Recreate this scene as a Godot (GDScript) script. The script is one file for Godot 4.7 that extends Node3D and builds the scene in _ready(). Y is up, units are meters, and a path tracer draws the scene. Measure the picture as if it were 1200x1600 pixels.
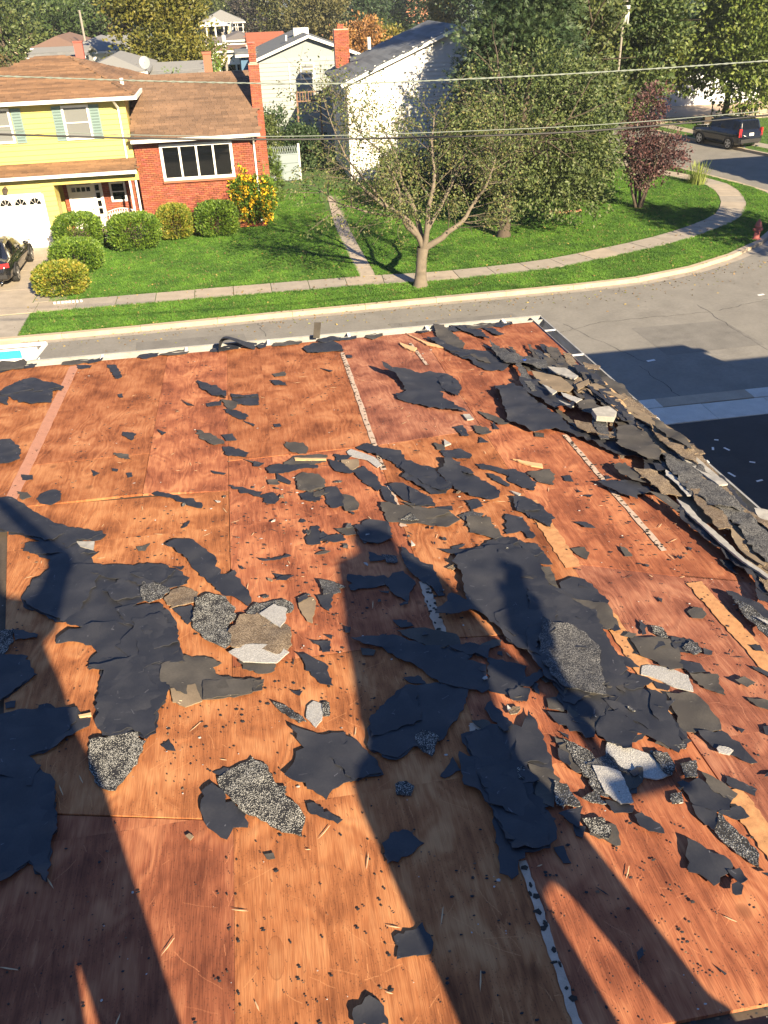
extends Node3D

# A half stripped roof deck above a suburban street. Units are metres, y is up, -z looks across the street.
const DECK_D := 2.8          # the deck's plane lies this far under the camera
const DECK_T := 0.04660375   # its fall towards the street, radians
const EYE := Vector3(0, 9.4, 0)

var taken := {}
var rng := RandomNumberGenerator.new()
var M := {}
var white_quad: ArrayMesh
var leaf_mesh: ArrayMesh
var needle_mesh: ArrayMesh
var brick_mesh: ArrayMesh

# ---------------------------------------------------------------- naming
func numbered(n: String) -> String:
	if not taken.has(n):
		taken[n] = 0
		return n
	taken[n] += 1
	return "%s_%03d" % [n, taken[n]]

func tag(o: Node, label: String, category: String, group := "") -> void:
	o.set_meta("label", label)
	o.set_meta("category", category)
	if group != "":
		o.set_meta("group", group)

func thing(called: String, label: String, category: String, at := Vector3.ZERO, turn := 0.0, group := "") -> Node3D:
	var o := Node3D.new()
	o.name = numbered(called)
	add_child(o)
	o.position = at
	o.rotation.y = turn
	tag(o, label, category, group)
	return o

func setting(called: String, at := Vector3.ZERO) -> Node3D:
	var o := Node3D.new()
	o.name = numbered(called)
	o.set_meta("kind", "structure")
	o.position = at
	add_child(o)
	return o

func part(called: String, mesh: Mesh, mat: Material, parent: Node, at := Vector3.ZERO) -> MeshInstance3D:
	var o := MeshInstance3D.new()
	o.name = called if parent != self else numbered(called)
	o.mesh = mesh
	o.material_override = null
	if mesh is PrimitiveMesh:
		o.material_override = mat
	elif mesh.get_surface_count() > 0:
		mesh.surface_set_material(0, mat)
		o.material_override = mat
	o.position = at
	parent.add_child(o, true)
	return o

func fin(st: SurfaceTool, called: String, mat: Material, parent: Node, at := Vector3.ZERO) -> MeshInstance3D:
	st.generate_normals()
	return part(called, st.commit(), mat, parent, at)

func structure(st: SurfaceTool, called: String, mat: Material) -> MeshInstance3D:
	var o := fin(st, called, mat, self)
	o.set_meta("kind", "structure")
	return o

func scatter(called: String, mesh: Mesh, mat: Material, parent: Node, xf: Array, tint: PackedColorArray) -> MultiMeshInstance3D:
	var mm := MultiMesh.new()
	mm.transform_format = MultiMesh.TRANSFORM_3D
	mm.use_colors = true
	mm.mesh = mesh
	mm.instance_count = xf.size()
	for i in xf.size():
		mm.set_instance_transform(i, xf[i])
		mm.set_instance_color(i, tint[i])
	var o := MultiMeshInstance3D.new()
	o.name = called if parent != self else numbered(called)
	o.multimesh = mm
	o.material_override = mat
	o.set_meta("kind", "stuff")
	parent.add_child(o, true)
	return o

# ---------------------------------------------------------------- shapes
func tool(smooth := false) -> SurfaceTool:
	var st := SurfaceTool.new()
	st.begin(Mesh.PRIMITIVE_TRIANGLES)
	st.set_smooth_group(0 if smooth else -1)
	return st

# a, b, c, d run clockwise as seen from the front
func quad(st: SurfaceTool, a: Vector3, b: Vector3, c: Vector3, d: Vector3, u0 := 0.0, v0 := 0.0, u1 := 1.0, v1 := 1.0) -> void:
	st.set_uv(Vector2(u0, v0)); st.add_vertex(a)
	st.set_uv(Vector2(u1, v0)); st.add_vertex(b)
	st.set_uv(Vector2(u1, v1)); st.add_vertex(c)
	st.set_uv(Vector2(u0, v0)); st.add_vertex(a)
	st.set_uv(Vector2(u1, v1)); st.add_vertex(c)
	st.set_uv(Vector2(u0, v1)); st.add_vertex(d)

func tri(st: SurfaceTool, a: Vector3, b: Vector3, c: Vector3) -> void:
	st.set_uv(Vector2(a.x, a.z)); st.add_vertex(a)
	st.set_uv(Vector2(b.x, b.z)); st.add_vertex(b)
	st.set_uv(Vector2(c.x, c.z)); st.add_vertex(c)

# a box, its four long edges chamfered by c when c > 0 (profile in x and y, extruded in z)
func box(st: SurfaceTool, c: Vector3, s: Vector3, b := Basis.IDENTITY) -> void:
	var h := s * 0.5
	var p := []
	for k in 8:
		p.append(c + b * Vector3(h.x * (1 if k & 1 else -1), h.y * (1 if k & 2 else -1), h.z * (1 if k & 4 else -1)))
	quad(st, p[6], p[7], p[5], p[4], 0, 0, s.x, s.y)
	quad(st, p[3], p[2], p[0], p[1], 0, 0, s.x, s.y)
	quad(st, p[2], p[6], p[4], p[0], 0, 0, s.z, s.y)
	quad(st, p[7], p[3], p[1], p[5], 0, 0, s.z, s.y)
	quad(st, p[2], p[3], p[7], p[6], 0, 0, s.x, s.z)
	quad(st, p[4], p[5], p[1], p[0], 0, 0, s.x, s.z)

func boxm(c: Vector3, s: Vector3, b := Basis.IDENTITY) -> SurfaceTool:
	var st := tool()
	box(st, c, s, b)
	return st

func bar(st: SurfaceTool, a: Vector3, b: Vector3, w: float, h: float) -> void:
	var z := (b - a).normalized()
	var up := Vector3.UP if absf(z.y) < 0.95 else Vector3.RIGHT
	var x := up.cross(z).normalized()
	box(st, (a + b) * 0.5, Vector3(w, h, a.distance_to(b)), Basis(x, z.cross(x), z))

func tube(st: SurfaceTool, pts: PackedVector3Array, radii: PackedFloat32Array, sides := 8, caps := true) -> void:
	var rings := []
	var prev := Vector3.ZERO
	for i in pts.size():
		var d := (pts[mini(i + 1, pts.size() - 1)] - pts[maxi(i - 1, 0)]).normalized()
		var x := prev
		if i == 0:
			x = (Vector3.RIGHT if absf(d.x) < 0.8 else Vector3.UP).cross(d)
		x = (x - d * x.dot(d)).normalized()
		prev = x
		var y := d.cross(x)
		var ring := PackedVector3Array()
		for k in sides:
			var a := TAU * k / sides
			ring.append(pts[i] + (x * cos(a) + y * sin(a)) * radii[i])
		rings.append(ring)
	var run := 0.0
	for i in pts.size() - 1:
		var nrun := run + pts[i].distance_to(pts[i + 1])
		for k in sides:
			var n := (k + 1) % sides
			quad(st, rings[i][k], rings[i + 1][k], rings[i + 1][n], rings[i][n], run, float(k) / sides, nrun, float(k + 1) / sides)
		run = nrun
	if caps:
		for k in range(1, sides - 1):
			tri(st, rings[0][0], rings[0][k], rings[0][k + 1])
			var e: PackedVector3Array = rings[-1]
			tri(st, e[0], e[k + 1], e[k])

func rod(st: SurfaceTool, a: Vector3, b: Vector3, r: float, r2 := -1.0, sides := 8) -> void:
	tube(st, PackedVector3Array([a, b]), PackedFloat32Array([r, r if r2 < 0 else r2]), sides)

# outline on the ground (x, z), from y0 to y1
func slab(st: SurfaceTool, poly: PackedVector2Array, y0: float, y1: float, bottom := false) -> void:
	var p := poly
	if Geometry2D.is_polygon_clockwise(p):
		p.reverse()
	var ix := Geometry2D.triangulate_polygon(p)
	for k in range(0, ix.size(), 3):
		var a := p[ix[k]]; var b := p[ix[k + 1]]; var c := p[ix[k + 2]]
		if (b - a).cross(c - a) < 0:
			var s := b; b = c; c = s
		tri(st, Vector3(a.x, y1, a.y), Vector3(b.x, y1, b.y), Vector3(c.x, y1, c.y))
		if bottom:
			tri(st, Vector3(a.x, y0, a.y), Vector3(c.x, y0, c.y), Vector3(b.x, y0, b.y))
	if y1 - y0 > 0.0005:
		for k in p.size():
			var a := p[k]; var b := p[(k + 1) % p.size()]
			quad(st, Vector3(b.x, y1, b.y), Vector3(a.x, y1, a.y), Vector3(a.x, y0, a.y), Vector3(b.x, y0, b.y), 0, 0, a.distance_to(b), y1 - y0)

# rings of points (each a closed loop) skinned into one surface
func loft(st: SurfaceTool, rings: Array, caps := true) -> void:
	for i in rings.size() - 1:
		var a: PackedVector3Array = rings[i]
		var b: PackedVector3Array = rings[i + 1]
		for k in a.size():
			var n := (k + 1) % a.size()
			quad(st, a[k], b[k], b[n], a[n], k, i, k + 1, i + 1)
	if caps:
		var f: PackedVector3Array = rings[0]
		var e: PackedVector3Array = rings[-1]
		for k in range(1, f.size() - 1):
			tri(st, f[0], f[k], f[k + 1])
			tri(st, e[0], e[k + 1], e[k])

func ball(st: SurfaceTool, c: Vector3, r: Vector3, rows := 8, cols := 12, bump := 0.0, noise: FastNoiseLite = null) -> void:
	var pt := func(i: int, k: int) -> Vector3:
		var a := PI * i / rows
		var o := TAU * (k % cols) / cols
		var d := Vector3(sin(a) * cos(o), cos(a), sin(a) * sin(o))
		var s := 1.0
		if noise:
			s += bump * noise.get_noise_3dv(d * 1.0 + c)
		return c + d * r * s
	for i in rows:
		for k in cols:
			var a: Vector3 = pt.call(i, k); var b: Vector3 = pt.call(i, k + 1)
			var c2: Vector3 = pt.call(i + 1, k + 1); var d2: Vector3 = pt.call(i + 1, k)
			quad(st, b, a, d2, c2)

# ---------------------------------------------------------------- materials
func lin(r: float, g: float, b: float) -> Color:
	return Color(r, g, b).linear_to_srgb()

func mat(r: float, g: float, b: float, rough := 0.8, metal := 0.0) -> StandardMaterial3D:
	var m := StandardMaterial3D.new()
	m.albedo_color = lin(r, g, b)
	m.roughness = rough
	m.metallic = metal
	return m

func fnl(sd: int, freq: float, oct := 4, type := FastNoiseLite.TYPE_SIMPLEX_SMOOTH) -> FastNoiseLite:
	var n := FastNoiseLite.new()
	n.seed = sd
	n.frequency = freq
	n.noise_type = type
	n.fractal_octaves = oct
	return n

# a mottled world-mapped material: two octaves of tone over a base colour
func mottled(r: float, g: float, b: float, amount: float, size: float, sd: int, rough := 0.85, relief := 0.0) -> StandardMaterial3D:
	var N := 256
	var im := Image.create(N, N, false, Image.FORMAT_RGB8)
	var n1 := fnl(sd, 0.012, 5)
	var n2 := fnl(sd + 7, 0.11, 3)
	for y in N:
		for x in N:
			var wx := 1.0 - absf(x * 2.0 / N - 1.0)
			var t := _seamless(n1, x, y, N) * 1.3 + _seamless(n2, x, y, N) * 0.7
			var k := clampf(1.0 + t * amount, 0.15, 2.2)
			im.set_pixel(x, y, lin(clampf(r * k, 0, 1), clampf(g * k, 0, 1), clampf(b * k, 0, 1)))
	var m := StandardMaterial3D.new()
	m.albedo_texture = ImageTexture.create_from_image(im)
	m.uv1_triplanar = true
	m.uv1_world_triplanar = true
	m.uv1_scale = Vector3.ONE / size
	m.roughness = rough
	if relief > 0:
		var h := im.duplicate()
		h.bump_map_to_normal_map(relief)
		m.normal_enabled = true
		m.normal_texture = ImageTexture.create_from_image(h)
		m.normal_scale = 0.6
	return m

func _seamless(n: FastNoiseLite, x: float, y: float, N: float) -> float:
	var fx := x / N; var fy := y / N
	var a := n.get_noise_2d(x, y); var b := n.get_noise_2d(x - N, y)
	var c := n.get_noise_2d(x, y - N); var d := n.get_noise_2d(x - N, y - N)
	return lerpf(lerpf(a, b, fx), lerpf(c, d, fx), fy)

# rotary-cut plywood, grain along v; one repeat is 2.44 m by 2.44 m
func plywood(sd: int, dark: Color, mid: Color, light: Color) -> Array:
	var N := 1024
	var im := Image.create(N, N, false, Image.FORMAT_RGB8)
	var hi := Image.create(N, N, false, Image.FORMAT_RGB8)
	var warp := fnl(sd, 0.0042, 3)
	var big := fnl(sd + 1, 0.0035, 3)
	var fine := fnl(sd + 2, 0.35, 2)
	var patch := fnl(sd + 3, 0.006, 4)
	var speck := fnl(sd + 4, 0.28, 2)
	for y in N:
		for x in N:
			var w := warp.get_noise_2d(x * 1.4, y * 0.62)
			var g := sin(x * 0.15 + w * 22.0)                  # growth bands
			var g2 := sin((x * 0.03 + w * 6.0) * 1.7 + 2.0)
			var f := fine.get_noise_2d(x, y * 0.06)            # pores
			var sk := fine.get_noise_2d(x * 0.22 + 500.0, y * 0.012)
			var p := patch.get_noise_2d(x, y)
			var b := big.get_noise_2d(x * 0.9, y * 0.35)
			var t := 0.52 + 0.13 * g * (0.45 + b) + 0.06 * g2 + 0.17 * f + 0.17 * sk + 0.56 * p + 0.20 * b
			var c := dark.lerp(mid, clampf(t * 2.0, 0, 1)) if t < 0.5 else mid.lerp(light, clampf(t * 2.0 - 1.0, 0, 1))
			var s := speck.get_noise_2d(x, y * 0.55)
			if s > 0.50 and p < 0.05:
				c = c.lerp(Color(0.05, 0.03, 0.022), clampf((s - 0.50) * 6.0, 0, 0.6))
			im.set_pixel(x, y, c.linear_to_srgb())
			var hh := clampf(0.5 + 0.25 * f + 0.2 * g, 0, 1)
			hi.set_pixel(x, y, Color(hh, hh, hh))
	rng.seed = sd * 7
	for i in 7:                                                    # football patches and knots of the veneer
		var cx := rng.randf_range(60, N - 60); var cy := rng.randf_range(90, N - 90)
		var ra := rng.randf_range(9, 15); var rb := ra * (rng.randf_range(2.0, 2.8) if i < 4 else 1.2)
		var kc := light if i % 2 == 0 else dark
		if i >= 4: kc = dark * 0.55
		for yy in range(int(cy - rb), int(cy + rb)):
			for xx in range(int(cx - ra), int(cx + ra)):
				var d := pow((xx - cx) / ra, 2.0) + pow((yy - cy) / rb, 2.0)
				if d < 1.0:
					var c0 := im.get_pixel(xx, yy)
					var edge := 0.75 if d > 0.86 and i < 4 else 0.0
					im.set_pixel(xx, yy, c0.lerp(kc.linear_to_srgb(), (0.16 if i < 4 else 0.45 * (1.0 - d))).lerp((dark * 0.5).linear_to_srgb(), edge * 0.22))
	for i in 340:                                                  # scrapes of the shovel: pale and thin
		var x0 := rng.randf() * N; var y0 := rng.randf() * N
		var an := rng.randfn(0.0, 0.7)
		var k := rng.randf_range(0.35, 0.9)
		for j in rng.randi_range(6, 60):
			var xx := posmod(int(x0 + sin(an) * j + sin(j * 0.13 + i) * 1.5), N); var yy := posmod(int(y0 + cos(an) * j), N)
			im.set_pixel(xx, yy, im.get_pixel(xx, yy).lerp((light * 1.12).clamp().linear_to_srgb(), k))
	hi.bump_map_to_normal_map(2.0)
	return [ImageTexture.create_from_image(im), ImageTexture.create_from_image(hi)]

func wood_mat(tex: Array, tint: Color) -> StandardMaterial3D:
	var m := StandardMaterial3D.new()
	m.albedo_texture = tex[0]
	m.albedo_color = tint.linear_to_srgb()
	m.normal_enabled = true
	m.normal_texture = tex[1]
	m.normal_scale = 0.5
	m.roughness = 0.85
	m.metallic_specular = 0.3
	return m

# mineral granules on asphalt: each speck its own tone
func granules(sd: int, base: Color, chip: Color, share: float, vary: float) -> StandardMaterial3D:
	var N := 256
	rng.seed = sd
	var im := Image.create(N, N, false, Image.FORMAT_RGB8)
	var wear := fnl(sd, 0.02, 3)
	for y in N:
		for x in N:
			var k := 1.0 + rng.randf_range(-vary, vary)
			im.set_pixel(x, y, Color(base.r * k, base.g * k, base.b * k).linear_to_srgb())
	for i in int(N * N * share * 0.4):
		var x := rng.randi_range(0, N - 1); var y := rng.randi_range(0, N - 1)
		if rng.randf() > 0.75 + wear.get_noise_2d(x, y) * 0.9:
			continue
		var k := rng.randf_range(0.55, 1.1)
		var c := Color(chip.r * k, chip.g * k, chip.b * k).clamp().linear_to_srgb()
		for d in [[0, 0], [1, 0], [0, 1], [1, 1]]:
			if rng.randf() < 0.8:
				im.set_pixel((x + d[0]) % N, (y + d[1]) % N, c)
	var m := StandardMaterial3D.new()
	m.albedo_texture = ImageTexture.create_from_image(im)
	m.uv1_scale = Vector3(2.3, 2.3, 1)
	m.roughness = 0.85
	var h := im.duplicate()
	h.bump_map_to_normal_map(5.0)
	m.normal_enabled = true
	m.normal_texture = ImageTexture.create_from_image(h)
	return m

func felt(sd: int, base: Color, dust: Color, rough: float) -> StandardMaterial3D:
	var N := 384
	rng.seed = sd
	var im := Image.create(N, N, false, Image.FORMAT_RGB8)
	var n1 := fnl(sd, 0.011, 4); var n2 := fnl(sd + 3, 0.3, 2)
	for y in N:
		for x in N:
			var t := clampf(0.25 + n1.get_noise_2d(x, y) * 0.7 + n2.get_noise_2d(x, y * 0.5) * 0.22, 0, 1)
			im.set_pixel(x, y, base.lerp(dust, t).linear_to_srgb())
	for i in 70:                                      # lint and scuffs
		var x := rng.randi_range(0, N - 20); var y := rng.randi_range(0, N - 20)
		var dx := rng.randf_range(-1, 1); var dy := rng.randf_range(-1, 1)
		var c := (dust * rng.randf_range(1.3, 3.5)).clamp().linear_to_srgb()
		for k in rng.randi_range(1, 14):
			im.set_pixel(clampi(int(x + dx * k), 0, N - 1), clampi(int(y + dy * k), 0, N - 1), c)
	var m := StandardMaterial3D.new()
	m.albedo_texture = ImageTexture.create_from_image(im)
	m.uv1_scale = Vector3(0.9, 0.9, 1)
	m.roughness = rough
	var h := im.duplicate()
	h.bump_map_to_normal_map(1.5)
	m.normal_enabled = true
	m.normal_texture = ImageTexture.create_from_image(h)
	m.normal_scale = 0.5
	return m

func leafy(rough := 0.55, thru := 0.5) -> StandardMaterial3D:
	var m := StandardMaterial3D.new()
	m.vertex_color_use_as_albedo = true
	m.albedo_color = Color.WHITE
	m.roughness = rough
	m.backlight_enabled = true
	m.backlight = Color(thru, thru, thru * 0.6)
	return m

func make_materials() -> void:
	var w1 := plywood(11, Color(0.165, 0.058, 0.027), Color(0.395, 0.158, 0.067), Color(0.58, 0.29, 0.135))
	var w2 := plywood(42, Color(0.13, 0.044, 0.027), Color(0.305, 0.113, 0.060), Color(0.50, 0.23, 0.118))
	M.wood_orange = wood_mat(w1, Color(0.88, 0.80, 0.76))
	M.wood_gold = wood_mat(w1, Color(0.98, 0.92, 0.85))
	M.wood_dull = wood_mat(w1, Color(0.84, 0.74, 0.74))
	M.wood_red = wood_mat(w2, Color(0.96, 0.87, 0.82))
	M.wood_plum = wood_mat(w2, Color(0.96, 0.96, 1.08))
	M.wood_rust = wood_mat(w2, Color(1.12, 1.02, 0.94))
	M.wood_edge = mat(0.42, 0.22, 0.10, 0.8)
	M.wood_pale = mottled(0.50, 0.25, 0.105, 0.4, 0.16, 5, 0.8)
	M.band = mottled(0.46, 0.22, 0.14, 0.25, 0.3, 16, 0.8)
	M.strip = mottled(0.50, 0.38, 0.29, 0.35, 0.22, 15, 0.85)
	M.F = felt(3, Color(0.022, 0.024, 0.031), Color(0.050, 0.051, 0.058), 0.6)
	M.B = felt(8, Color(0.052, 0.048, 0.043), Color(0.105, 0.095, 0.082), 0.8)
	M.S = felt(9, Color(0.19, 0.145, 0.095), Color(0.33, 0.25, 0.16), 0.85)
	M.G = granules(21, Color(0.022, 0.022, 0.023), Color(0.46, 0.46, 0.43), 0.42, 0.5)
	M.W = granules(22, Color(0.36, 0.35, 0.33), Color(0.52, 0.51, 0.48), 0.9, 0.28)
	M.T = granules(23, Color(0.13, 0.092, 0.058), Color(0.36, 0.28, 0.19), 0.7, 0.5)
	M.K = granules(24, Color(0.035, 0.036, 0.04), Color(0.20, 0.20, 0.20), 0.5, 0.55)
	M.L = mat(0.62, 0.40, 0.20, 0.8)
	M.P = mottled(0.36, 0.345, 0.31, 0.4, 0.25, 44, 0.7)
	M.white = mat(0.78, 0.78, 0.76, 0.5)
	M.white_dull = mottled(0.62, 0.62, 0.6, 0.12, 1.4, 31, 0.6)
	M.trim = mottled(0.32, 0.32, 0.31, 0.35, 0.6, 45, 0.6)
	M.pale_concrete = mottled(0.56, 0.54, 0.50, 0.16, 1.6, 46, 0.9)
	M.gutter_in = mottled(0.30, 0.31, 0.32, 0.35, 0.5, 32, 0.6)
	M.siding_yellow = mottled(0.50, 0.43, 0.125, 0.08, 2.6, 33, 0.55)
	M.shutter = mat(0.17, 0.25, 0.25, 0.6)
	M.asphalt = mottled(0.205, 0.195, 0.175, 0.22, 4.3, 34, 0.9, 1.0)
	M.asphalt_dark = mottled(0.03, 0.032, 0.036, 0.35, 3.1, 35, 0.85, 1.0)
	M.concrete = mottled(0.37, 0.315, 0.25, 0.2, 2.2, 36, 0.9)
	M.concrete_b = mottled(0.32, 0.285, 0.24, 0.24, 1.7, 37, 0.9)
	M.curb = mottled(0.44, 0.36, 0.26, 0.2, 1.3, 38, 0.9)
	M.grass = mottled(0.05, 0.115, 0.014, 0.4, 2.3, 39, 1.0)
	M.earth = mottled(0.07, 0.075, 0.03, 0.35, 9.0, 40, 1.0)
	M.mortar = mat(0.40, 0.33, 0.28, 0.95)
	M.tint = StandardMaterial3D.new()
	M.tint.vertex_color_use_as_albedo = true
	M.tint.roughness = 0.9
	M.glass = mat(0.005, 0.006, 0.007, 0.03)
	M.glass_blind = mat(0.17, 0.18, 0.185, 0.2)
	M.dark = mat(0.02, 0.02, 0.022, 0.6)
	M.black_rubber = mat(0.018, 0.018, 0.018, 0.85)
	M.rim = mat(0.55, 0.56, 0.58, 0.3, 0.8)
	M.chrome = mat(0.7, 0.7, 0.7, 0.15, 1.0)
	M.tail = mat(0.55, 0.03, 0.035, 0.2)
	M.bark = mottled(0.165, 0.138, 0.108, 0.35, 0.7, 41, 0.95, 3.0)
	M.bark_dark = mottled(0.085, 0.066, 0.05, 0.35, 0.7, 43, 0.95, 3.0)
	M.leaf = leafy()
	M.needle = leafy(0.6, 0.25)
	M.blade = leafy(0.7, 0.35)

# ---------------------------------------------------------------- the deck's own coordinates
func deck(u: float, v: float, h := 0.0) -> Vector3:
	var n := Vector3(0, cos(DECK_T), -sin(DECK_T))
	return EYE + Vector3(u, -DECK_D / cos(DECK_T) - v * sin(DECK_T), -v * cos(DECK_T)) + n * h

func deck_basis() -> Basis:
	var n := Vector3(0, cos(DECK_T), -sin(DECK_T))
	return Basis(Vector3.RIGHT, n, Vector3.RIGHT.cross(n))

# ---------------------------------------------------------------- torn roofing
var scrap_no := 0
var SCRAP_NAME := {"F": "felt_scrap", "B": "backing_scrap", "S": "tan_scrap", "G": "speckled_shingle", "W": "white_shingle", "T": "tan_shingle", "K": "grey_shingle", "L": "wood_splinter", "P": "paint_chip"}

func torn(poly: PackedVector2Array, step: float, rough: float) -> PackedVector2Array:
	var out := PackedVector2Array()
	var n := poly.size()
	for k in n:
		var a := poly[k]; var b := poly[(k + 1) % n]
		var d := b - a
		var parts := maxi(1, int(d.length() / step))
		var side := Vector2(-d.y, d.x).normalized()
		for j in parts:
			var q := a + d * (float(j) / parts)
			if j > 0:
				if rng.randf() < 0.09:
					q += side * rng.randf_range(-2.2, 2.2) * rough
				q += side * rng.randf_range(-rough, rough) + d.normalized() * rng.randf_range(-0.25, 0.25) * step
			out.append(q)
	return out

# one torn piece on the deck: outline in centimetres across and down the deck, h = height of its underside in mm
func scrap(kind: String, label: String, h: float, curl: float, cm: Array, lean := Vector3.ZERO, under: Node3D = null) -> Node3D:
	scrap_no += 1
	rng.seed = 1000 + scrap_no * 17
	var poly := PackedVector2Array()
	var c := Vector2.ZERO
	for k in range(0, cm.size(), 2):
		poly.append(Vector2(cm[k], cm[k + 1]) * 0.01)
		c += poly[-1]
	c /= poly.size()
	var lo := poly[0]; var hi := poly[0]
	for q in poly:
		lo = lo.min(q); hi = hi.max(q)
	var span := (hi - lo).length()
	var hard := kind in ["W", "L", "P", "S"]
	var edge := torn(poly, 0.017 if span < 0.25 else 0.024, minf(0.0085, span * 0.03) * (0.35 if hard else 1.0))
	if Geometry2D.triangulate_polygon(edge).is_empty():
		edge = poly
	var thick := 0.012 if kind in ["P", "L"] else (0.006 if kind in ["W", "T", "G", "K", "S"] else 0.0035)
	var pts := edge.duplicate()
	var cell := clampf(span / 7.0, 0.022, 0.075)
	var y := lo.y
	while y < hi.y:
		var x := lo.x
		while x < hi.x:
			var q := Vector2(x, y) + Vector2(rng.randf_range(-0.3, 0.3), rng.randf_range(-0.3, 0.3)) * cell
			if Geometry2D.is_point_in_polygon(q, edge):
				var near := 9.0
				for e in edge:
					near = minf(near, q.distance_squared_to(e))
				if near > cell * cell * 0.16:
					pts.append(q)
			x += cell
		y += cell
	var ix := Geometry2D.triangulate_delaunay(pts)
	var bend := fnl(scrap_no * 3 + 1, 3.2, 2)
	var lift := fnl(scrap_no * 5 + 2, 1.4, 2)
	var ne := edge.size()
	var hs := PackedFloat32Array()
	for k in pts.size():
		var q := pts[k]
		var z := h * 0.001 + thick
		z += curl * 0.01 * absf(bend.get_noise_2d(q.x, q.y)) * 1.4
		var away := minf(1.0, q.distance_to(c) / (span * 0.5 + 0.001))
		z += curl * 0.012 * maxf(0.0, lift.get_noise_2d(q.x + 7.0, q.y)) * away * away * 2.2
		if lean.z != 0.0:
			z += lean.z * pow(clampf((q - c).dot(Vector2(lean.x, lean.y)) / (span * 0.5), 0.0, 1.0), 1.6)
		if k < ne and not hard:
			z += rng.randf_range(0.0, 0.0025)
		hs.append(z)
	var st := tool(true)
	var turn := rng.randf() * TAU
	var cs := cos(turn); var sn := sin(turn)
	var top := PackedVector3Array()
	var low := PackedVector3Array()
	var o := deck(c.x, c.y, h * 0.001)
	var b := deck_basis()
	for k in pts.size():
		var q := pts[k] - c
		top.append(b * Vector3(q.x, hs[k] - h * 0.001, -q.y))
		low.append(b * Vector3(q.x, hs[k] - thick - h * 0.001 + 0.0004, -q.y))
	for k in range(0, ix.size(), 3):
		var m := (pts[ix[k]] + pts[ix[k + 1]] + pts[ix[k + 2]]) / 3.0
		if not Geometry2D.is_point_in_polygon(m, edge):
			continue
		var i0 := ix[k]; var i1 := ix[k + 1]; var i2 := ix[k + 2]
		if (pts[i1] - pts[i0]).cross(pts[i2] - pts[i0]) > 0:
			i1 = ix[k + 2]; i2 = ix[k + 1]
		for i in [i0, i1, i2]:
			st.set_uv(Vector2(pts[i].x * cs - pts[i].y * sn, pts[i].x * sn + pts[i].y * cs))
			st.add_vertex(top[i])
		for i in [i0, i2, i1]:
			st.set_uv(pts[i])
			st.add_vertex(low[i])
	st.set_smooth_group(-1)
	var cw := Geometry2D.is_polygon_clockwise(edge)
	for k in ne:
		var k2 := (k + 1) % ne
		var a := k2 if cw else k
		var d := k if cw else k2
		quad(st, top[d], top[a], low[a], low[d], edge[a].x, edge[a].y, edge[d].x, edge[d].y)
	st.generate_normals()
	var node := MeshInstance3D.new()
	node.mesh = st.commit()
	if under:
		node.name = "torn_layer"
		node.material_override = M[kind]
		node.position = o - under.position
		under.add_child(node, true)
		return under
	node.name = numbered(SCRAP_NAME[kind])
	node.material_override = M[kind]
	node.position = o
	add_child(node)
	var cat := "shingle" if kind in ["G", "W", "T", "K"] else ("splinter" if kind == "L" else ("chip" if kind == "P" else "roofing felt"))
	tag(node, label, cat, "torn roofing scraps on the deck")
	return node

# ---------------------------------------------------------------- our house
func panel(st: SurfaceTool, c: Array, z0: float, th: float, cut: float) -> void:
	# c: four deck points (u, v) in order, shrunk by half the joint
	var m := Vector2.ZERO
	for q in c: m += q * 0.25
	var p := []
	for q in c:
		p.append(q + (m - q).normalized() * cut)
	var t := []; var l := []
	for q in p:
		t.append(deck(q.x, q.y, z0)); l.append(deck(q.x, q.y, z0 - th))
	for tr in [[0, 1, 2], [0, 2, 3]]:
		for i in tr:
			st.set_uv(p[i] / 2.44); st.add_vertex(t[i])
	for i in 4:
		var j := (i + 1) % 4
		for e in [[t[j], p[j]], [t[i], p[i]], [l[i], p[i]], [t[j], p[j]], [l[i], p[i]], [l[j], p[j]]]:
			st.set_uv(e[1] / 2.44); st.add_vertex(e[0])

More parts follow.
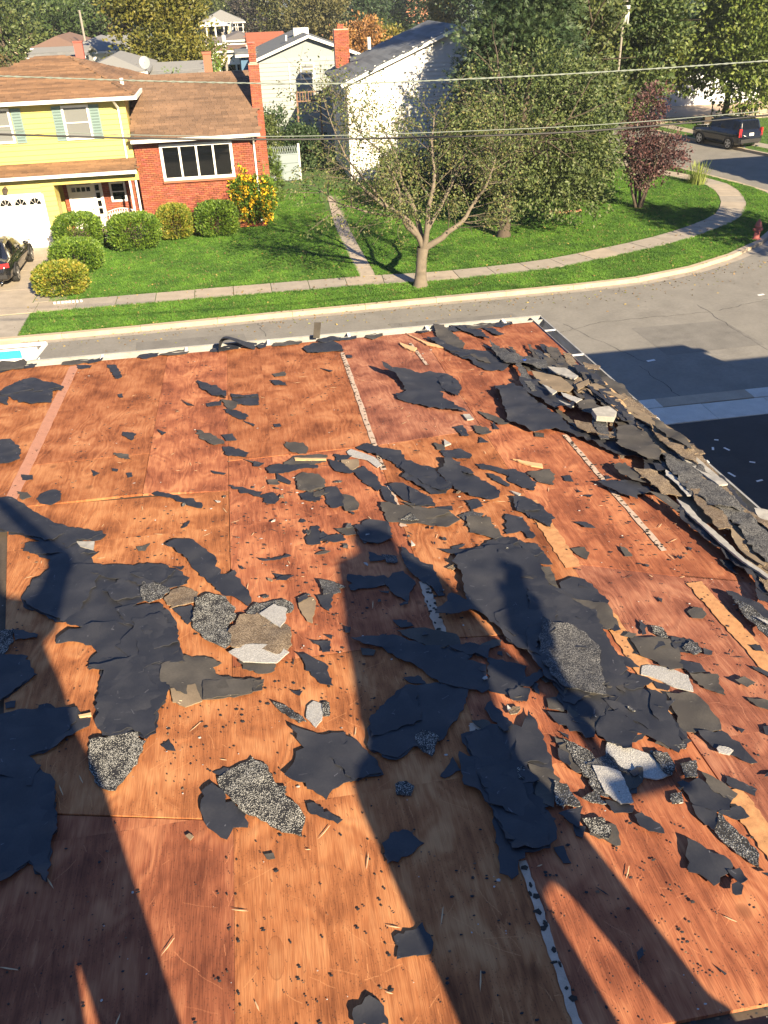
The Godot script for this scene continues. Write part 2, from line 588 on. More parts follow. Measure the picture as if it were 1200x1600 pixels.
func our_house() -> void:
	var t := thing("stripped_house", "house being re-roofed, low deck of bare orange plywood littered with torn roofing", "house")
	var deck_node := Node3D.new()
	deck_node.name = "roof_deck"
	t.add_child(deck_node)
	# plywood sheets between the joints; u across, v down the fall; listed clockwise as seen from above, from the far left corner
	var P := [
		["wood_plum", -4.6, 8.66, -3.1, 8.66, -3.1, 5.1, -4.6, 5.1, 0.0],
		["wood_orange", -3.1, 8.66, -1.88, 8.66, -1.88, 5.62, -3.1, 5.7, 0.0],
		["wood_rust", -3.1, 5.7, -1.88, 5.62, -1.86, 2.7, -3.1, 2.75, 0.002],
		["wood_dull", -1.88, 8.66, -0.95, 8.66, -0.95, 6.2, -1.88, 6.2, 0.001],
		["wood_rust", -0.95, 8.66, -0.335, 8.66, -0.335, 5.4, -0.95, 5.5, 0.0],
		["wood_orange", -1.88, 6.2, -0.95, 6.2, -0.95, 5.5, -1.88, 5.5, 0.002],
		["wood_gold", -1.88, 5.5, -0.335, 5.4, -0.32, 2.40, -1.3, 2.64, 0.003],
		["wood_gold", -3.1, 2.75, -1.86, 2.7, -1.3, 2.64, -1.88, 0.5, 0.0],
		["wood_red", -1.3, 2.64, -0.32, 2.40, -0.335, 0.4, -1.88, 0.4, 0.0],
		["wood_dull", -0.335, 8.66, 0.82, 8.66, 0.80, 5.9, -0.335, 5.9, 0.002],
		["wood_rust", -0.335, 5.9, 0.80, 5.9, 0.79, 3.4, -0.325, 3.4, 0.0],
		["wood_gold", -0.325, 3.4, 0.79, 3.4, 0.77, 0.3, -0.335, 0.3, 0.002],
		["wood_plum", 0.82, 8.66, 1.72, 8.66, 1.70, 6.0, 0.80, 5.9, 0.0],
		["wood_orange", 0.80, 5.9, 1.70, 6.0, 1.69, 3.3, 0.79, 3.4, 0.001],
		["wood_rust", 0.79, 3.4, 1.69, 3.3, 1.72, 1.30, 0.77, 1.30, 0.0],
		["wood_red", 1.72, 8.66, 2.99, 8.66, 2.97, 6.3, 1.70, 6.0, 0.001],
		["wood_rust", 1.70, 6.0, 2.30, 6.2, 2.28, 3.66, 1.69, 3.95, 0.002],
		["wood_red", 2.30, 6.2, 2.99, 6.3, 2.95, 3.40, 2.28, 3.66, 0.0],
		["wood_plum", 1.69, 3.95, 2.95, 3.40, 2.95, 1.30, 1.72, 1.30, 0.0],
		["wood_orange", 0.77, 1.24, 2.95, 1.24, 2.95, -1.0, 0.77, -1.0, -0.006],
		["wood_dull", -4.6, 5.1, -3.1, 5.1, -3.1, 0.5, -4.6, 0.5, 0.001],
		["wood_red", -4.6, 0.44, 0.77, 0.28, 0.77, -1.0, -4.6, -1.0, -0.004],
	]
	for e in P:
		var st := tool()
		panel(st, [Vector2(e[1], e[2]), Vector2(e[3], e[4]), Vector2(e[5], e[6]), Vector2(e[7], e[8])], -0.004 + e[9], 0.018, 0.0042)
		fin(st, "plywood_sheet", M[e[0]], deck_node)
	# rafters and dark felt under the joints
	var sub := tool()
	panel(sub, [Vector2(-4.6, 8.64), Vector2(2.97, 8.64), Vector2(2.93, -1.0), Vector2(-4.6, -1.0)], -0.03, 0.12, 0.0)
	fin(sub, "rafters", M.bark_dark, deck_node)
	# strips of old filler along the joints, ragged and pitted
	rng.seed = 77
	for e in [[0.825, 8.2, 0.80, 5.45, 0.022, "strip"], [0.80, 5.2, 0.795, 4.6, 0.024, "strip"], [0.79, 3.95, 0.785, 3.35, 0.03, "strip"], [0.785, 2.75, 0.775, 2.55, 0.03, "strip"], [0.775, 1.98, 0.76, 1.32, 0.017, "strip"],
			[-1.87, 8.55, -1.885, 5.60, 0.05, "band"], [2.29, 5.72, 2.285, 3.95, 0.02, "strip"], [1.55, 8.3, 1.58, 7.6, 0.016, "strip"],
			[1.695, 4.75, 1.69, 3.9, 0.055, "wood_pale"], [1.70, 3.42, 1.71, 2.62, 0.05, "wood_pale"], [1.725, 2.15, 1.75, 1.62, 0.055, "wood_pale"], [2.30, 3.6, 2.31, 2.75, 0.05, "wood_pale"]]:
		var st := tool()
		var steps := 26
		var L := PackedVector2Array(); var R := PackedVector2Array()
		for k in steps + 1:
			var f := float(k) / steps
			var u: float = lerpf(e[0], e[2], f); var v: float = lerpf(e[1], e[3], f)
			var jag := 0.05 if e[5] == "band" else (0.22 if e[5] == "strip" else 0.13)
			L.append(Vector2(u - e[4] * rng.randf_range(0.92 - jag, 0.92 + jag), v)); R.append(Vector2(u + e[4] * rng.randf_range(0.92 - jag, 0.92 + jag), v))
		for k in steps:
			var a := L[k]; var b := R[k]; var c := R[k + 1]; var d := L[k + 1]
			if rng.randf() < 0.0 and e[5] == "strip":
				continue
			var dh := 0.0035 if e[5] == "strip" else 0.0022
			quad(st, deck(a.x, a.y, dh), deck(b.x, b.y, dh), deck(c.x, c.y, dh), deck(d.x, d.y, dh))
		fin(st, "joint_filler", M[e[5]], deck_node)
		if e[5] == "strip":
			var xs := []; var tn := PackedColorArray()
			for k in int(absf(e[3] - e[1]) * 26):
				var f := rng.randf()
				var q := deck(lerpf(e[0], e[2], f) + rng.randf_range(-e[4], e[4]) * 0.8, lerpf(e[1], e[3], f), 0.005)
				xs.append(Transform3D(Basis(Vector3.UP, rng.randf() * TAU).scaled(Vector3(rng.randf_range(0.4, 1.6), 0.3, rng.randf_range(0.4, 1.4)) * 0.010), q))
				tn.append(Color(0.03, 0.025, 0.02))
			scatter("tar_fleck", crumb_mesh(), M.tint, deck_node, xs, tn)
	# eave gutter along the street side
	var g := Node3D.new(); g.name = "front_gutter"; t.add_child(g)
	fin(gutter_profile(deck(-4.6, 8.68, 0.0), deck(3.12, 8.68, 0.0), Vector3(0, 0, -1), 0.016), "trough", M.trim, g)
	for k in 9:
		fin(boxm(deck(-4.2 + k * 0.86, 8.735, 0.012), Vector3(0.03, 0.004, 0.125)), "strap", M.white, g)
	var g2 := Node3D.new(); g2.name = "side_gutter"; t.add_child(g2)
	fin(gutter_profile(deck(3.0, 8.78, 0.0), deck(2.97, 2.2, 0.0), Vector3(1, 0, 0)), "trough", M.trim, g2)
	for k in 8:
		fin(boxm(deck(3.055, 8.28 - k * 0.82, 0.012), Vector3(0.125, 0.004, 0.035)), "strap", M.white, g2)
	# fascia, walls, and the higher roof behind
	var f := tool()
	box(f, deck(-0.8, 8.655, -0.10), Vector3(7.6, 0.17, 0.02))
	var fa := deck(2.985, 8.66, -0.10); var fb := deck(2.965, -1.0, -0.10)
	bar(f, fa, fb, 0.02, 0.17)
	fin(f, "fascia", M.white, t)
	fin(boxm(Vector3(-0.9, 2.95, 0.0), Vector3(7.2, 5.98, 16.6)), "wall", M.white_dull, t)
	var up := tool()
	slab_z(up, [Vector2(0.30, 7.16), Vector2(0.30, 7.24), Vector2(4.4, 8.88), Vector2(8.4, 7.24), Vector2(8.4, 7.16)], -4.7, 3.0)
	fin(up, "upper_roof", M.K, t)
	fin(boxm(Vector3(-0.9, 6.5, 4.5), Vector3(7.2, 1.3, 7.6)), "upper_wall", M.white_dull, t)

func slab_z(st: SurfaceTool, prof: Array, x0: float, x1: float) -> void:
	# profile in (z, y), extruded along x
	var n := prof.size()
	for k in n:
		var a: Vector2 = prof[k]; var b: Vector2 = prof[(k + 1) % n]
		quad(st, Vector3(x0, b.y, b.x), Vector3(x1, b.y, b.x), Vector3(x1, a.y, a.x), Vector3(x0, a.y, a.x), x0, 0, x1, a.distance_to(b))
	for k in range(1, n - 1):
		var a: Vector2 = prof[0]; var b: Vector2 = prof[k]; var c: Vector2 = prof[k + 1]
		tri(st, Vector3(x0, a.y, a.x), Vector3(x0, b.y, b.x), Vector3(x0, c.y, c.x))
		tri(st, Vector3(x1, a.y, a.x), Vector3(x1, c.y, c.x), Vector3(x1, b.y, b.x))

func gutter_profile(a: Vector3, b: Vector3, out: Vector3, lip := 0.012) -> SurfaceTool:
	# an open trough hung at the edge: back, floor, front with a rolled lip, and two ends
	var st := tool()
	var along := (b - a).normalized()
	var o := (out - along * out.dot(along)).normalized()
	var up := Vector3.UP
	var w := 0.125; var hgt := 0.115
	var prof := [Vector2(0.0, 0.01), Vector2(0.003, -hgt), Vector2(w * 0.72, -hgt), Vector2(w, -0.035), Vector2(w, lip), Vector2(w - 0.016, lip)]
	for k in prof.size() - 1:
		var p: Vector2 = prof[k]; var q: Vector2 = prof[k + 1]
		var n := Vector2(q.y - p.y, -(q.x - p.x)).normalized() * 0.0022
		var pts := [p - n, q - n, q + n, p + n]
		var A := []; var B := []
		for e in pts:
			A.append(a + o * e.x + up * e.y); B.append(b + o * e.x + up * e.y)
		for i in 4:
			var j := (i + 1) % 4
			quad(st, A[i], B[i], B[j], A[j])
	for e in [a, b]:
		var m: Vector3 = e + o * w * 0.5 - up * hgt * 0.5
		box(st, m, Vector3(absf(o.x) * w + absf(along.x) * 0.003 + 0.001, hgt + 0.02, absf(o.z) * w + absf(along.z) * 0.003 + 0.001))
	return st

var _crumb: ArrayMesh
func crumb_mesh() -> ArrayMesh:
	if _crumb == null:
		var st := tool()
		var r := [Vector3(1, 0.1, 0.2), Vector3(0.3, 0.0, 1), Vector3(-0.8, 0.2, 0.6), Vector3(-1, 0, -0.4), Vector3(0.1, 0.1, -1)]
		for k in 5:
			tri(st, Vector3(0, 0.6, 0), r[(k + 1) % 5], r[k])
			tri(st, Vector3(0, -0.5, 0), r[k], r[(k + 1) % 5])
		st.generate_normals()
		_crumb = st.commit()
	return _crumb

func crumbs() -> void:
	rng.seed = 555
	var xs := []; var tn := PackedColorArray()
	var clump := fnl(91, 0.9, 3)
	var tries := 0
	while xs.size() < 7000 and tries < 60000:
		tries += 1
		var u := rng.randf_range(-3.0, 2.9); var v := rng.randf_range(1.2, 8.4)
		var d := clump.get_noise_2d(u * 1.3, v) + (0.28 if v < 5.2 and u > -1.0 else 0.0)
		if rng.randf() > (0.22 if v > 2.8 else 0.10) + d * 1.25:
			continue
		var s := pow(rng.randf(), 3.0) * 0.0075 * (1.0 if v > 3.0 else 0.75) + 0.0018
		xs.append(Transform3D((Basis(Vector3.UP, rng.randf() * TAU) * Basis(Vector3.RIGHT, rng.randf_range(-0.4, 0.4))).scaled(Vector3(s * rng.randf_range(0.6, 1.7), s * 0.5, s)), deck(u, v, 0.002 + s * 0.25)))
		var r := rng.randf()
		tn.append(Color(0.022, 0.022, 0.025) if r < 0.82 else (Color(0.45, 0.43, 0.40) if r < 0.88 else Color(0.16, 0.10, 0.06)))
	var o := scatter("roofing_crumbs", crumb_mesh(), M.tint, self, xs, tn)
	tag(o, "fine black crumbs and grit scattered over the bare plywood deck", "grit")
	# bent nails and staples, a few pale splinters
	xs = []; tn = PackedColorArray()
	for k in 260:
		var u := rng.randf_range(-2.6, 2.6); var v := rng.randf_range(1.4, 7.8)
		xs.append(Transform3D(Basis(Vector3.UP, rng.randf() * TAU) * Basis.from_scale(Vector3(rng.randf_range(0.010, 0.042), 0.0025, 0.003)), deck(u, v, 0.004)))
		tn.append(Color(0.55, 0.38, 0.22) if rng.randf() < 0.6 else Color(0.03, 0.03, 0.03))
	var s2 := scatter("splinters", crumb_mesh(), M.tint, self, xs, tn)
	tag(s2, "thin wood slivers and bent nails strewn across the plywood", "splinters")

	xs = []; tn = PackedColorArray()
	for e in [[-1.88, 8.5, 1.0], [-0.335, 8.5, 1.0], [0.80, 8.5, 1.0], [1.70, 8.5, 1.3], [2.29, 8.5, 3.6], [-1.1, 8.5, 1.0], [0.22, 8.5, 1.0], [1.25, 8.5, 1.3]]:
		var v: float = e[1]
		while v > e[2]:
			for sd in [-0.016, 0.018]:
				if rng.randf() < 0.75:
					xs.append(Transform3D(Basis(Vector3.UP, rng.randf() * TAU).scaled(Vector3(0.005, 0.003, 0.005)), deck(e[0] + sd + rng.randf_range(-0.006, 0.006), v + rng.randf_range(-0.02, 0.02), 0.001)))
					tn.append(Color(0.05, 0.03, 0.02))
			v -= 0.15
	var s3 := scatter("nail_heads", crumb_mesh(), M.tint, self, xs, tn)
	tag(s3, "rusty nail heads in rows along the plywood joints", "nails")

func fragments() -> void:
	rng.seed = 1212
	for k in 130:
		rng.seed = 1212 + k * 31
		var f := rng.randf()
		var u := lerpf(0.0, 1.85, f) + rng.randfn() * 0.34; var v := lerpf(5.3, 1.9, f) + rng.randfn() * 0.42
		if u > 2.6 or v < 1.5: continue
		var s := 0.018 + pow(rng.randf(), 1.8) * 0.085
		var an := rng.randf() * TAU
		var sq := rng.randf_range(0.3, 0.8)
		var cm := []
		var n := rng.randi_range(3, 6)
		for j in n:
			var a := TAU * j / n + rng.randf_range(-0.35, 0.35)
			var q := Vector2(cos(a), sin(a) * sq).rotated(an) * s * rng.randf_range(0.7, 1.2)
			cm.append((u + q.x) * 100); cm.append((v + q.y) * 100)
		var kind: String = ["F", "F", "F", "F", "B", "B", "G", "K", "T", "W"][rng.randi_range(0, 9)]
		if kind == "W" and s > 0.05: kind = "B"
		var what: String = {"F": "black felt", "B": "brown-grey felt", "K": "weathered grey shingle", "G": "black and white speckled shingle", "T": "tan shingle", "W": "white shingle"}[kind]
		scrap(kind, "small %s fragment in the crowded diagonal drift of scraps" % what, rng.randf_range(1.0, 12.0), 0.8, cm)

func edge_rubbish() -> void:
	# loose strips that fill the heap along the right-hand edge
	rng.seed = 909
	for k in 95:
		var v := rng.randf_range(3.0, 7.5)
		var u := 2.99 - absf(rng.randfn(0.0, 0.17)) - (0.10 if v > 6.2 else 0.0)
		var L := rng.randf_range(0.25, 1.15); var W := rng.randf_range(0.03, 0.13)
		var a := rng.randfn(0.10, 0.13)
		var d := Vector2(sin(a), cos(a)); var s := Vector2(d.y, -d.x)
		var c := Vector2(u, v)
		var cm := []
		for q in [c - d * L * 0.5 - s * W * 0.4, c - d * L * 0.1 - s * W * 0.6, c + d * L * 0.5 - s * W * 0.2, c + d * L * 0.45 + s * W * 0.4, c + s * W * 0.55, c - d * L * 0.5 + s * W * 0.3]:
			cm.append(q.x * 100); cm.append(q.y * 100)
		var kind: String = ["F", "B", "B", "K", "F", "S", "T", "T", "B", "P"][rng.randi_range(0, 9)]
		if kind == "P" and rng.randf() < 0.5: kind = "L"
		var hgt := rng.randf_range(2.0, 85.0) * clampf((7.6 - v) * 0.9, 0.3, 1.0) * clampf((v - 2.7) * 0.6, 0.3, 1.0)
		var what: String = {"F": "black felt", "B": "brown-grey felt", "K": "weathered grey shingle", "S": "smooth tan backing", "T": "tan shingle", "P": "white painted", "L": "bare wood"}[kind]
		scrap(kind, "narrow torn %s strip jumbled in the heap along the deck's right edge" % what, hgt, 0.5 if kind in ["P", "L", "S"] else 1.1, cm)
	# ragged felt left along the eave
	for k in 17:
		rng.seed = 3100 + k
		var u := -3.0 + k * 0.36 + rng.randf_range(-0.15, 0.15)
		var L := rng.randf_range(0.10, 0.34)
		var cm := []
		for q in [Vector2(u - L * 0.5, 8.60), Vector2(u - L * 0.2, 8.56 + rng.randf_range(-0.05, 0.03)), Vector2(u + L * 0.4, 8.60), Vector2(u + L * 0.5, 8.69), Vector2(u + L * 0.1, 8.70 + rng.randf_range(0.0, 0.05)), Vector2(u - L * 0.45, 8.68)]:
			cm.append(q.x * 100); cm.append(q.y * 100)
		scrap("F" if k % 3 else "B", "ragged remnant of %s felt along the front eave above the gutter" % ("black" if k % 3 else "brown-grey"), 1.0, 1.2, cm)
	# upright scraps caught in the front gutter
	var e := thing("curled_flap", "black felt flap curled up into an arch over the front gutter", "roofing felt", deck(-0.33, 8.66, 0.0), 0.0)
	var st := tool(true)
	var cols := 14
	for k in cols:
		for w in 4:
			var P := func(f: float, g: float, dn: float) -> Vector3:
				var arch := sin(PI * pow(f, 0.5)) * 0.17 * (1.0 - 0.35 * f)
				return Vector3(lerpf(-0.10, 0.28, f) + 0.03 * g, 0.0 + arch * sqrt(maxf(0.0, 1.0 - pow(g * 0.9, 2.0))) - dn, 0.10 - 0.20 * g)
			var f0 := float(k) / cols; var f1 := float(k + 1) / cols; var g0 := w / 4.0; var g1 := (w + 1) / 4.0
			quad(st, P.call(f0, g1, 0.0), P.call(f1, g1, 0.0), P.call(f1, g0, 0.0), P.call(f0, g0, 0.0))
			quad(st, P.call(f0, g0, 0.004), P.call(f1, g0, 0.004), P.call(f1, g1, 0.004), P.call(f0, g1, 0.004))
	fin(st, "flap", M.F, e)
	var e2 := thing("upright_chip", "small grey shingle chip standing upright against the front gutter", "shingle", deck(0.62, 8.68, 0.02))
	fin(boxm(Vector3(0, 0.09, 0), Vector3(0.07, 0.20, 0.008), Basis(Vector3.FORWARD, 0.12) * Basis(Vector3.RIGHT, 0.3)), "chip", M.B, e2)
	var e3 := thing("gutter_flap", "grey backing scrap draped over the gutter at the far left", "roofing felt", deck(-2.52, 8.70, 0.016))
	var f3 := tool()
	var poly := PackedVector2Array([Vector2(-0.18, -0.08), Vector2(-0.12, -0.16), Vector2(0.02, -0.10), Vector2(0.10, -0.16), Vector2(0.15, -0.05), Vector2(0.14, 0.10), Vector2(-0.14, 0.12)])
	slab(f3, poly, 0.0, 0.005, true)
	fin(f3, "flap", M.B, e3)
	# the white block on the heap and the blue label on the long strip
	var wb := thing("white_block", "chunky off-white block sitting on top of the heap by the right edge", "block", Vector3(2.627, 6.429, -5.754))
	var wbs := tool()
	slab(wbs, PackedVector2Array([Vector2(-0.09, 0.05), Vector2(-0.08, -0.08), Vector2(-0.01, -0.10), Vector2(0.07, -0.10), Vector2(0.09, 0.01), Vector2(0.03, 0.10)]), 0.0, 0.045, true)
	fin(wbs, "block", M.P, wb)
	var lb := thing("blue_tag", "small blue tag lying on the weathered strip near the gutter corner", "tag", Vector3(2.495, 6.296, -7.355))
	fin(boxm(Vector3.ZERO, Vector3(0.045, 0.002, 0.07), deck_basis() * Basis(Vector3.UP, 0.2)), "tag", mat(0.03, 0.10, 0.42, 0.5), lb)

# ---------------------------------------------------------------- people on the roof behind the camera
func body(caps: Array, cell: float) -> SurfaceTool:
	var lo := Vector3.ONE * 99.0; var hi := -lo
	for c in caps:
		for e in [0, 1]:
			lo = lo.min(c[e] - Vector3.ONE * (maxf(c[2], c[3]) + 0.1)); hi = hi.max(c[e] + Vector3.ONE * (maxf(c[2], c[3]) + 0.1))
	var n := Vector3i(((hi - lo) / cell).ceil()) + Vector3i.ONE
	var val := PackedFloat32Array(); val.resize(n.x * n.y * n.z); val.fill(9.0)
	for c in caps:
		var a: Vector3 = c[0]; var b: Vector3 = c[1]; var ra: float = c[2]; var rb: float = c[3]
		var R := maxf(ra, rb) + 0.09
		var p0 := Vector3i(((a.min(b) - Vector3.ONE * R - lo) / cell).floor()).clamp(Vector3i.ZERO, n - Vector3i.ONE)
		var p1 := Vector3i(((a.max(b) + Vector3.ONE * R - lo) / cell).ceil()).clamp(Vector3i.ZERO, n - Vector3i.ONE)
		var ab := b - a; var ll := maxf(ab.length_squared(), 1e-6)
		for z in range(p0.z, p1.z + 1):
			for y in range(p0.y, p1.y + 1):
				for x in range(p0.x, p1.x + 1):
					var q := lo + Vector3(x, y, z) * cell
					var t := clampf((q - a).dot(ab) / ll, 0, 1)
					var d := q.distance_to(a + ab * t) - lerpf(ra, rb, t)
					var i := x + n.x * (y + n.y * z)
					var h := clampf(0.5 + 0.5 * (val[i] - d) / 0.05, 0, 1)
					val[i] = lerpf(val[i], d, h) - 0.05 * h * (1.0 - h) if val[i] < 8.0 else d
	var vert := {}
	var st := tool(true)
	var sx := 1; var sy := n.x; var sz := n.x * n.y
	for z in n.z - 1:
		for y in n.y - 1:
			for x in n.x - 1:
				var i := x + n.x * (y + n.y * z)
				var inside := 0
				var sum := Vector3.ZERO; var cnt := 0
				for k in 8:
					if val[i + (k & 1) + (sy if k & 2 else 0) + (sz if k & 4 else 0)] < 0: inside += 1
				if inside == 0 or inside == 8: continue
				for e in [[0, 1], [2, 3], [4, 5], [6, 7], [0, 2], [1, 3], [4, 6], [5, 7], [0, 4], [1, 5], [2, 6], [3, 7]]:
					var k0: int = e[0]; var k1: int = e[1]
					var d0 := val[i + (k0 & 1) + (sy if k0 & 2 else 0) + (sz if k0 & 4 else 0)]
					var d1 := val[i + (k1 & 1) + (sy if k1 & 2 else 0) + (sz if k1 & 4 else 0)]
					if (d0 < 0) != (d1 < 0):
						var f := d0 / (d0 - d1)
						sum += Vector3(k0 & 1, (k0 >> 1) & 1, k0 >> 2).lerp(Vector3(k1 & 1, (k1 >> 1) & 1, k1 >> 2), f); cnt += 1
				vert[i] = lo + (Vector3(x, y, z) + sum / cnt) * cell
	for i in vert:
		for ax in [[sx, sy, sz], [sy, sz, sx], [sz, sx, sy]]:
			var d0 := val[i]; var d1 := val[i + ax[0]]
			if (d0 < 0) == (d1 < 0): continue
			var q := [i, i - ax[1], i - ax[1] - ax[2], i - ax[2]]
			if not (vert.has(q[1]) and vert.has(q[2]) and vert.has(q[3])): continue
			if d0 < 0: q.reverse()
			quad(st, vert[q[0]], vert[q[1]], vert[q[2]], vert[q[3]])
	return st

func people() -> void:
	var cloth := mat(0.06, 0.07, 0.09, 0.9)
	var cloth2 := mat(0.12, 0.10, 0.08, 0.9)
	var skin := mat(0.42, 0.25, 0.17, 0.6)
	# the one who takes the picture: arms raised towards the camera
	var a := thing("person", "person in dark work clothes holding a phone up, standing behind the viewpoint", "person", Vector3(0.0, 7.26, 0.52))
	var sh := Vector3(0.0, 1.42, 0.0)
	fin(body([
		[Vector3(0.12, 0.10, 0.0), Vector3(0.11, 0.85, 0.0), 0.11, 0.14], [Vector3(-0.20, 0.08, 0.02), Vector3(-0.13, 0.85, 0.0), 0.11, 0.14], [Vector3(-0.42, 0.1, 0.05), Vector3(-0.42, 0.8, 0.05), 0.11, 0.12],
		[Vector3(0.20, 0.07, 0.0), Vector3(0.22, 0.06, -0.17), 0.06, 0.05], [Vector3(-0.24, 0.06, 0.0), Vector3(-0.26, 0.05, -0.17), 0.06, 0.05],
		[Vector3(0.0, 0.88, 0.0), Vector3(0.0, 1.15, 0.0), 0.21, 0.20], [Vector3(0.0, 1.15, 0.0), Vector3(0.0, 1.42, 0.0), 0.20, 0.19],
		[Vector3(-0.20, 1.50, 0.0), Vector3(0.20, 1.50, 0.0), 0.10, 0.10],
		[Vector3(0.24, 1.50, 0.0), Vector3(0.44, 1.76, -0.06), 0.075, 0.06], [Vector3(0.44, 1.76, -0.06), Vector3(0.10, 2.05, -0.33), 0.06, 0.042],
		[Vector3(-0.24, 1.50, 0.0), Vector3(-0.30, 1.66, -0.12), 0.075, 0.06], [Vector3(-0.30, 1.66, -0.12), Vector3(-0.10, 2.04, -0.33), 0.06, 0.042],
	], 0.032), "clothes", cloth, a)
	var h := tool(true)
	ball(h, Vector3(0.0, 1.83, -0.02), Vector3(0.085, 0.12, 0.10), 10, 14)
	rod(h, Vector3(0, 1.55, 0), Vector3(0, 1.76, -0.01), 0.06)
	fin(h, "head", skin, a)
	var cap := tool(true)
	ball(cap, Vector3(0.0, 1.87, -0.01), Vector3(0.10, 0.10, 0.115), 8, 14)
	fin(cap, "cap", cloth2, a)
	fin(boxm(Vector3(0.0, 2.12, -0.36), Vector3(0.15, 0.075, 0.009)), "phone", M.dark, a)
	# the other leans to the right with a flat bar in hand
	var b := thing("person", "person in brown work clothes leaning sideways with a flat shovel, behind the viewpoint", "person", Vector3(1.50, 7.30, 0.5))
	fin(body([
		[Vector3(0.28, 0.08, 0.0), Vector3(0.36, 0.60, 0.0), 0.075, 0.12], [Vector3(-0.36, 0.08, 0.05), Vector3(-0.12, 0.62, 0.02), 0.10, 0.17], [Vector3(-0.14, 0.08, 0.05), Vector3(0.02, 0.62, 0.02), 0.15, 0.18],
		[Vector3(0.28, 0.06, 0.0), Vector3(0.31, 0.05, -0.16), 0.06, 0.05], [Vector3(-0.36, 0.06, 0.05), Vector3(-0.40, 0.05, -0.12), 0.06, 0.05],
		[Vector3(0.12, 0.68, 0.02), Vector3(0.42, 1.05, 0.0), 0.25, 0.24], [Vector3(0.42, 1.05, 0.0), Vector3(0.72, 1.36, 0.0), 0.25, 0.22],
		[Vector3(0.92, 1.38, 0.0), Vector3(0.84, 1.05, 0.05), 0.08, 0.065], [Vector3(0.84, 1.05, 0.05), Vector3(0.95, 0.84, 0.0), 0.065, 0.05],
		[Vector3(0.55, 1.48, 0.0), Vector3(0.30, 1.20, 0.1), 0.08, 0.07], [Vector3(0.30, 1.20, 0.1), Vector3(0.05, 0.95, 0.15), 0.07, 0.05],
	], 0.032), "clothes", cloth2, b)
	var h2 := tool(true)
	ball(h2, Vector3(0.82, 1.58, 0.0), Vector3(0.10, 0.11, 0.10), 10, 14)
	rod(h2, Vector3(0.72, 1.40, 0), Vector3(0.80, 1.54, 0), 0.07)
	fin(h2, "head", skin, b)
	var hat := tool(true)
	ball(hat, Vector3(0.83, 1.62, 0.0), Vector3(0.13, 0.08, 0.14), 8, 14)
	fin(hat, "hat", cloth, b)
	var pry := tool()
	bar(pry, Vector3(0.80, 0.66, 0.0), Vector3(0.95, 0.95, 0.0), 0.03, 0.06); bar(pry, Vector3(0.94, 0.94, 0.01), Vector3(1.06, 1.12, 0.01), 0.03, 0.10); bar(pry, Vector3(1.05, 1.10, 0.0), Vector3(1.28, 1.31, 0.0), 0.03, 0.145); bar(pry, Vector3(1.27, 1.30, 0.01), Vector3(1.42, 1.44, 0.01), 0.03, 0.09)
	bar(pry, Vector3(0.70, 0.60, 0.0), Vector3(1.05, 0.62, 0.0), 0.10, 0.03)
	fin(pry, "shovel", mat(0.3, 0.3, 0.3, 0.4, 0.8), b)

# ---------------------------------------------------------------- ground
func line_z(pts: Array, x: float) -> float:
	for k in pts.size() - 1:
		var a: Vector2 = pts[k]; var b: Vector2 = pts[k + 1]
		if x >= a.x and x <= b.x:
			return lerpf(a.y, b.y, (x - a.x) / (b.x - a.x))
	return pts[0].y

func terrain_y(z: float) -> float:
	return -0.035 * maxf(0.0, -z - 70.0)

var CURB := PackedVector2Array([Vector2(-34, -28.05), Vector2(-8, -28.1), Vector2(1, -28.35), Vector2(7, -28.55), Vector2(10.2, -28.62), Vector2(13.9, -28.9), Vector2(16.9, -29.9), Vector2(19.7, -31.6), Vector2(21.6, -33.3), Vector2(23.8, -35.9), Vector2(25.2, -38.4), Vector2(25.7, -41.0), Vector2(25.2, -44), Vector2(24.4, -48), Vector2(22.4, -58), Vector2(20, -70), Vector2(17, -85)])
var WALK := PackedVector2Array([Vector2(-34, -31.1), Vector2(-8, -31.15), Vector2(-2, -31.2), Vector2(4, -31.2), Vector2(7.2, -31.0), Vector2(11.2, -31.4), Vector2(14.0, -32.3), Vector2(17.0, -33.5), Vector2(19.4, -34.9), Vector2(21.4, -36.5), Vector2(23.0, -38.9), Vector2(23.9, -41.2), Vector2(24.2, -42.8), Vector2(23.9, -44.6), Vector2(22.6, -48), Vector2(21, -58), Vector2(19, -70)])

func smooth(p: PackedVector2Array, n: int) -> PackedVector2Array:
	var c := Curve2D.new()
	for k in p.size():
		var t := (p[mini(k + 1, p.size() - 1)] - p[maxi(k - 1, 0)]) / 6.0
		c.add_point(p[k], -t, t)
	c.bake_interval = 0.2
	var out := PackedVector2Array()
	var L := c.get_baked_length()
	for k in n + 1:
		out.append(c.sample_baked(L * k / n, true))
	return out

func offset_line(p: PackedVector2Array, d: float) -> PackedVector2Array:
	var out := PackedVector2Array()
	for k in p.size():
		var t := (p[mini(k + 1, p.size() - 1)] - p[maxi(k - 1, 0)]).normalized()
		out.append(p[k] + Vector2(t.y, -t.x) * d)
	return out

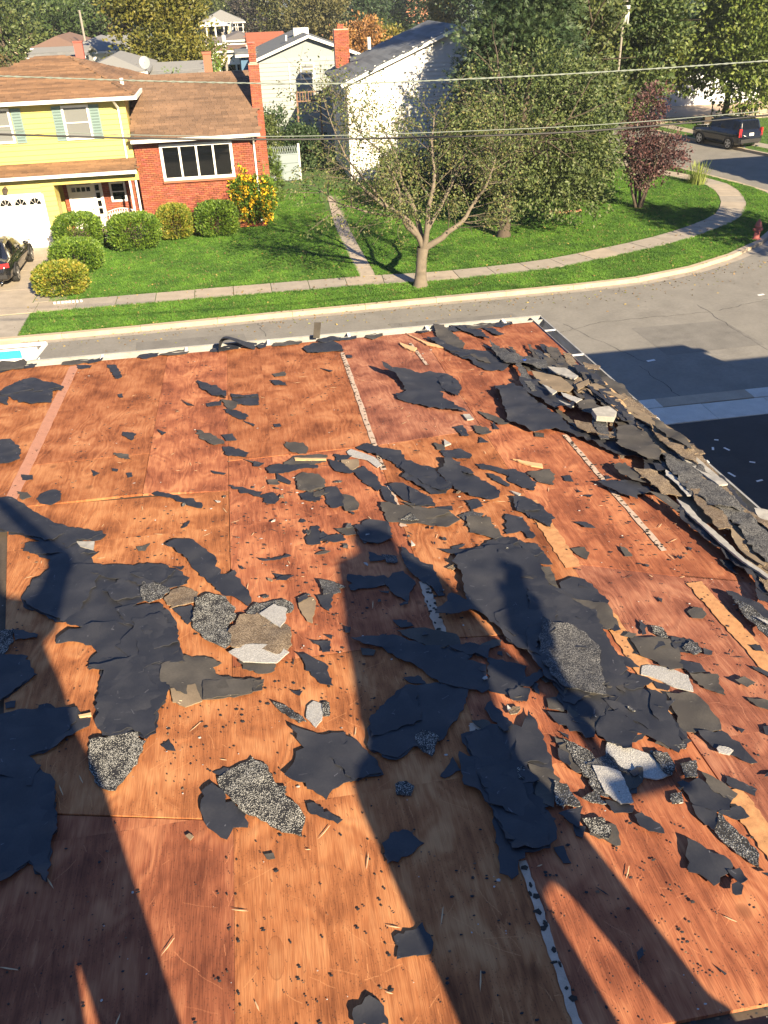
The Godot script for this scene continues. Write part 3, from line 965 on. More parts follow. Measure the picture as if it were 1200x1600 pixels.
func ribbon_slabs(parent: Node, called: String, line: PackedVector2Array, half: float, y0: float, y1: float, gap: float, mats: Array, skip := Vector2(99, 99)) -> void:
	for k in line.size() - 1:
		var a := line[k]; var b := line[k + 1]
		if a.x > skip.x and b.x < skip.y: continue
		var t := (b - a).normalized()
		var ta := (line[k + 1] - line[maxi(k - 1, 0)]).normalized()
		var tb := (line[mini(k + 2, line.size() - 1)] - line[k]).normalized()
		var na := Vector2(-ta.y, ta.x); var nb := Vector2(-tb.y, tb.x)
		var A := a + t * gap * 0.5; var B := b - t * gap * 0.5
		var st := tool()
		var dy := rng.randf_range(-0.004, 0.004)
		slab(st, PackedVector2Array([A + na * half, B + nb * half, B - nb * half, A - na * half]), y0, y1 + dy)
		fin(st, called, mats[rng.randi_range(0, mats.size() - 1)], parent)

func ground() -> void:
	rng.seed = 31
	# earth, one sheet to the horizon, falling away beyond the houses
	var st := tool(true)
	var zs := [60.0, 0.0, -24.0, -70.0, -100.0, -150.0, -220.0, -320.0, -520.0]
	var xs := [-420.0, -160.0, -60.0, 0.0, 60.0, 160.0, 420.0]
	for i in zs.size() - 1:
		for k in xs.size() - 1:
			var y0 := terrain_y(zs[i]) - 0.22; var y1 := terrain_y(zs[i + 1]) - 0.22
			quad(st, Vector3(xs[k], y1, zs[i + 1]), Vector3(xs[k + 1], y1, zs[i + 1]), Vector3(xs[k + 1], y0, zs[i]), Vector3(xs[k], y0, zs[i]))
	structure(st, "ground", M.earth)
	st = tool()
	slab(st, PackedVector2Array([Vector2(-60, -17.0), Vector2(70, -17.0), Vector2(70, -34), Vector2(38, -36), Vector2(34.0, -50), Vector2(26, -85), Vector2(14, -85), Vector2(18, -58), Vector2(17, -33), Vector2(-60, -29)]), -0.15, -0.13)
	structure(st, "street", M.asphalt)
	# the far block: turf up to the kerb line
	var c := smooth(CURB, 90)
	var poly := offset_line(c, 0.10)
	poly.append_array(PackedVector2Array([Vector2(10, -92), Vector2(-34, -92)]))
	st = tool()
	slab(st, poly, -0.2, 0.0)
	structure(st, "lawn", M.grass)
	var k1 := setting("curb")
	ribbon_slabs(k1, "curb_stone", smooth(CURB, 44), 0.11, -0.2, 0.02, 0.012, [M.curb, M.curb, M.concrete], Vector2(-12.2, -7.4))
	# gutter pan of paler concrete along the kerb
	st = tool()
	var g0 := offset_line(c, -0.42); var g1 := offset_line(c, -0.11)
	for k in c.size() - 1:
		quad(st, Vector3(g0[k].x, -0.126, g0[k].y), Vector3(g0[k + 1].x, -0.126, g0[k + 1].y), Vector3(g1[k + 1].x, -0.126, g1[k + 1].y), Vector3(g1[k].x, -0.126, g1[k].y))
	structure(st, "road_edge", M.concrete_b)
	var w := setting("sidewalk")
	ribbon_slabs(w, "slab", smooth(WALK, 66), 0.56, -0.1, 0.022, 0.025, [M.concrete, M.concrete_b, M.concrete_b])
	var p := setting("path")
	var pl := PackedVector2Array([Vector2(4.35, -31.75), Vector2(4.32, -34), Vector2(4.3, -37), Vector2(4.35, -40), Vector2(4.5, -43), Vector2(4.7, -46.5)])
	ribbon_slabs(p, "slab", smooth(pl, 12), 0.30, -0.1, 0.018, 0.02, [M.concrete, M.concrete_b])
	# driveway of the yellow house, with its apron down to the street
	var d := setting("driveway")
	for e in [[-13.0, -40.05, -10.65, -36.3], [-10.62, -40.05, -8.05, -36.3], [-13.0, -36.27, -10.65, -33.6], [-10.62, -36.27, -8.0, -33.6], [-13.0, -33.57, -10.65, -31.75], [-10.62, -33.57, -7.9, -31.75], [-13.0, -30.52, -10.4, -28.15], [-10.37, -30.52, -7.75, -28.15]]:
		st = tool()
		slab(st, PackedVector2Array([Vector2(e[0], e[1]), Vector2(e[2], e[1]), Vector2(e[2], e[3]), Vector2(e[0], e[3])]), -0.18, 0.012)
		fin(st, "slab", M.concrete if rng.randf() < 0.7 else M.concrete_b, d)
	st = tool()
	slab(st, PackedVector2Array([Vector2(-7.86, -34.6), Vector2(-7.3, -33.2), Vector2(-6.6, -31.8), Vector2(-7.86, -31.78)]), -0.1, 0.016)
	fin(st, "slab", M.concrete_b, d)
	st = tool()
	quad(st, Vector3(-13, 0.011, -28.2), Vector3(-7.7, 0.011, -28.2), Vector3(-7.5, -0.122, -27.6), Vector3(-13, -0.122, -27.6))
	fin(st, "ramp", M.curb, d)
	# our side of the street
	var n := setting("near_curb")
	ribbon_slabs(n, "curb_stone", smooth(PackedVector2Array([Vector2(-30, -18.7), Vector2(12, -18.75), Vector2(40, -18.9)]), 28), 0.25, -0.2, -0.02, 0.014, [M.pale_concrete, M.concrete])
	var ns := setting("near_sidewalk")
	ribbon_slabs(ns, "slab", smooth(PackedVector2Array([Vector2(-30, -17.95), Vector2(12, -17.95), Vector2(40, -18.1)]), 41), 0.45, -0.2, 0.0, 0.022, [M.pale_concrete, M.pale_concrete])
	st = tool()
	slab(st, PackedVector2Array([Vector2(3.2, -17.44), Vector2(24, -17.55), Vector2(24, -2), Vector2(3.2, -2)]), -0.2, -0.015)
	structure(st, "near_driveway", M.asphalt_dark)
	st = tool()
	slab(st, PackedVector2Array([Vector2(-30, -17.44), Vector2(3.15, -17.44), Vector2(3.15, 20), Vector2(-30, 20)]), -0.2, -0.02)
	structure(st, "near_lawn", M.grass)
	# across the side street
	st = tool()
	slab(st, PackedVector2Array([Vector2(33.6, -38), Vector2(60, -38), Vector2(60, -90), Vector2(27.4, -90), Vector2(28.0, -70), Vector2(29.3, -60.2), Vector2(31.3, -50), Vector2(32.6, -44)]), -0.2, 0.0)
	structure(st, "far_lawn", M.grass)
	var fc := setting("far_curb")
	ribbon_slabs(fc, "curb_stone", smooth(PackedVector2Array([Vector2(33.5, -38), Vector2(32.5, -44), Vector2(31.2, -50), Vector2(29.2, -60.2), Vector2(27.9, -70), Vector2(27.3, -90)]), 30), 0.11, -0.2, 0.02, 0.012, [M.curb, M.concrete])
	var fs := setting("far_sidewalk")
	ribbon_slabs(fs, "slab", smooth(PackedVector2Array([Vector2(35.2, -38), Vector2(34.2, -44), Vector2(32.9, -50), Vector2(30.9, -60.2), Vector2(29.6, -70)]), 24), 0.55, -0.2, 0.02, 0.02, [M.concrete, M.concrete_b])
	st = tool()
	slab(st, PackedVector2Array([Vector2(29.9, -64.5), Vector2(32.5, -63.6), Vector2(40, -66.5), Vector2(46, -67), Vector2(46, -73), Vector2(30, -74)]), -0.1, 0.025)
	structure(st, "far_driveway", mottled(0.44, 0.34, 0.26, 0.15, 2.0, 60, 0.9))
	# joints and cracks sealed in the street, tufts in the cracks
	var cr := tool()
	for e in [[Vector3(0.003, 0.000, -28.221), Vector3(0.245, 0.000, -26.507)], [Vector3(9.735, 0.000, -25.267), Vector3(10.916, 0.000, -21.584)], [Vector3(10.643, 0.000, -21.403), Vector3(10.875, -0.000, -18.056)], [Vector3(14.669, 0.000, -25.940), Vector3(14.712, 0.000, -21.662)], [Vector3(8.771, 0.000, -24.303), Vector3(10.854, 0.000, -25.099)], [Vector3(10.854, 0.000, -25.099), Vector3(14.957, 0.000, -25.180)], [Vector3(14.957, 0.000, -25.180), Vector3(17.145, 0.000, -25.834)]]:
		var a: Vector3 = e[0]; var b: Vector3 = e[1]
		var prev := a
		for k in range(1, 15):
			var q := a.lerp(b, k / 14.0) + Vector3(rng.randf_range(-0.05, 0.05), 0, rng.randf_range(-0.05, 0.05))
			var s := (q - prev).normalized().cross(Vector3.UP) * rng.randf_range(0.004, 0.012)
			var dy := Vector3(0, -0.1265, 0)
			quad(cr, prev - s + dy, q - s + dy, q + s + dy, prev + s + dy)
			prev = q
	structure(cr, "road_cracks", M.asphalt_dark)
	st = tool()
	for e in [[Vector3(6.487, 0.000, -25.805), 2.2, 0.9], [Vector3(13.262, 0.000, -23.142), 1.6, 1.2], [Vector3(-2.074, 0.000, -26.218), 1.8, 0.8]]:
		var q: Vector3 = e[0]
		slab(st, PackedVector2Array([Vector2(q.x - e[1], q.z - e[2]), Vector2(q.x + e[1] * 0.9, q.z - e[2] * 0.95), Vector2(q.x + e[1], q.z + e[2] * 0.9), Vector2(q.x - e[1] * 0.95, q.z + e[2])]), -0.127, -0.1265)
	structure(st, "road_patch", mottled(0.165, 0.158, 0.145, 0.25, 2.1, 61, 0.9))

func near_line(p: Vector2, line: PackedVector2Array) -> float:
	var d := 1e9
	for k in line.size() - 1:
		d = minf(d, p.distance_squared_to(Geometry2D.get_closest_point_to_segment(p, line[k], line[k + 1])))
	return sqrt(d)

func grass() -> void:
	rng.seed = 404
	var st := tool()
	for k in 6:
		var a := TAU * k / 6.0 + 0.3
		var r := Vector3(cos(a), 0, sin(a))
		var s := Vector3(-r.z, 0, r.x)
		var tip := r * (0.55 + 0.25 * (k % 3)) + Vector3(0, 1.0 - 0.2 * (k % 2), 0)
		tri(st, r * 0.12 - s * 0.13, tip, r * 0.12 + s * 0.13)
	st.generate_normals()
	var tuft := st.commit()
	var edge := offset_line(smooth(CURB, 40), 0.13)
	var poly := edge.duplicate()
	poly.append_array(PackedVector2Array([Vector2(10, -75), Vector2(-12, -75)]))
	var tone := fnl(70, 0.22, 4)
	var fine := fnl(71, 1.4, 2)
	var xs := []; var tn := PackedColorArray()
	var tries := 0
	while xs.size() < 170000 and tries < 480000:
		tries += 1
		var x := rng.randf_range(-8.4, 25.8)
		var z := -28.1 - pow(rng.randf(), 1.25) * 20.0
		var p := Vector2(x, z)
		if x < -6.6 and z < -30.4 and x < -7.9: continue
		if z < -40.8 and x < 1.0: continue
		if absf(z + 31.15) < 2.2 and near_line(p, WALK) < 0.56 + 0.05 * fine.get_noise_2d(x * 3, z): continue
		if x > 11 and near_line(p, WALK) < 0.57: continue
		if absf(x - 4.35) < 0.30 + 0.05 * fine.get_noise_2d(x, z * 3) and z < -31.5: continue
		if z > -30.0 or x > 12.0:
			if not Geometry2D.is_point_in_polygon(p, poly): continue
		if x < -7.72 and z > -30.6: continue
		if x < -4.0 and x < -6.6 + (z + 31.8) * 0.0 and z < -31.6 and x < -7.3: continue
		var t := tone.get_noise_2d(x * 2.0, z * 2.0) * 0.5 + fine.get_noise_2d(x, z) * 0.35
		var s := rng.randf_range(0.035, 0.075)
		xs.append(Transform3D(Basis(Vector3.UP, rng.randf() * TAU).scaled(Vector3(s * 1.3, s * rng.randf_range(0.7, 1.3), s * 1.3)), Vector3(x, 0.0, z)))
		var k := clampf(1.0 + t * 0.75 + rng.randf_range(-0.2, 0.2), 0.4, 1.8)
		var y := clampf(0.5 + t + rng.randf_range(-0.3, 0.3), 0, 1)
		var gc := Color(0.052, 0.155, 0.012).lerp(Color(0.115, 0.225, 0.022), y * 0.7) * k
		if rng.randf() < 0.025: gc = Color(0.26, 0.23, 0.09)
		tn.append(gc)
	var o := scatter("grass", tuft, M.blade, self, xs, tn)
	tag(o, "short bright green lawn grass in the yards across the street", "grass")
	xs = []; tn = PackedColorArray()
	for k in 9000:
		var z := rng.randf_range(-66.0, -44.0)
		var x := lerpf(33.0, 28.8, (-44.0 - z) / 18.0) + rng.randf_range(0.2, 14.0)
		if near_line(Vector2(x, z), PackedVector2Array([Vector2(34.2, -44), Vector2(32.9, -50), Vector2(30.9, -60.2), Vector2(29.6, -70)])) < 0.6: continue
		var s := rng.randf_range(0.06, 0.11)
		xs.append(Transform3D(Basis(Vector3.UP, rng.randf() * TAU).scaled(Vector3.ONE * s), Vector3(x, 0, z)))
		tn.append(Color(0.10, 0.19, 0.025) * rng.randf_range(0.6, 1.4))
	var o2 := scatter("grass", tuft, M.blade, self, xs, tn)
	tag(o2, "lawn grass beyond the side street behind the dark parked car", "grass")

# ---------------------------------------------------------------- houses
func bricks(parent: Node, called: String, o: Vector3, ux: Vector3, w: float, h: float, holes: Array, sd: int, tone := Color(0.30, 0.088, 0.05)) -> void:
	rng.seed = sd
	if brick_mesh == null:
		var bm := tool()
		box(bm, Vector3.ZERO, Vector3.ONE)
		bm.generate_normals()
		brick_mesh = bm.commit()
	var out := ux.cross(Vector3.UP) * 1.0
	var xs := []; var tn := PackedColorArray()
	var rows := int(h / 0.082)
	for r in rows:
		var x := -0.11 if r % 2 else 0.0
		while x < w:
			var x0 := maxf(x, 0.0); var x1 := minf(x + 0.205, w)
			x += 0.219
			if x1 - x0 < 0.03: continue
			var y := (r + 0.5) * 0.082
			var skip := false
			for q in holes:
				if x1 > q[0] and x0 < q[2] and y > q[1] and y < q[3]:
					if x0 < q[0]: x1 = q[0]
					elif x1 > q[2]: x0 = q[2]
					else: skip = true
			if skip or x1 - x0 < 0.02: continue
			var p := o + ux * (x0 + x1) * 0.5 + Vector3.UP * y + out * rng.randf_range(0.002, 0.010)
			xs.append(Transform3D(Basis(ux * (x1 - x0), Vector3.UP * 0.066, ux.cross(Vector3.UP) * 0.07), p))
			var k := rng.randf_range(0.72, 1.22)
			tn.append(Color(tone.r * k, tone.g * k * rng.randf_range(0.85, 1.2), tone.b * k * rng.randf_range(0.85, 1.25)))
	scatter(called, brick_mesh, M.tint, parent, xs, tn)

# shingle tabs on a slope: o = left end of the eave, ux along it, uv up the slope; clip is a polygon in that plane
func tabs(parent: Node, o: Vector3, ux: Vector3, uv: Vector3, clip: PackedVector2Array, tones: Array, sd: int, tw := 0.33, th := 0.15) -> void:
	rng.seed = sd
	if brick_mesh == null:
		var bm := tool()
		box(bm, Vector3.ZERO, Vector3.ONE)
		bm.generate_normals()
		brick_mesh = bm.commit()
	var n := ux.cross(uv).normalized()
	if n.y < 0: n = -n
	var hi := Vector2.ZERO; var lo := Vector2(99, 99)
	for q in clip:
		hi = hi.max(q); lo = lo.min(q)
	var streak := fnl(sd, 0.35, 3)
	var xs := []; var tn := PackedColorArray()
	var r := 0
	var v := lo.y
	while v < hi.y:
		var u := lo.x - rng.randf() * tw
		while u < hi.x:
			var w := tw * rng.randf_range(0.7, 1.15)
			var c := Vector2(u + w * 0.5, v + th * 0.5)
			if Geometry2D.is_point_in_polygon(c, clip) :
				var p := o + ux * c.x + uv * c.y + n * 0.012
				var b := Basis(ux * (w - 0.008), n * 0.012, uv * th * 1.25)
				b = Basis(ux, -0.05) * b
				xs.append(Transform3D(b, p))
				var t := clampf(0.5 + streak.get_noise_2d(c.x * 0.6, c.y * 5.0) * 0.7 + rng.randf_range(-0.22, 0.22), 0, 1)
				tn.append(tones[0].lerp(tones[1], t))
			u += w
		v += th
		r += 1
	scatter("shingles", brick_mesh, M.tint, parent, xs, tn)

func window(parent: Node, c: Vector3, w: float, h: float, out: Vector3, cols := 1, rows := 2, glass: Material = null, f := 0.09, fm: Material = null) -> void:
	var ux := Vector3.UP.cross(out).normalized()
	var b := Basis(ux, Vector3.UP, out)
	var st := tool()
	for s in [-1, 1]:
		box(st, c + b * Vector3(s * (w - f) * 0.5, 0, 0.03), Vector3(f, h, 0.09), b)
		box(st, c + b * Vector3(0, s * (h - f) * 0.5, 0.03), Vector3(w - f * 2.0 - 0.002, f, 0.084), b)
	var iw := w - f * 2.0; var ih := h - f * 2.0
	for k in range(1, cols):
		box(st, c + b * Vector3(-iw * 0.5 + iw * k / cols, 0, 0.025), Vector3(f * 0.7, ih - 0.004, 0.06), b)
	for k in range(1, rows):
		box(st, c + b * Vector3(0, -ih * 0.5 + ih * k / rows, 0.022), Vector3(iw - 0.004, f * 0.45, 0.05), b)
	var fr := fin(st, "window", fm if fm else M.white, parent)
	for k in cols:
		for r in rows:
			fin(boxm(c + b * Vector3(-iw * 0.5 + iw * (k + 0.5) / cols, -ih * 0.5 + ih * (r + 0.5) / rows, 0.006), Vector3(iw / cols - 0.02, ih / rows - 0.01, 0.012), b), "pane", glass if glass else M.glass, fr)

func siding(parent: Node, mm: Material, x0: float, x1: float, z: float, y0: float, y1: float, course: float, left = null, right = null) -> void:
	var y := y0
	while y < y1 - 0.02:
		var t := minf(y + course, y1)
		var a := x0; var b := x1
		if left != null: a = left.call((y + t) * 0.5)
		if right != null: b = right.call((y + t) * 0.5)
		var st := tool()
		var zb := z + 0.045; var zt := z + 0.006
		quad(st, Vector3(a, t, zt), Vector3(b, t, zt), Vector3(b, y, zb), Vector3(a, y, zb), a, t, b, y)
		quad(st, Vector3(a, y, zb), Vector3(b, y, zb), Vector3(b, y, z), Vector3(a, y, z))
		quad(st, Vector3(a, t, z), Vector3(a, t, zt), Vector3(a, y, zb), Vector3(a, y, z))
		quad(st, Vector3(b, t, zt), Vector3(b, t, z), Vector3(b, y, z), Vector3(b, y, zb))
		fin(st, "siding_board", mm, parent)
		y = t

func roof_quad(st: SurfaceTool, a: Vector3, b: Vector3, c: Vector3, d: Vector3, th := 0.10) -> void:
	# a slab under the four points (clockwise from above)
	var dn := Vector3(0, -th, 0)
	quad(st, a, b, c, d)
	quad(st, d + dn, c + dn, b + dn, a + dn)
	var p := [a, b, c, d]
	for k in 4:
		var q: Vector3 = p[k]; var r: Vector3 = p[(k + 1) % 4]
		if q.distance_to(r) > 0.01:
			quad(st, r, q, q + dn, r + dn)

func yellow_house() -> void:
	var t := thing("yellow_house", "yellow sided split-level house with a red brick wing and brown shingle roofs", "house", Vector3.ZERO)
	var Y: Material = M.siding_yellow
	# shells
	var st := tool()
	box(st, Vector3(-10.2, 4.18, -45.6), Vector3(11.5, 2.64, 9.16)); box(st, Vector3(-10.2, 1.43, -46.2), Vector3(11.5, 2.84, 7.96))
	fin(st, "wall", Y, t)
	var up := Node3D.new(); up.name = "upper_wall"; t.add_child(up)
	siding(up, Y, -13.0, -4.45, -41.0, 3.2, 5.62, 0.205)
	var gw := Node3D.new(); gw.name = "garage_wall"; t.add_child(gw)
	fin(boxm(Vector3(-10.46, 1.4, -40.56), Vector3(5.12, 2.8, 0.88)), "backing", Y, gw)
	siding(gw, Y, -8.42, -7.9, -40.1, 0.04, 2.85, 0.205)
	siding(gw, Y, -13.0, -10.98, -40.1, 0.04, 2.85, 0.205)
	siding(gw, Y, -10.98, -8.42, -40.1, 2.24, 2.85, 0.205)
	fin(boxm(Vector3(-6.1, 2.68, -40.12), Vector3(3.6, 0.34, 0.10)), "porch_beam", Y, t)
	fin(boxm(Vector3(-6.15, 2.86, -41.05), Vector3(3.5, 0.03, 1.8)), "porch_ceiling", Y, t)
	# garage door: raised panels and three fan lights
	var gd := fin(boxm(Vector3(-9.70, 1.09, -40.10), Vector3(2.44, 2.14, 0.05)), "garage_door", M.white, t)
	for r in 4:
		for k in 4:
			if r == 3: continue
			fin(boxm(Vector3(-10.62 + k * 0.61, 0.28 + r * 0.53, -40.065), Vector3(0.50, 0.40, 0.03)), "panel", M.white, gd)
	for k in 4:
		var fan := tool()
		var cx := -10.62 + k * 0.61
		for s in 4:
			var a0 := PI * s / 4.0 + 0.05; var a1 := PI * (s + 1) / 4.0 - 0.05
			var o := Vector3(cx, 1.78, -40.062)
			quad(fan, o + Vector3(cos(a1) * 0.25, sin(a1) * 0.28, 0), o + Vector3(cos(a0) * 0.25, sin(a0) * 0.28, 0), o + Vector3(cos(a0) * 0.07, sin(a0) * 0.07, 0), o + Vector3(cos(a1) * 0.07, sin(a1) * 0.07, 0))
		fin(fan, "fan_light", M.glass, gd)
	var tr := tool()
	box(tr, Vector3(-8.43, 1.1, -40.06), Vector3(0.07, 2.2, 0.06)); box(tr, Vector3(-10.97, 1.1, -40.06), Vector3(0.07, 2.2, 0.06)); box(tr, Vector3(-9.7, 2.21, -40.06), Vector3(2.47, 0.08, 0.062))
	fin(tr, "garage_trim", M.white, t)
	fin(boxm(Vector3(-9.7, 0.03, -39.98), Vector3(3.6, 0.06, 0.2)), "sill", M.white_dull, t)
	var lamp := tool()
	rod(lamp, Vector3(-9.901, 2.310, -39.950), Vector3(-9.856, 2.488, -39.950), 0.09, 0.13, 6); rod(lamp, Vector3(-9.849, 2.514, -39.950), Vector3(-9.823, 2.615, -39.950), 0.11, 0.02, 6)
	fin(lamp, "wall_lamp", M.bark_dark, t)
	# pent roof between the storeys
	st = tool()
	roof_quad(st, Vector3(-13.0, 3.27, -41.0), Vector3(-4.36, 3.27, -41.0), Vector3(-4.34, 2.98, -39.72), Vector3(-13.0, 2.98, -39.72))
	var pr := fin(st, "pent_roof", M.bark_dark, t)
	var brown := [Color(0.13, 0.072, 0.04), Color(0.30, 0.17, 0.09)]
	tabs(pr, Vector3(-13.0, 2.985, -39.70), Vector3.RIGHT, Vector3(0, 0.29, -1.28).normalized(), PackedVector2Array([Vector2(0, 0), Vector2(8.66, 0), Vector2(8.66, 1.3), Vector2(0, 1.3)]), brown, 81)
	fin(boxm(Vector3(-8.66, 2.91, -39.68), Vector3(8.7, 0.13, 0.12)), "gutter", M.white, t)
	# main hip roof
	var A := Vector3(-13.2, 5.74, -40.45); var B := Vector3(-3.98, 5.74, -40.45); var C := Vector3(-3.98, 5.74, -50.5); var D := Vector3(-13.2, 5.74, -50.5)
	var R0 := Vector3(-8.6, 7.05, -45.5); var R1 := Vector3(-7.1, 7.05, -45.5)
	st = tool()
	roof_quad(st, R0, R1, B, A); roof_quad(st, R1, R1, C, B); roof_quad(st, R1, R0, D, C); roof_quad(st, R0, R0, A, D)
	var mr := fin(st, "roof", M.bark_dark, t)
	var sl := Vector3(0, 1.31, -5.05)
	tabs(mr, A + Vector3(0, 0.01, 0), Vector3.RIGHT, sl.normalized(), PackedVector2Array([Vector2(0, 0), Vector2(9.22, 0), Vector2(6.1, 5.2), Vector2(4.6, 5.2)]), brown, 82)
	var sr := Vector3(-3.12, 1.31, 0)
	tabs(mr, B + Vector3(0, 0.01, 0), Vector3(0, 0, -1), sr.normalized(), PackedVector2Array([Vector2(0, 0), Vector2(10.05, 0), Vector2(5.05, 3.38)]), brown, 83)
	var gt := tool()
	box(gt, Vector3(-8.6, 5.67, -40.40), Vector3(9.3, 0.14, 0.13)); box(gt, Vector3(-3.93, 5.67, -45.47), Vector3(0.13, 0.14, 10.26))
	fin(gt, "gutter", M.white, t)
	fin(boxm(Vector3(-8.6, 5.59, -40.72), Vector3(9.1, 0.03, 0.5)), "soffit", M.white_dull, t)
	# brick wing
	fin(boxm(Vector3(-1.7, 1.95, -44.55), Vector3(5.38, 3.9, 7.0)), "wing_wall", M.mortar, t)
	bricks(t, "wing_bricks", Vector3(-4.40, 0, -41.02), Vector3.RIGHT, 5.4, 3.86, [[1.08, 2.2, 4.22, 3.75]], 84)
	bricks(t, "side_bricks", Vector3(1.0, 0, -41.02), Vector3(0, 0, -1), 7.0, 3.86, [], 85)
	var gb := tool()
	slab_z(gb, [Vector2(-48.3, 3.85), Vector2(-44.5, 6.0), Vector2(-41.05, 3.85)], -4.3, 0.98)
	fin(gb, "gable", M.mortar, t)
	st = tool()
	roof_quad(st, Vector3(-4.42, 6.17, -44.5), Vector3(1.06, 6.17, -44.5), Vector3(1.06, 4.0, -40.52), Vector3(-4.42, 4.0, -40.52))
	roof_quad(st, Vector3(1.06, 6.17, -44.5), Vector3(-4.42, 6.17, -44.5), Vector3(-4.42, 4.0, -48.5), Vector3(1.06, 4.0, -48.5))
	var wr := fin(st, "wing_roof", M.bark_dark, t)
	tabs(wr, Vector3(-4.42, 4.01, -40.52), Vector3.RIGHT, Vector3(0, 2.17, -3.98).normalized(), PackedVector2Array([Vector2(0, 0), Vector2(5.48, 0), Vector2(5.48, 4.55), Vector2(0, 4.55)]), [Color(0.105, 0.065, 0.042), Color(0.22, 0.135, 0.085)], 86)
	fin(boxm(Vector3(-1.68, 3.96, -40.46), Vector3(5.5, 0.13, 0.12)), "gutter", M.white, t)
	var ds := tool()
	bar(ds, Vector3(0.77, 3.9, -40.5), Vector3(0.77, 3.55, -40.9), 0.07, 0.07); bar(ds, Vector3(0.77, 3.55, -40.92), Vector3(0.77, 0.2, -40.92), 0.07, 0.07)
	fin(ds, "downspout", M.white, t)
	ds = tool()
	bar(ds, Vector3(-4.85, 5.62, -40.42), Vector3(-4.75, 5.25, -40.92), 0.08, 0.08); bar(ds, Vector3(-4.75, 5.25, -40.92), Vector3(-4.75, 3.28, -40.92), 0.08, 0.07)
	fin(ds, "downspout", M.white, t)
	# chimney
	var ch := fin(boxm(Vector3(1.12, 3.3, -42.5), Vector3(0.40, 6.6, 0.86)), "chimney", M.mortar, t)
	bricks(ch, "front_bricks", Vector3(0.90, 0, -42.08), Vector3.RIGHT, 0.44, 6.64, [], 87)
	bricks(ch, "side_bricks", Vector3(1.33, 0, -42.08), Vector3(0, 0, -1), 0.86, 6.64, [], 88)
	bricks(ch, "stack_bricks", Vector3(0.97, 6.66, -42.2), Vector3.RIGHT, 0.33, 0.74, [], 89)
	fin(boxm(Vector3(1.13, 7.0, -42.45), Vector3(0.30, 0.78, 0.5)), "stack", M.mortar, ch)
	# windows
	window(t, Vector3(-6.52, 4.79, -40.95), 1.12, 1.34, Vector3(0, 0, 1), 1, 2, M.glass_blind)
	window(t, Vector3(-9.72, 4.80, -40.95), 1.12, 1.34, Vector3(0, 0, 1), 1, 2, M.glass_blind)
	for x in [-7.27, -5.75, -10.5, -8.92]:
		var sh := tool()
		box(sh, Vector3(x, 4.78, -40.94), Vector3(0.40, 1.34, 0.05))
		for k in 11:
			box(sh, Vector3(x, 4.22 + k * 0.112, -40.91), Vector3(0.30, 0.07, 0.03), Basis(Vector3.RIGHT, 0.5))
		fin(sh, "shutter", M.shutter, t)
	window(t, Vector3(-1.76, 2.98, -40.98), 3.14, 1.50, Vector3(0, 0, 1), 4, 1, M.glass, 0.12)
	fin(boxm(Vector3(-1.76, 2.19, -40.93), Vector3(3.2, 0.09, 0.16)), "window_sill", mat(0.34, 0.12, 0.07), t)
	# porch: brick back wall, door, sidelight, small window, posts
	fin(boxm(Vector3(-6.15, 1.4, -42.1), Vector3(3.5, 2.8, 0.1)), "porch_wall", M.mortar, t)
	bricks(t, "porch_bricks", Vector3(-7.9, 0, -42.03), Vector3.RIGHT, 3.5, 2.8, [[0.2, 0.1, 1.66, 2.2], [2.0, 1.3, 2.75, 2.2]], 90)
	var door := fin(boxm(Vector3(-7.13, 1.10, -41.98), Vector3(0.95, 2.05, 0.06)), "door", M.white, t)
	for k in 4:
		fin(boxm(Vector3(-7.45 + k * 0.215, 1.93, -41.945), Vector3(0.16, 0.18, 0.02)), "door_pane", M.glass, door)
	for k in 2:
		fin(boxm(Vector3(-7.34 + k * 0.42, 0.62, -41.945), Vector3(0.30, 0.62, 0.02)), "door_panel", M.white_dull, door)
	var kn := tool(true); ball(kn, Vector3(-6.74, 1.05, -41.93), Vector3(0.035, 0.035, 0.04), 6, 8)
	fin(kn, "handle", M.chrome, door)
	var dt := tool()
	box(dt, Vector3(-7.66, 1.1, -41.97), Vector3(0.10, 2.16, 0.1)); box(dt, Vector3(-6.60, 1.1, -41.97), Vector3(0.10, 2.16, 0.1)); box(dt, Vector3(-6.24, 1.1, -41.97), Vector3(0.08, 2.16, 0.1)); box(dt, Vector3(-6.95, 2.22, -41.97), Vector3(1.5, 0.10, 0.11))
	fin(dt, "door_frame", M.white, t)
	fin(boxm(Vector3(-6.42, 1.1, -42.0), Vector3(0.26, 2.1, 0.05)), "sidelight", M.white, t)
	for k in 4:
		fin(boxm(Vector3(-6.42, 0.95 + k * 0.34, -41.965), Vector3(0.17, 0.25, 0.02)), "sidelight_pane", M.glass, t)
	window(t, Vector3(-5.52, 1.74, -42.0), 0.70, 0.86, Vector3(0, 0, 1), 1, 2, M.glass, 0.08)
	fin(boxm(Vector3(-6.15, 0.12, -41.1), Vector3(3.5, 0.24, 1.9)), "porch_floor", M.concrete, t)
	for x in [-4.72, -4.46]:
		fin(boxm(Vector3(x, 1.4, -40.16), Vector3(0.085, 2.7, 0.085)), "post", M.white, t)
	# pipes and dishes on the roof
	var vp := tool()
	rod(vp, Vector3(-4.584, 5.754, -42.600), Vector3(-4.597, 6.255, -42.600), 0.08)
	fin(vp, "vent_pipe", M.white, t)

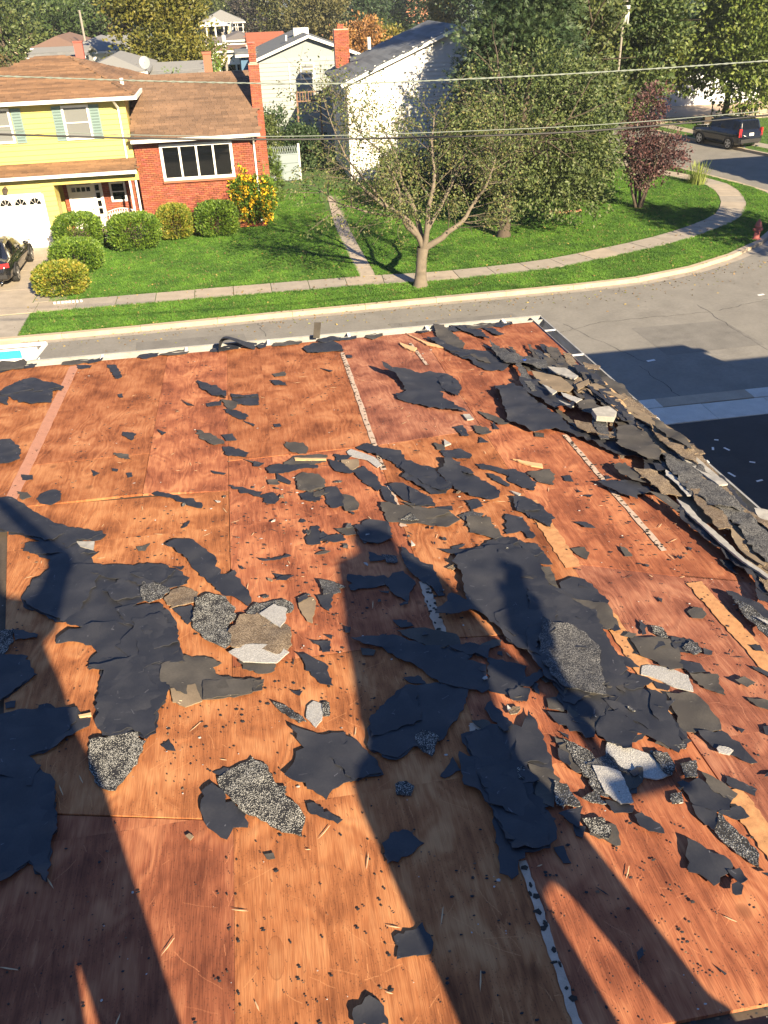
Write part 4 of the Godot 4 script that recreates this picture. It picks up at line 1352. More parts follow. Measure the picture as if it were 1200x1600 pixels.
func plain_house(label: String, called: String, x0: float, x1: float, zf: float, zb: float, y0: float, eave: float, ridge: float, style: String, wall: Material, tones: Array, chim := false, group := "", win := 0) -> Node3D:
	var t := thing(called, label, "house", Vector3.ZERO, 0.0, group)
	var cx := (x0 + x1) * 0.5; var cz := (zf + zb) * 0.5
	var st := tool()
	box(st, Vector3(cx, (y0 + eave) * 0.5, cz), Vector3(x1 - x0, eave - y0, zf - zb))
	fin(st, "wall", wall, t)
	var o := 0.35
	st = tool()
	var E := eave + 0.06
	if style == "gable_front":
		slab_z2(t, wall, x0, x1, cx, eave, ridge - 0.12, zf, zb)
		var drop := (ridge - eave) / (cx - x0) * o
		roof_quad(st, Vector3(x0 - o, E - drop, zb - o), Vector3(cx, ridge, zb - o), Vector3(cx, ridge, zf + o), Vector3(x0 - o, E - drop, zf + o), 0.14)
		roof_quad(st, Vector3(cx, ridge, zb - o), Vector3(x1 + o, E - drop, zb - o), Vector3(x1 + o, E - drop, zf + o), Vector3(cx, ridge, zf + o), 0.14)
	elif style == "gable_side":
		var gb := tool()
		slab_z(gb, [Vector2(zb, eave), Vector2(cz, ridge - 0.12), Vector2(zf, eave)], x0, x1)
		fin(gb, "gable", wall, t)
		roof_quad(st, Vector3(x0 - o, ridge, cz), Vector3(x1 + o, ridge, cz), Vector3(x1 + o, E - 0.1, zf + o), Vector3(x0 - o, E - 0.1, zf + o), 0.14)
		roof_quad(st, Vector3(x1 + o, ridge, cz), Vector3(x0 - o, ridge, cz), Vector3(x0 - o, E - 0.1, zb - o), Vector3(x1 + o, E - 0.1, zb - o), 0.14)
	else:
		var r := minf((x1 - x0), (zf - zb)) * 0.5
		var r0 := Vector3(x0 + r, ridge, cz) if x1 - x0 >= zf - zb else Vector3(cx, ridge, zf - r)
		var r1 := Vector3(x1 - r, ridge, cz) if x1 - x0 >= zf - zb else Vector3(cx, ridge, zb + r)
		var A := Vector3(x0 - o, E - 0.08, zf + o); var B := Vector3(x1 + o, E - 0.08, zf + o); var C := Vector3(x1 + o, E - 0.08, zb - o); var D := Vector3(x0 - o, E - 0.08, zb - o)
		if x1 - x0 >= zf - zb:
			roof_quad(st, r0, r1, B, A, 0.14); roof_quad(st, r1, r1, C, B, 0.14); roof_quad(st, r1, r0, D, C, 0.14); roof_quad(st, r0, r0, A, D, 0.14)
		else:
			roof_quad(st, r0, r0, B, A, 0.14); roof_quad(st, r0, r1, C, B, 0.14); roof_quad(st, r1, r1, D, C, 0.14); roof_quad(st, r1, r0, A, D, 0.14)
	var rm := StandardMaterial3D.new()
	rm.albedo_color = tones[0].lerp(tones[1], 0.5).linear_to_srgb(); rm.roughness = 0.9
	var roof := fin(st, "roof", rm, t)
	if style != "gable_front":
		var up := Vector3(0, ridge - E, -(zf + o - cz))
		var L := up.length()
		var W := x1 - x0 + o * 2.0
		var inset := minf((x1 - x0), (zf - zb)) * 0.5 + o if style == "hip" else 0.0
		tabs(roof, Vector3(x0 - o, E - 0.07, zf + o), Vector3.RIGHT, up.normalized(), PackedVector2Array([Vector2(0, 0), Vector2(W, 0), Vector2(W - inset, L), Vector2(inset, L)]), tones, int(absf(x0 * 13.0 + zf * 7.0)), 0.5, 0.3)
		fin(boxm(Vector3(cx, E - 0.16, zf + o + 0.03), Vector3(W, 0.16, 0.08)), "fascia", M.white, t)
	if chim:
		var c := fin(boxm(Vector3(x0 + (x1 - x0) * 0.3, (eave + ridge) * 0.5 + 0.8, cz + 0.4), Vector3(0.7, ridge - eave + 1.6, 0.7)), "chimney", mat(0.36, 0.10, 0.06, 0.9), roof)
	for k in win:
		window(t, Vector3(lerpf(x0, x1, (k + 0.5) / win), y0 + (eave - y0) * 0.72, zf + 0.01), 0.9, 1.2, Vector3(0, 0, 1), 1, 2)
	return t

func slab_z2(t: Node, wall: Material, x0: float, x1: float, cx: float, eave: float, ridge: float, zf: float, zb: float) -> void:
	var st := tool()
	for z in [zf - 0.002, zb + 0.002]:
		tri(st, Vector3(x0, eave, z), Vector3(cx, ridge, z), Vector3(x1, eave, z))
	quad(st, Vector3(x0, eave, zb), Vector3(cx, ridge, zb), Vector3(cx, ridge, zf), Vector3(x0, eave, zf))
	quad(st, Vector3(cx, ridge, zb), Vector3(x1, eave, zb), Vector3(x1, eave, zf), Vector3(cx, ridge, zf))
	fin(st, "gable", wall, t)

func other_houses() -> void:
	var slate := [Color(0.085, 0.095, 0.105), Color(0.19, 0.205, 0.215)]
	var grey := [Color(0.16, 0.165, 0.165), Color(0.30, 0.30, 0.29)]
	var brown := [Color(0.13, 0.08, 0.06), Color(0.25, 0.16, 0.12)]
	# white house behind the front tree
	var w := plain_house("tall white house with a slate grey roof, half hidden by the trees", "white_house", 6.15, 18.3, -50.0, -57.6, 0.0, 5.0, 7.4, "gable_front", M.white, slate)
	var lf := func(y: float) -> float: return 6.13 if y < 5.0 else 6.13 + (y - 5.0) * 2.55
	var rt := func(y: float) -> float: return 18.3 if y < 5.0 else 18.3 - (y - 5.0) * 2.55
	siding(w, M.white, 6.15, 18.3, -50.0, 0.1, 7.2, 0.2, lf, rt)
	var wroof := w.get_node("roof")
	tabs(wroof, Vector3(5.8, 4.93, -49.65), Vector3(0, 0, -1), Vector3(6.42, 2.47, 0).normalized(), PackedVector2Array([Vector2(0, 0), Vector2(8.3, 0), Vector2(8.3, 6.85), Vector2(0, 6.85)]), slate, 120, 0.9, 0.28)
	for e in [[-52.2, 4.0], [-53.3, 4.0], [-55.6, 4.0]]:
		window(w, Vector3(6.13, e[1], e[0]), 0.7, 1.1, Vector3(-1, 0, 0), 1, 2)
	var wc := fin(boxm(Vector3(6.75, 6.2, -56.6), Vector3(0.85, 2.0, 0.6)), "chimney", M.mortar, w)
	bricks(wc, "front_bricks", Vector3(6.32, 5.2, -56.3), Vector3.RIGHT, 0.86, 2.0, [], 121)
	bricks(wc, "pot_bricks", Vector3(6.55, 7.2, -56.45), Vector3.RIGHT, 0.36, 0.25, [], 122)
	var vp := tool(); rod(vp, Vector3(8.018, 6.233, -54.000), Vector3(8.007, 6.834, -54.000), 0.10); fin(vp, "vent_pipe", M.white, w)
	var rk := tool(); bar(rk, Vector3(5.8, 4.82, -49.62), Vector3(12.2, 7.30, -49.62), 0.05, 0.16); bar(rk, Vector3(12.2, 7.30, -49.62), Vector3(18.65, 4.82, -49.62), 0.05, 0.16)
	fin(rk, "fascia", M.white, w)
	# pale grey house behind
	var gm := mat(0.27, 0.30, 0.31, 0.7)
	var g := plain_house("pale grey two-storey gable house behind the yellow house, dark roof", "grey_house", 1.95, 8.6, -62.0, -72.0, -0.1, 5.5, 6.75, "gable_front", gm, slate)
	window(g, Vector3(5.084, 4.693, -61.980), 0.95, 1.0, Vector3(0, 0, 1), 1, 3, M.glass_blind)
	var ft := tool(); bar(ft, Vector3(1.6, 5.37, -61.62), Vector3(5.27, 6.66, -61.62), 0.05, 0.16); bar(ft, Vector3(5.27, 6.66, -61.62), Vector3(8.95, 5.37, -61.62), 0.05, 0.16)
	fin(ft, "fascia", M.white, g)
	var gd := tool(); bar(gd, Vector3(3.919, 5.151, -61.950), Vector3(3.925, 2.909, -61.950), 0.08, 0.06); fin(gd, "downspout", M.white, g)
	fin(boxm(Vector3(5.169, 6.749, -66.000), Vector3(1.0, 0.5, 0.6)), "chimney", M.white, g)
	var rp := tool(); rod(rp, Vector3(4.004, 6.355, -64.000), Vector3(4.034, 6.685, -64.000), 0.06); fin(rp, "vent_pipe", M.white, g)
	siding(g, gm, 1.95, 8.6, -62.0, 0.0, 5.5, 0.25)
	# roofs behind the yellow house, from near to far
	plain_house("low grey roofed house just behind the yellow roof, satellite dish on its eave", "grey_roof_house", -7.86, -4.66, -54.0, -62.0, 0.0, 5.71, 6.43, "hip", M.white_dull, grey)
	plain_house("grey gabled roof between the yellow house ridge and the big tree", "grey_roof_house", -4.46, -1.27, -55.0, -63.0, 0.0, 5.15, 5.79, "gable_side", M.white_dull, grey)
	plain_house("grey hip roofed house with white eaves, left of the big green tree", "grey_hip_house", -12.36, -8.73, -78.0, -90.0, -1.2, 5.61, 6.34, "hip", M.white, grey)
	plain_house("brown hip roofed house with white walls far left", "brown_roof_house", -16.68, -13.21, -90.0, -102.0, -1.2, 5.49, 6.27, "hip", M.white, brown, false)
	plain_house("grey flat roofed house low in front of the brown hip roof", "grey_low_house", -13.22, -9.98, -70.0, -76.0, -0.5, 5.77, 6.23, "gable_side", M.white_dull, grey)
	plain_house("small tan roofed house at the far left beside a blue-white shed", "tan_house", -24.21, -22.47, -118.0, -126.0, -2.5, 5.01, 5.78, "gable_side", mat(0.6, 0.45, 0.33), [Color(0.45, 0.33, 0.2), Color(0.55, 0.42, 0.28)])
	plain_house("little white house at the left foot of the big green tree", "white_cottage", -11.59, -10.28, -103.0, -110.0, -2.0, 4.96, 5.71, "gable_side", M.white, grey)
	# cream house on the far side
	var cream := mat(0.68, 0.60, 0.40, 0.7)
	var cz := -170.0
	var c := plain_house("cream two-storey house with a grey hip roof and a white columned porch, far away", "cream_house", -3.70, 3.61, cz, -180.0, -5.0, 4.51, 6.32, "hip", cream, grey)
	var y0 := 2.69
	var pb := tool()
	tri(pb, Vector3(-2.80, 4.39, -167.0), Vector3(-1.19, 5.44, -167.0), Vector3(0.53, 4.26, -167.0))
	fin(pb, "porch_gable", cream, c)
	fin(boxm(Vector3(-1.19, 4.28, -168.0), Vector3(5.0, 0.4, 2.4)), "porch_beam", M.white, c)
	for k in 4:
		fin(boxm(Vector3(-2.70 + k * 1.45, 3.48, -167.0), Vector3(0.25, 2.4, 0.25)), "porch_column", M.white, c)
	for q in [Vector3(-1.867, 3.548, -169.900), Vector3(-0.788, 3.506, -169.900), Vector3(0.185, 3.469, -169.900)]:
		fin(boxm(q, Vector3(0.9, 1.6, 0.1)), "window", M.glass, c)
	window(c, Vector3(1.967, 3.783, -169.900), 1.3, 1.6, Vector3(0, 0, 1), 1, 2); window(c, Vector3(2.835, 3.750, -169.900), 1.3, 1.6, Vector3(0, 0, 1), 1, 2)
	plain_house("dark grey roofed house in front of the cream house", "dark_roof_house", 0.07, 3.48, -118.0, -128.0, -3.0, 4.16, 4.84, "hip", M.white, [Color(0.11, 0.10, 0.10), Color(0.2, 0.18, 0.17)], false, "", 3)
	plain_house("grey-brown roofed house left of the pole, before the cream house", "dull_roof_house", -2.37, -0.44, -110.0, -118.0, -3.0, 4.25, 4.71, "gable_side", M.white_dull, [Color(0.15, 0.13, 0.12), Color(0.22, 0.2, 0.19)], false, "", 2)
	plain_house("red roofed house peeping out behind the grey gable house", "red_roof_house", 2.22, 4.84, -82.0, -90.0, -1.0, 5.21, 6.08, "gable_side", M.white_dull, [Color(0.30, 0.09, 0.05), Color(0.38, 0.13, 0.07)])
	plain_house("low white house between the yards, left of the blue shed", "white_cottage", -0.65, 1.60, -90.0, -96.0, -1.5, 4.60, 4.87, "gable_side", M.white, brown, false, "", 3)
	plain_house("blue sided shed behind the brick chimney of the yellow house", "blue_shed", 0.96, 1.80, -66.0, -72.0, -0.2, 5.62, 5.77, "gable_side", mat(0.07, 0.15, 0.26), slate)
	var rc := thing("brick_chimney", "free-standing looking red brick chimney behind the brown wing roof", "chimney", Vector3(-1.02, 0, -53.0))
	fin(boxm(Vector3(0, 6.56 * 0.5, 0), Vector3(0.42, 6.56, 0.42)), "shaft", mat(0.40, 0.13, 0.08, 0.9), rc)
	fin(boxm(Vector3(0, 6.50, 0), Vector3(0.5, 0.12, 0.5)), "cap", mat(0.3, 0.12, 0.08, 0.9), rc)
	var rc2 := thing("brick_chimney", "short red brick chimney among the grey roofs at far left", "chimney", Vector3(-9.751, 5.967, -68.000))
	fin(boxm(Vector3(0, 0.2, 0), Vector3(0.55, 1.0, 0.5)), "shaft", mat(0.40, 0.11, 0.09, 0.9), rc2)
	fin(boxm(Vector3(0, 0.72, 0), Vector3(0.62, 0.10, 0.58)), "cap", mat(0.3, 0.09, 0.07, 0.9), rc2)
	var tw := thing("brick_tower", "tiny orange brick tower above the distant tree line", "tower", Vector3(41.429, 3.626, -210.000))
	fin(boxm(Vector3(0, 0, 0), Vector3(5.0, 4.0, 4.0)), "shaft", mat(0.5, 0.22, 0.13, 0.9), tw)
	fin(boxm(Vector3(0, 2.2, 0), Vector3(5.6, 0.5, 4.6)), "cap", mat(0.45, 0.2, 0.13, 0.9), tw)
	# white house across the side street
	var sw := plain_house("white house behind the dark parked car, partly under the maple", "white_house", 35.2, 47.0, -72.0, -82.0, -0.1, 2.9, 4.6, "gable_side", mat(0.62, 0.66, 0.72, 0.7), slate, false, "", 0)
	window(sw, Vector3(43.673, -0.081, -71.980), 1.4, 1.9, Vector3(0, 0, 1), 2, 1)
	plain_house("low pale building seen under the maple across the street", "pale_building", 30.5, 34.5, -78.0, -84.0, -0.3, 2.4, 3.3, "gable_side", mat(0.62, 0.66, 0.72, 0.7), grey)
	# neighbours outside the picture whose shadows lie on the street
	plain_house("neighbour house to the right, outside the picture", "neighbour_house", 11.0, 16.2, -12.35, -3.0, -0.1, 5.15, 6.9, "gable_side", M.white_dull, grey)
	plain_house("lower garage wing of the neighbour house to the right", "neighbour_garage", 16.4, 27.0, -11.1, -3.0, -0.1, 5.05, 6.6, "gable_side", M.white_dull, grey)
	plain_house("corner house to the right across the side street", "corner_house", 31.5, 44.0, -30.6, -38.6, -0.1, 5.6, 7.2, "gable_side", M.white_dull, grey)

# ---------------------------------------------------------------- plants
func make_leaves() -> void:
	var st := tool()
	# a folded leaf about one unit long
	tri(st, Vector3(0, 0, 0), Vector3(-0.32, 0.10, 0.45), Vector3(0, 0, 1.0))
	tri(st, Vector3(0, 0, 0), Vector3(0, 0, 1.0), Vector3(0.32, 0.10, 0.45))
	st.generate_normals()
	leaf_mesh = st.commit()
	st = tool()
	# a spray of three narrow blades
	for a in [-0.55, 0.0, 0.55]:
		var d := Vector3(sin(a), -0.15 * absf(a), cos(a))
		var s := Vector3(cos(a), 0, -sin(a)) * 0.09
		tri(st, -s, d * (1.0 - 0.25 * absf(a)), s)
	st.generate_normals()
	needle_mesh = st.commit()

func limb(st: SurfaceTool, a: Vector3, d: Vector3, length: float, r: float, depth: int, tips: Array, bendy := 0.25, rise := 0.15, kids := 3) -> void:
	var pts := PackedVector3Array([a]); var rad := PackedFloat32Array([r])
	var p := a; var dir := d.normalized()
	var n := 5
	for k in n:
		dir = (dir + Vector3(rng.randf_range(-1, 1), rng.randf_range(-1, 1) * 0.6 + rise, rng.randf_range(-1, 1)) * bendy * 0.5).normalized()
		p += dir * length / n
		pts.append(p); rad.append(lerpf(r, r * 0.45, float(k + 1) / n))
		if depth > 0 and k >= 1:
			var side := dir.cross(Vector3(rng.randf_range(-1, 1), rng.randf_range(-1, 1), rng.randf_range(-1, 1))).normalized()
			if rng.randf() < float(kids) / 4.0:
				limb(st, p, dir * 0.75 + side * 0.8, length * rng.randf_range(0.45, 0.68), r * 0.42, depth - 1, tips, bendy, rise, kids)
		if depth == 0:
			tips.append([p, dir])
	tube(st, pts, rad, 7 if r > 0.05 else (5 if r > 0.02 else 3), false)
	if depth > 0:
		limb(st, p, dir, length * 0.6, r * 0.45, depth - 1, tips, bendy, rise, kids)

func tone_of(tones: Array, k: float) -> Color:
	k = clampf(k, 0, 0.9999) * (tones.size() - 1)
	return tones[int(k)].lerp(tones[int(k) + 1], k - int(k))

func leaf_basis(dir: Vector3, size: float, wild: float) -> Basis:
	var f := (dir + Vector3(rng.randf_range(-1, 1), rng.randf_range(-1, 1), rng.randf_range(-1, 1)) * wild).normalized()
	var x := f.cross(Vector3(rng.randf_range(-1, 1), rng.randf_range(-1, 1), rng.randf_range(-1, 1))).normalized()
	return Basis(x * size, f.cross(x).normalized() * size, f * size)

# crown lobes: [offset, radii]; leaves gather in clumps on and inside the lobes, with gaps between
func crown(parent: Node, lobes: Array, clumps: int, per: int, spread: float, size: float, tones: Array, mesh: ArrayMesh, mt: Material, droop := 0.0, shell := 0.72) -> void:
	var xs := []; var tn := PackedColorArray()
	var vol := 0.0
	for l in lobes: vol += pow(l[1].x * l[1].y * l[1].z, 0.7)
	for l in lobes:
		var c: Vector3 = l[0]; var r: Vector3 = l[1]
		var n := int(clumps * pow(r.x * r.y * r.z, 0.7) / vol)
		for k in n:
			var d := Vector3(rng.randfn(), rng.randfn(), rng.randfn()).normalized()
			var f := shell + (1.0 - shell) * rng.randf() if rng.randf() < 0.8 else rng.randf_range(0.3, shell)
			f *= 1.0 + 0.16 * rng.randfn()
			var q := c + d * r * f
			var ct := rng.randf()
			var lean := (d + Vector3(0, 0.15 - droop, 0)).normalized()
			var cs := spread * rng.randf_range(0.6, 1.35)
			for j in per:
				var o := Vector3(rng.randfn(), rng.randfn() * 0.6, rng.randfn()) * cs * 0.5
				o.y -= droop * absf(rng.randfn()) * cs
				xs.append(Transform3D(leaf_basis(lean, size * rng.randf_range(0.65, 1.3), 0.9), q + o))
				tn.append(tone_of(tones, ct * 0.7 + rng.randf() * 0.3) * rng.randf_range(0.8, 1.2))
	scatter("foliage", mesh, mt, parent, xs, tn)

func tree(called: String, label: String, at: Vector3, h: float, r: float, tones: Array, sd: int, leaf := 0.3, clumps := 420, per := 12, group := "", trunk_r := 0.22, crown_lo := 0.25, cone := 0.0) -> Node3D:
	rng.seed = sd
	var t := thing(called, label, "tree", at, 0.0, group)
	var st := tool(true)
	var tips := []
	if cone > 0:
		tube(st, PackedVector3Array([Vector3(0, -0.3, 0), Vector3(0.03, h * 0.4, 0.02), Vector3(0, h * 0.95, 0)]), PackedFloat32Array([trunk_r, trunk_r * 0.7, 0.03]), 8, false)
	else:
		limb(st, Vector3(0, -0.3, 0), Vector3.UP, h * 0.55, trunk_r, 2, tips, 0.16, 0.3, 3)
	fin(st, "trunk", M.bark_dark, t)
	var lobes := []
	var mid := h * (1.0 + crown_lo) * 0.5
	if cone > 0:
		for k in 7:
			var f := (k + 0.5) / 7.0
			var rr := r * lerpf(1.0, 0.16, pow(f, 0.85))
			lobes.append([Vector3(rng.randf_range(-0.1, 0.1) * r, lerpf(h * crown_lo, h * 0.97, f), 0), Vector3(rr, h * 0.09, rr)])
	else:
		lobes.append([Vector3(0, mid, 0), Vector3(r * 0.72, h * (1.0 - crown_lo) * 0.46, r * 0.72)])
		for k in 8:
			var a := TAU * k / 8.0 + rng.randf_range(-0.3, 0.3)
			var yy := lerpf(h * crown_lo, h * 0.92, rng.randf())
			var wide := sin(PI * clampf((yy - h * crown_lo) / (h * (1.0 - crown_lo)) * 0.8 + 0.15, 0, 1))
			var s := rng.randf_range(0.30, 0.48)
			lobes.append([Vector3(cos(a) * r * 0.62 * wide, yy, sin(a) * r * 0.62 * wide), Vector3(r * s, r * s * 0.75, r * s)])
	crown(t, lobes, clumps, per, leaf * 2.4, leaf, tones, leaf_mesh if cone == 0.0 else needle_mesh, M.leaf if cone == 0.0 else M.needle)
	return t

func shrub(label: String, at: Vector3, r: Vector3, tones: Array, sd: int, n := 7500, leaf := 0.085) -> void:
	rng.seed = sd
	var t := thing("clipped_shrub", label, "shrub", at, 0.0, "clipped shrubs in front of the yellow house")
	var st := tool(true)
	for k in 5:
		rod(st, Vector3(0, -0.05, 0), Vector3(rng.randf_range(-0.4, 0.4) * r.x, r.y * 1.1, rng.randf_range(-0.4, 0.4) * r.z), 0.03, 0.012, 5)
	var core := fnl(sd, 1.2, 3)
	fin(st, "stem", M.bark_dark, t)
	var xs := []; var tn := PackedColorArray()
	for k in n:
		var d := Vector3(rng.randfn(), rng.randfn(), rng.randfn()).normalized()
		d.y = d.y if d.y > -0.75 else -d.y
		var q := Vector3(signf(d.x) * pow(absf(d.x), 0.8), signf(d.y) * pow(absf(d.y), 0.75), signf(d.z) * pow(absf(d.z), 0.8))
		var bump := 1.0 + 0.10 * core.get_noise_3dv(d * 2.2) + 0.05 * core.get_noise_3dv(d * 7.0)
		var f := bump * (rng.randf_range(0.86, 1.03) if rng.randf() < 0.8 else rng.randf_range(0.5, 0.9))
		xs.append(Transform3D(leaf_basis((d + Vector3(0, 0.5, 0)).normalized(), leaf * rng.randf_range(0.7, 1.4), 0.7), Vector3(0, r.y * 1.02, 0) + q * r * f))
		tn.append(tone_of(tones, clampf(0.5 + core.get_noise_3dv(d * 3.0) * 0.9 + rng.randf_range(-0.3, 0.3), 0, 1)) * rng.randf_range(0.75, 1.2))
	scatter("foliage", leaf_mesh, M.leaf, t, xs, tn)

func front_tree() -> void:
	rng.seed = 2024
	var at := Vector3(6.019, 0.000, -30.013)
	var t := thing("street_tree", "thin-leaved grey barked street tree on the grass strip, forked low into spreading limbs", "tree", at)
	var st := tool(true)
	var tips := []
	tube(st, PackedVector3Array([Vector3(0, -0.15, 0), Vector3(0.0, 0.12, 0), Vector3(0.02, 0.5, 0), Vector3(0.05, 1.0, 0), Vector3(0.10, 1.38, 0)]), PackedFloat32Array([0.36, 0.25, 0.20, 0.19, 0.22]), 12, false)
	var fork := Vector3(0.10, 1.32, 0)
	# main limbs: [points..], radius
	var limbs := [
		[[fork, Vector3(0.55, 1.55, 0.1), Vector3(1.05, 1.95, 0.2), Vector3(1.55, 2.25, 0.1), Vector3(1.9, 2.75, 0.0), Vector3(2.5, 3.3, -0.3)], 0.125],
		[[fork, Vector3(-0.12, 1.85, 0.1), Vector3(-0.55, 2.5, 0.3), Vector3(-1.2, 2.95, 0.5), Vector3(-1.9, 3.5, 0.6), Vector3(-2.5, 4.2, 0.7)], 0.115],
		[[fork, Vector3(0.05, 1.9, -0.2), Vector3(-0.15, 2.7, -0.5), Vector3(-0.5, 3.6, -0.7), Vector3(-0.7, 4.5, -0.8), Vector3(-1.2, 5.4, -0.8)], 0.11],
		[[fork, Vector3(0.22, 2.0, 0.2), Vector3(0.25, 2.8, 0.3), Vector3(0.45, 3.7, 0.3), Vector3(0.4, 4.7, 0.2), Vector3(0.5, 5.6, 0.0)], 0.11],
		[[Vector3(0.22, 2.0, 0.2), Vector3(0.7, 2.55, -0.2), Vector3(1.2, 3.2, -0.6), Vector3(1.7, 4.0, -0.9), Vector3(2.1, 4.8, -1.0)], 0.075],
		[[Vector3(-0.12, 1.85, 0.1), Vector3(-0.5, 2.2, 0.6), Vector3(-0.9, 2.9, 1.2), Vector3(-1.0, 3.7, 1.6), Vector3(-1.4, 4.5, 1.8)], 0.08],
		[[Vector3(-0.55, 2.5, 0.3), Vector3(-1.4, 2.6, 0.0), Vector3(-2.3, 2.85, -0.2), Vector3(-3.0, 3.15, -0.3), Vector3(-3.5, 3.6, -0.4)], 0.05],
		[[Vector3(-1.2, 2.95, 0.5), Vector3(-1.8, 3.7, 0.3), Vector3(-2.5, 4.6, 0.1), Vector3(-2.9, 5.6, 0.0), Vector3(-3.1, 6.3, 0.0)], 0.05],
		[[Vector3(1.9, 2.75, 0.0), Vector3(2.3, 3.5, 0.4), Vector3(2.5, 4.4, 0.6), Vector3(2.7, 5.2, 0.8)], 0.05],
		[[Vector3(-0.5, 3.6, -0.7), Vector3(-1.1, 4.4, -0.9), Vector3(-1.9, 5.2, -1.1), Vector3(-2.2, 6.2, -1.2)], 0.045],
	]
	for l in limbs:
		var pts := PackedVector3Array(l[0])
		var cv := Curve3D.new()
		for k in pts.size():
			var tt := (pts[mini(k + 1, pts.size() - 1)] - pts[maxi(k - 1, 0)]) / 6.0
			cv.add_point(pts[k], -tt, tt)
		var sm := PackedVector3Array(); var rd := PackedFloat32Array()
		var L := cv.get_baked_length()
		for k in 13:
			var q := cv.sample_baked(L * k / 12.0)
			q += Vector3(rng.randf_range(-1, 1), rng.randf_range(-1, 1), rng.randf_range(-1, 1)) * 0.02
			sm.append(q); rd.append(lerpf(l[1], l[1] * 0.22, k / 12.0))
			if k >= 4:
				for j in 2:
					var dd := (cv.sample_baked(minf(L, L * (k + 1) / 12.0 + 0.01)) - cv.sample_baked(L * (k - 1) / 12.0)).normalized()
					var side := dd.cross(Vector3(rng.randf_range(-1, 1), rng.randf_range(-1, 1), rng.randf_range(-1, 1))).normalized()
					limb(st, q, dd * 0.5 + side + Vector3(0, 0.25, 0), rng.randf_range(0.7, 1.5), 0.016, 1, tips, 0.35, 0.12, 2)
		tube(st, sm, rd, 9, false)
	fin(st, "trunk", M.bark, t)
	var xs := []; var tn := PackedColorArray()
	var tones := [Color(0.036, 0.062, 0.015), Color(0.078, 0.112, 0.027), Color(0.12, 0.145, 0.040), Color(0.17, 0.15, 0.055)]
	for tp in tips:
		var p: Vector3 = tp[0]
		if p.y < 2.2 or rng.randf() < 0.2 or (p.x < -1.7 and rng.randf() < 0.45): continue
		for j in rng.randi_range(5, 10):
			var o := Vector3(rng.randfn(), rng.randfn(), rng.randfn()) * 0.15
			o.y -= 0.05
			xs.append(Transform3D(leaf_basis(tp[1] + Vector3(0, -0.8, 0), rng.randf_range(0.06, 0.115), 0.8), p + o))
			tn.append(tone_of(tones, rng.randf()) * rng.randf_range(0.7, 1.25))
	scatter("foliage", leaf_mesh, M.leaf, t, xs, tn)

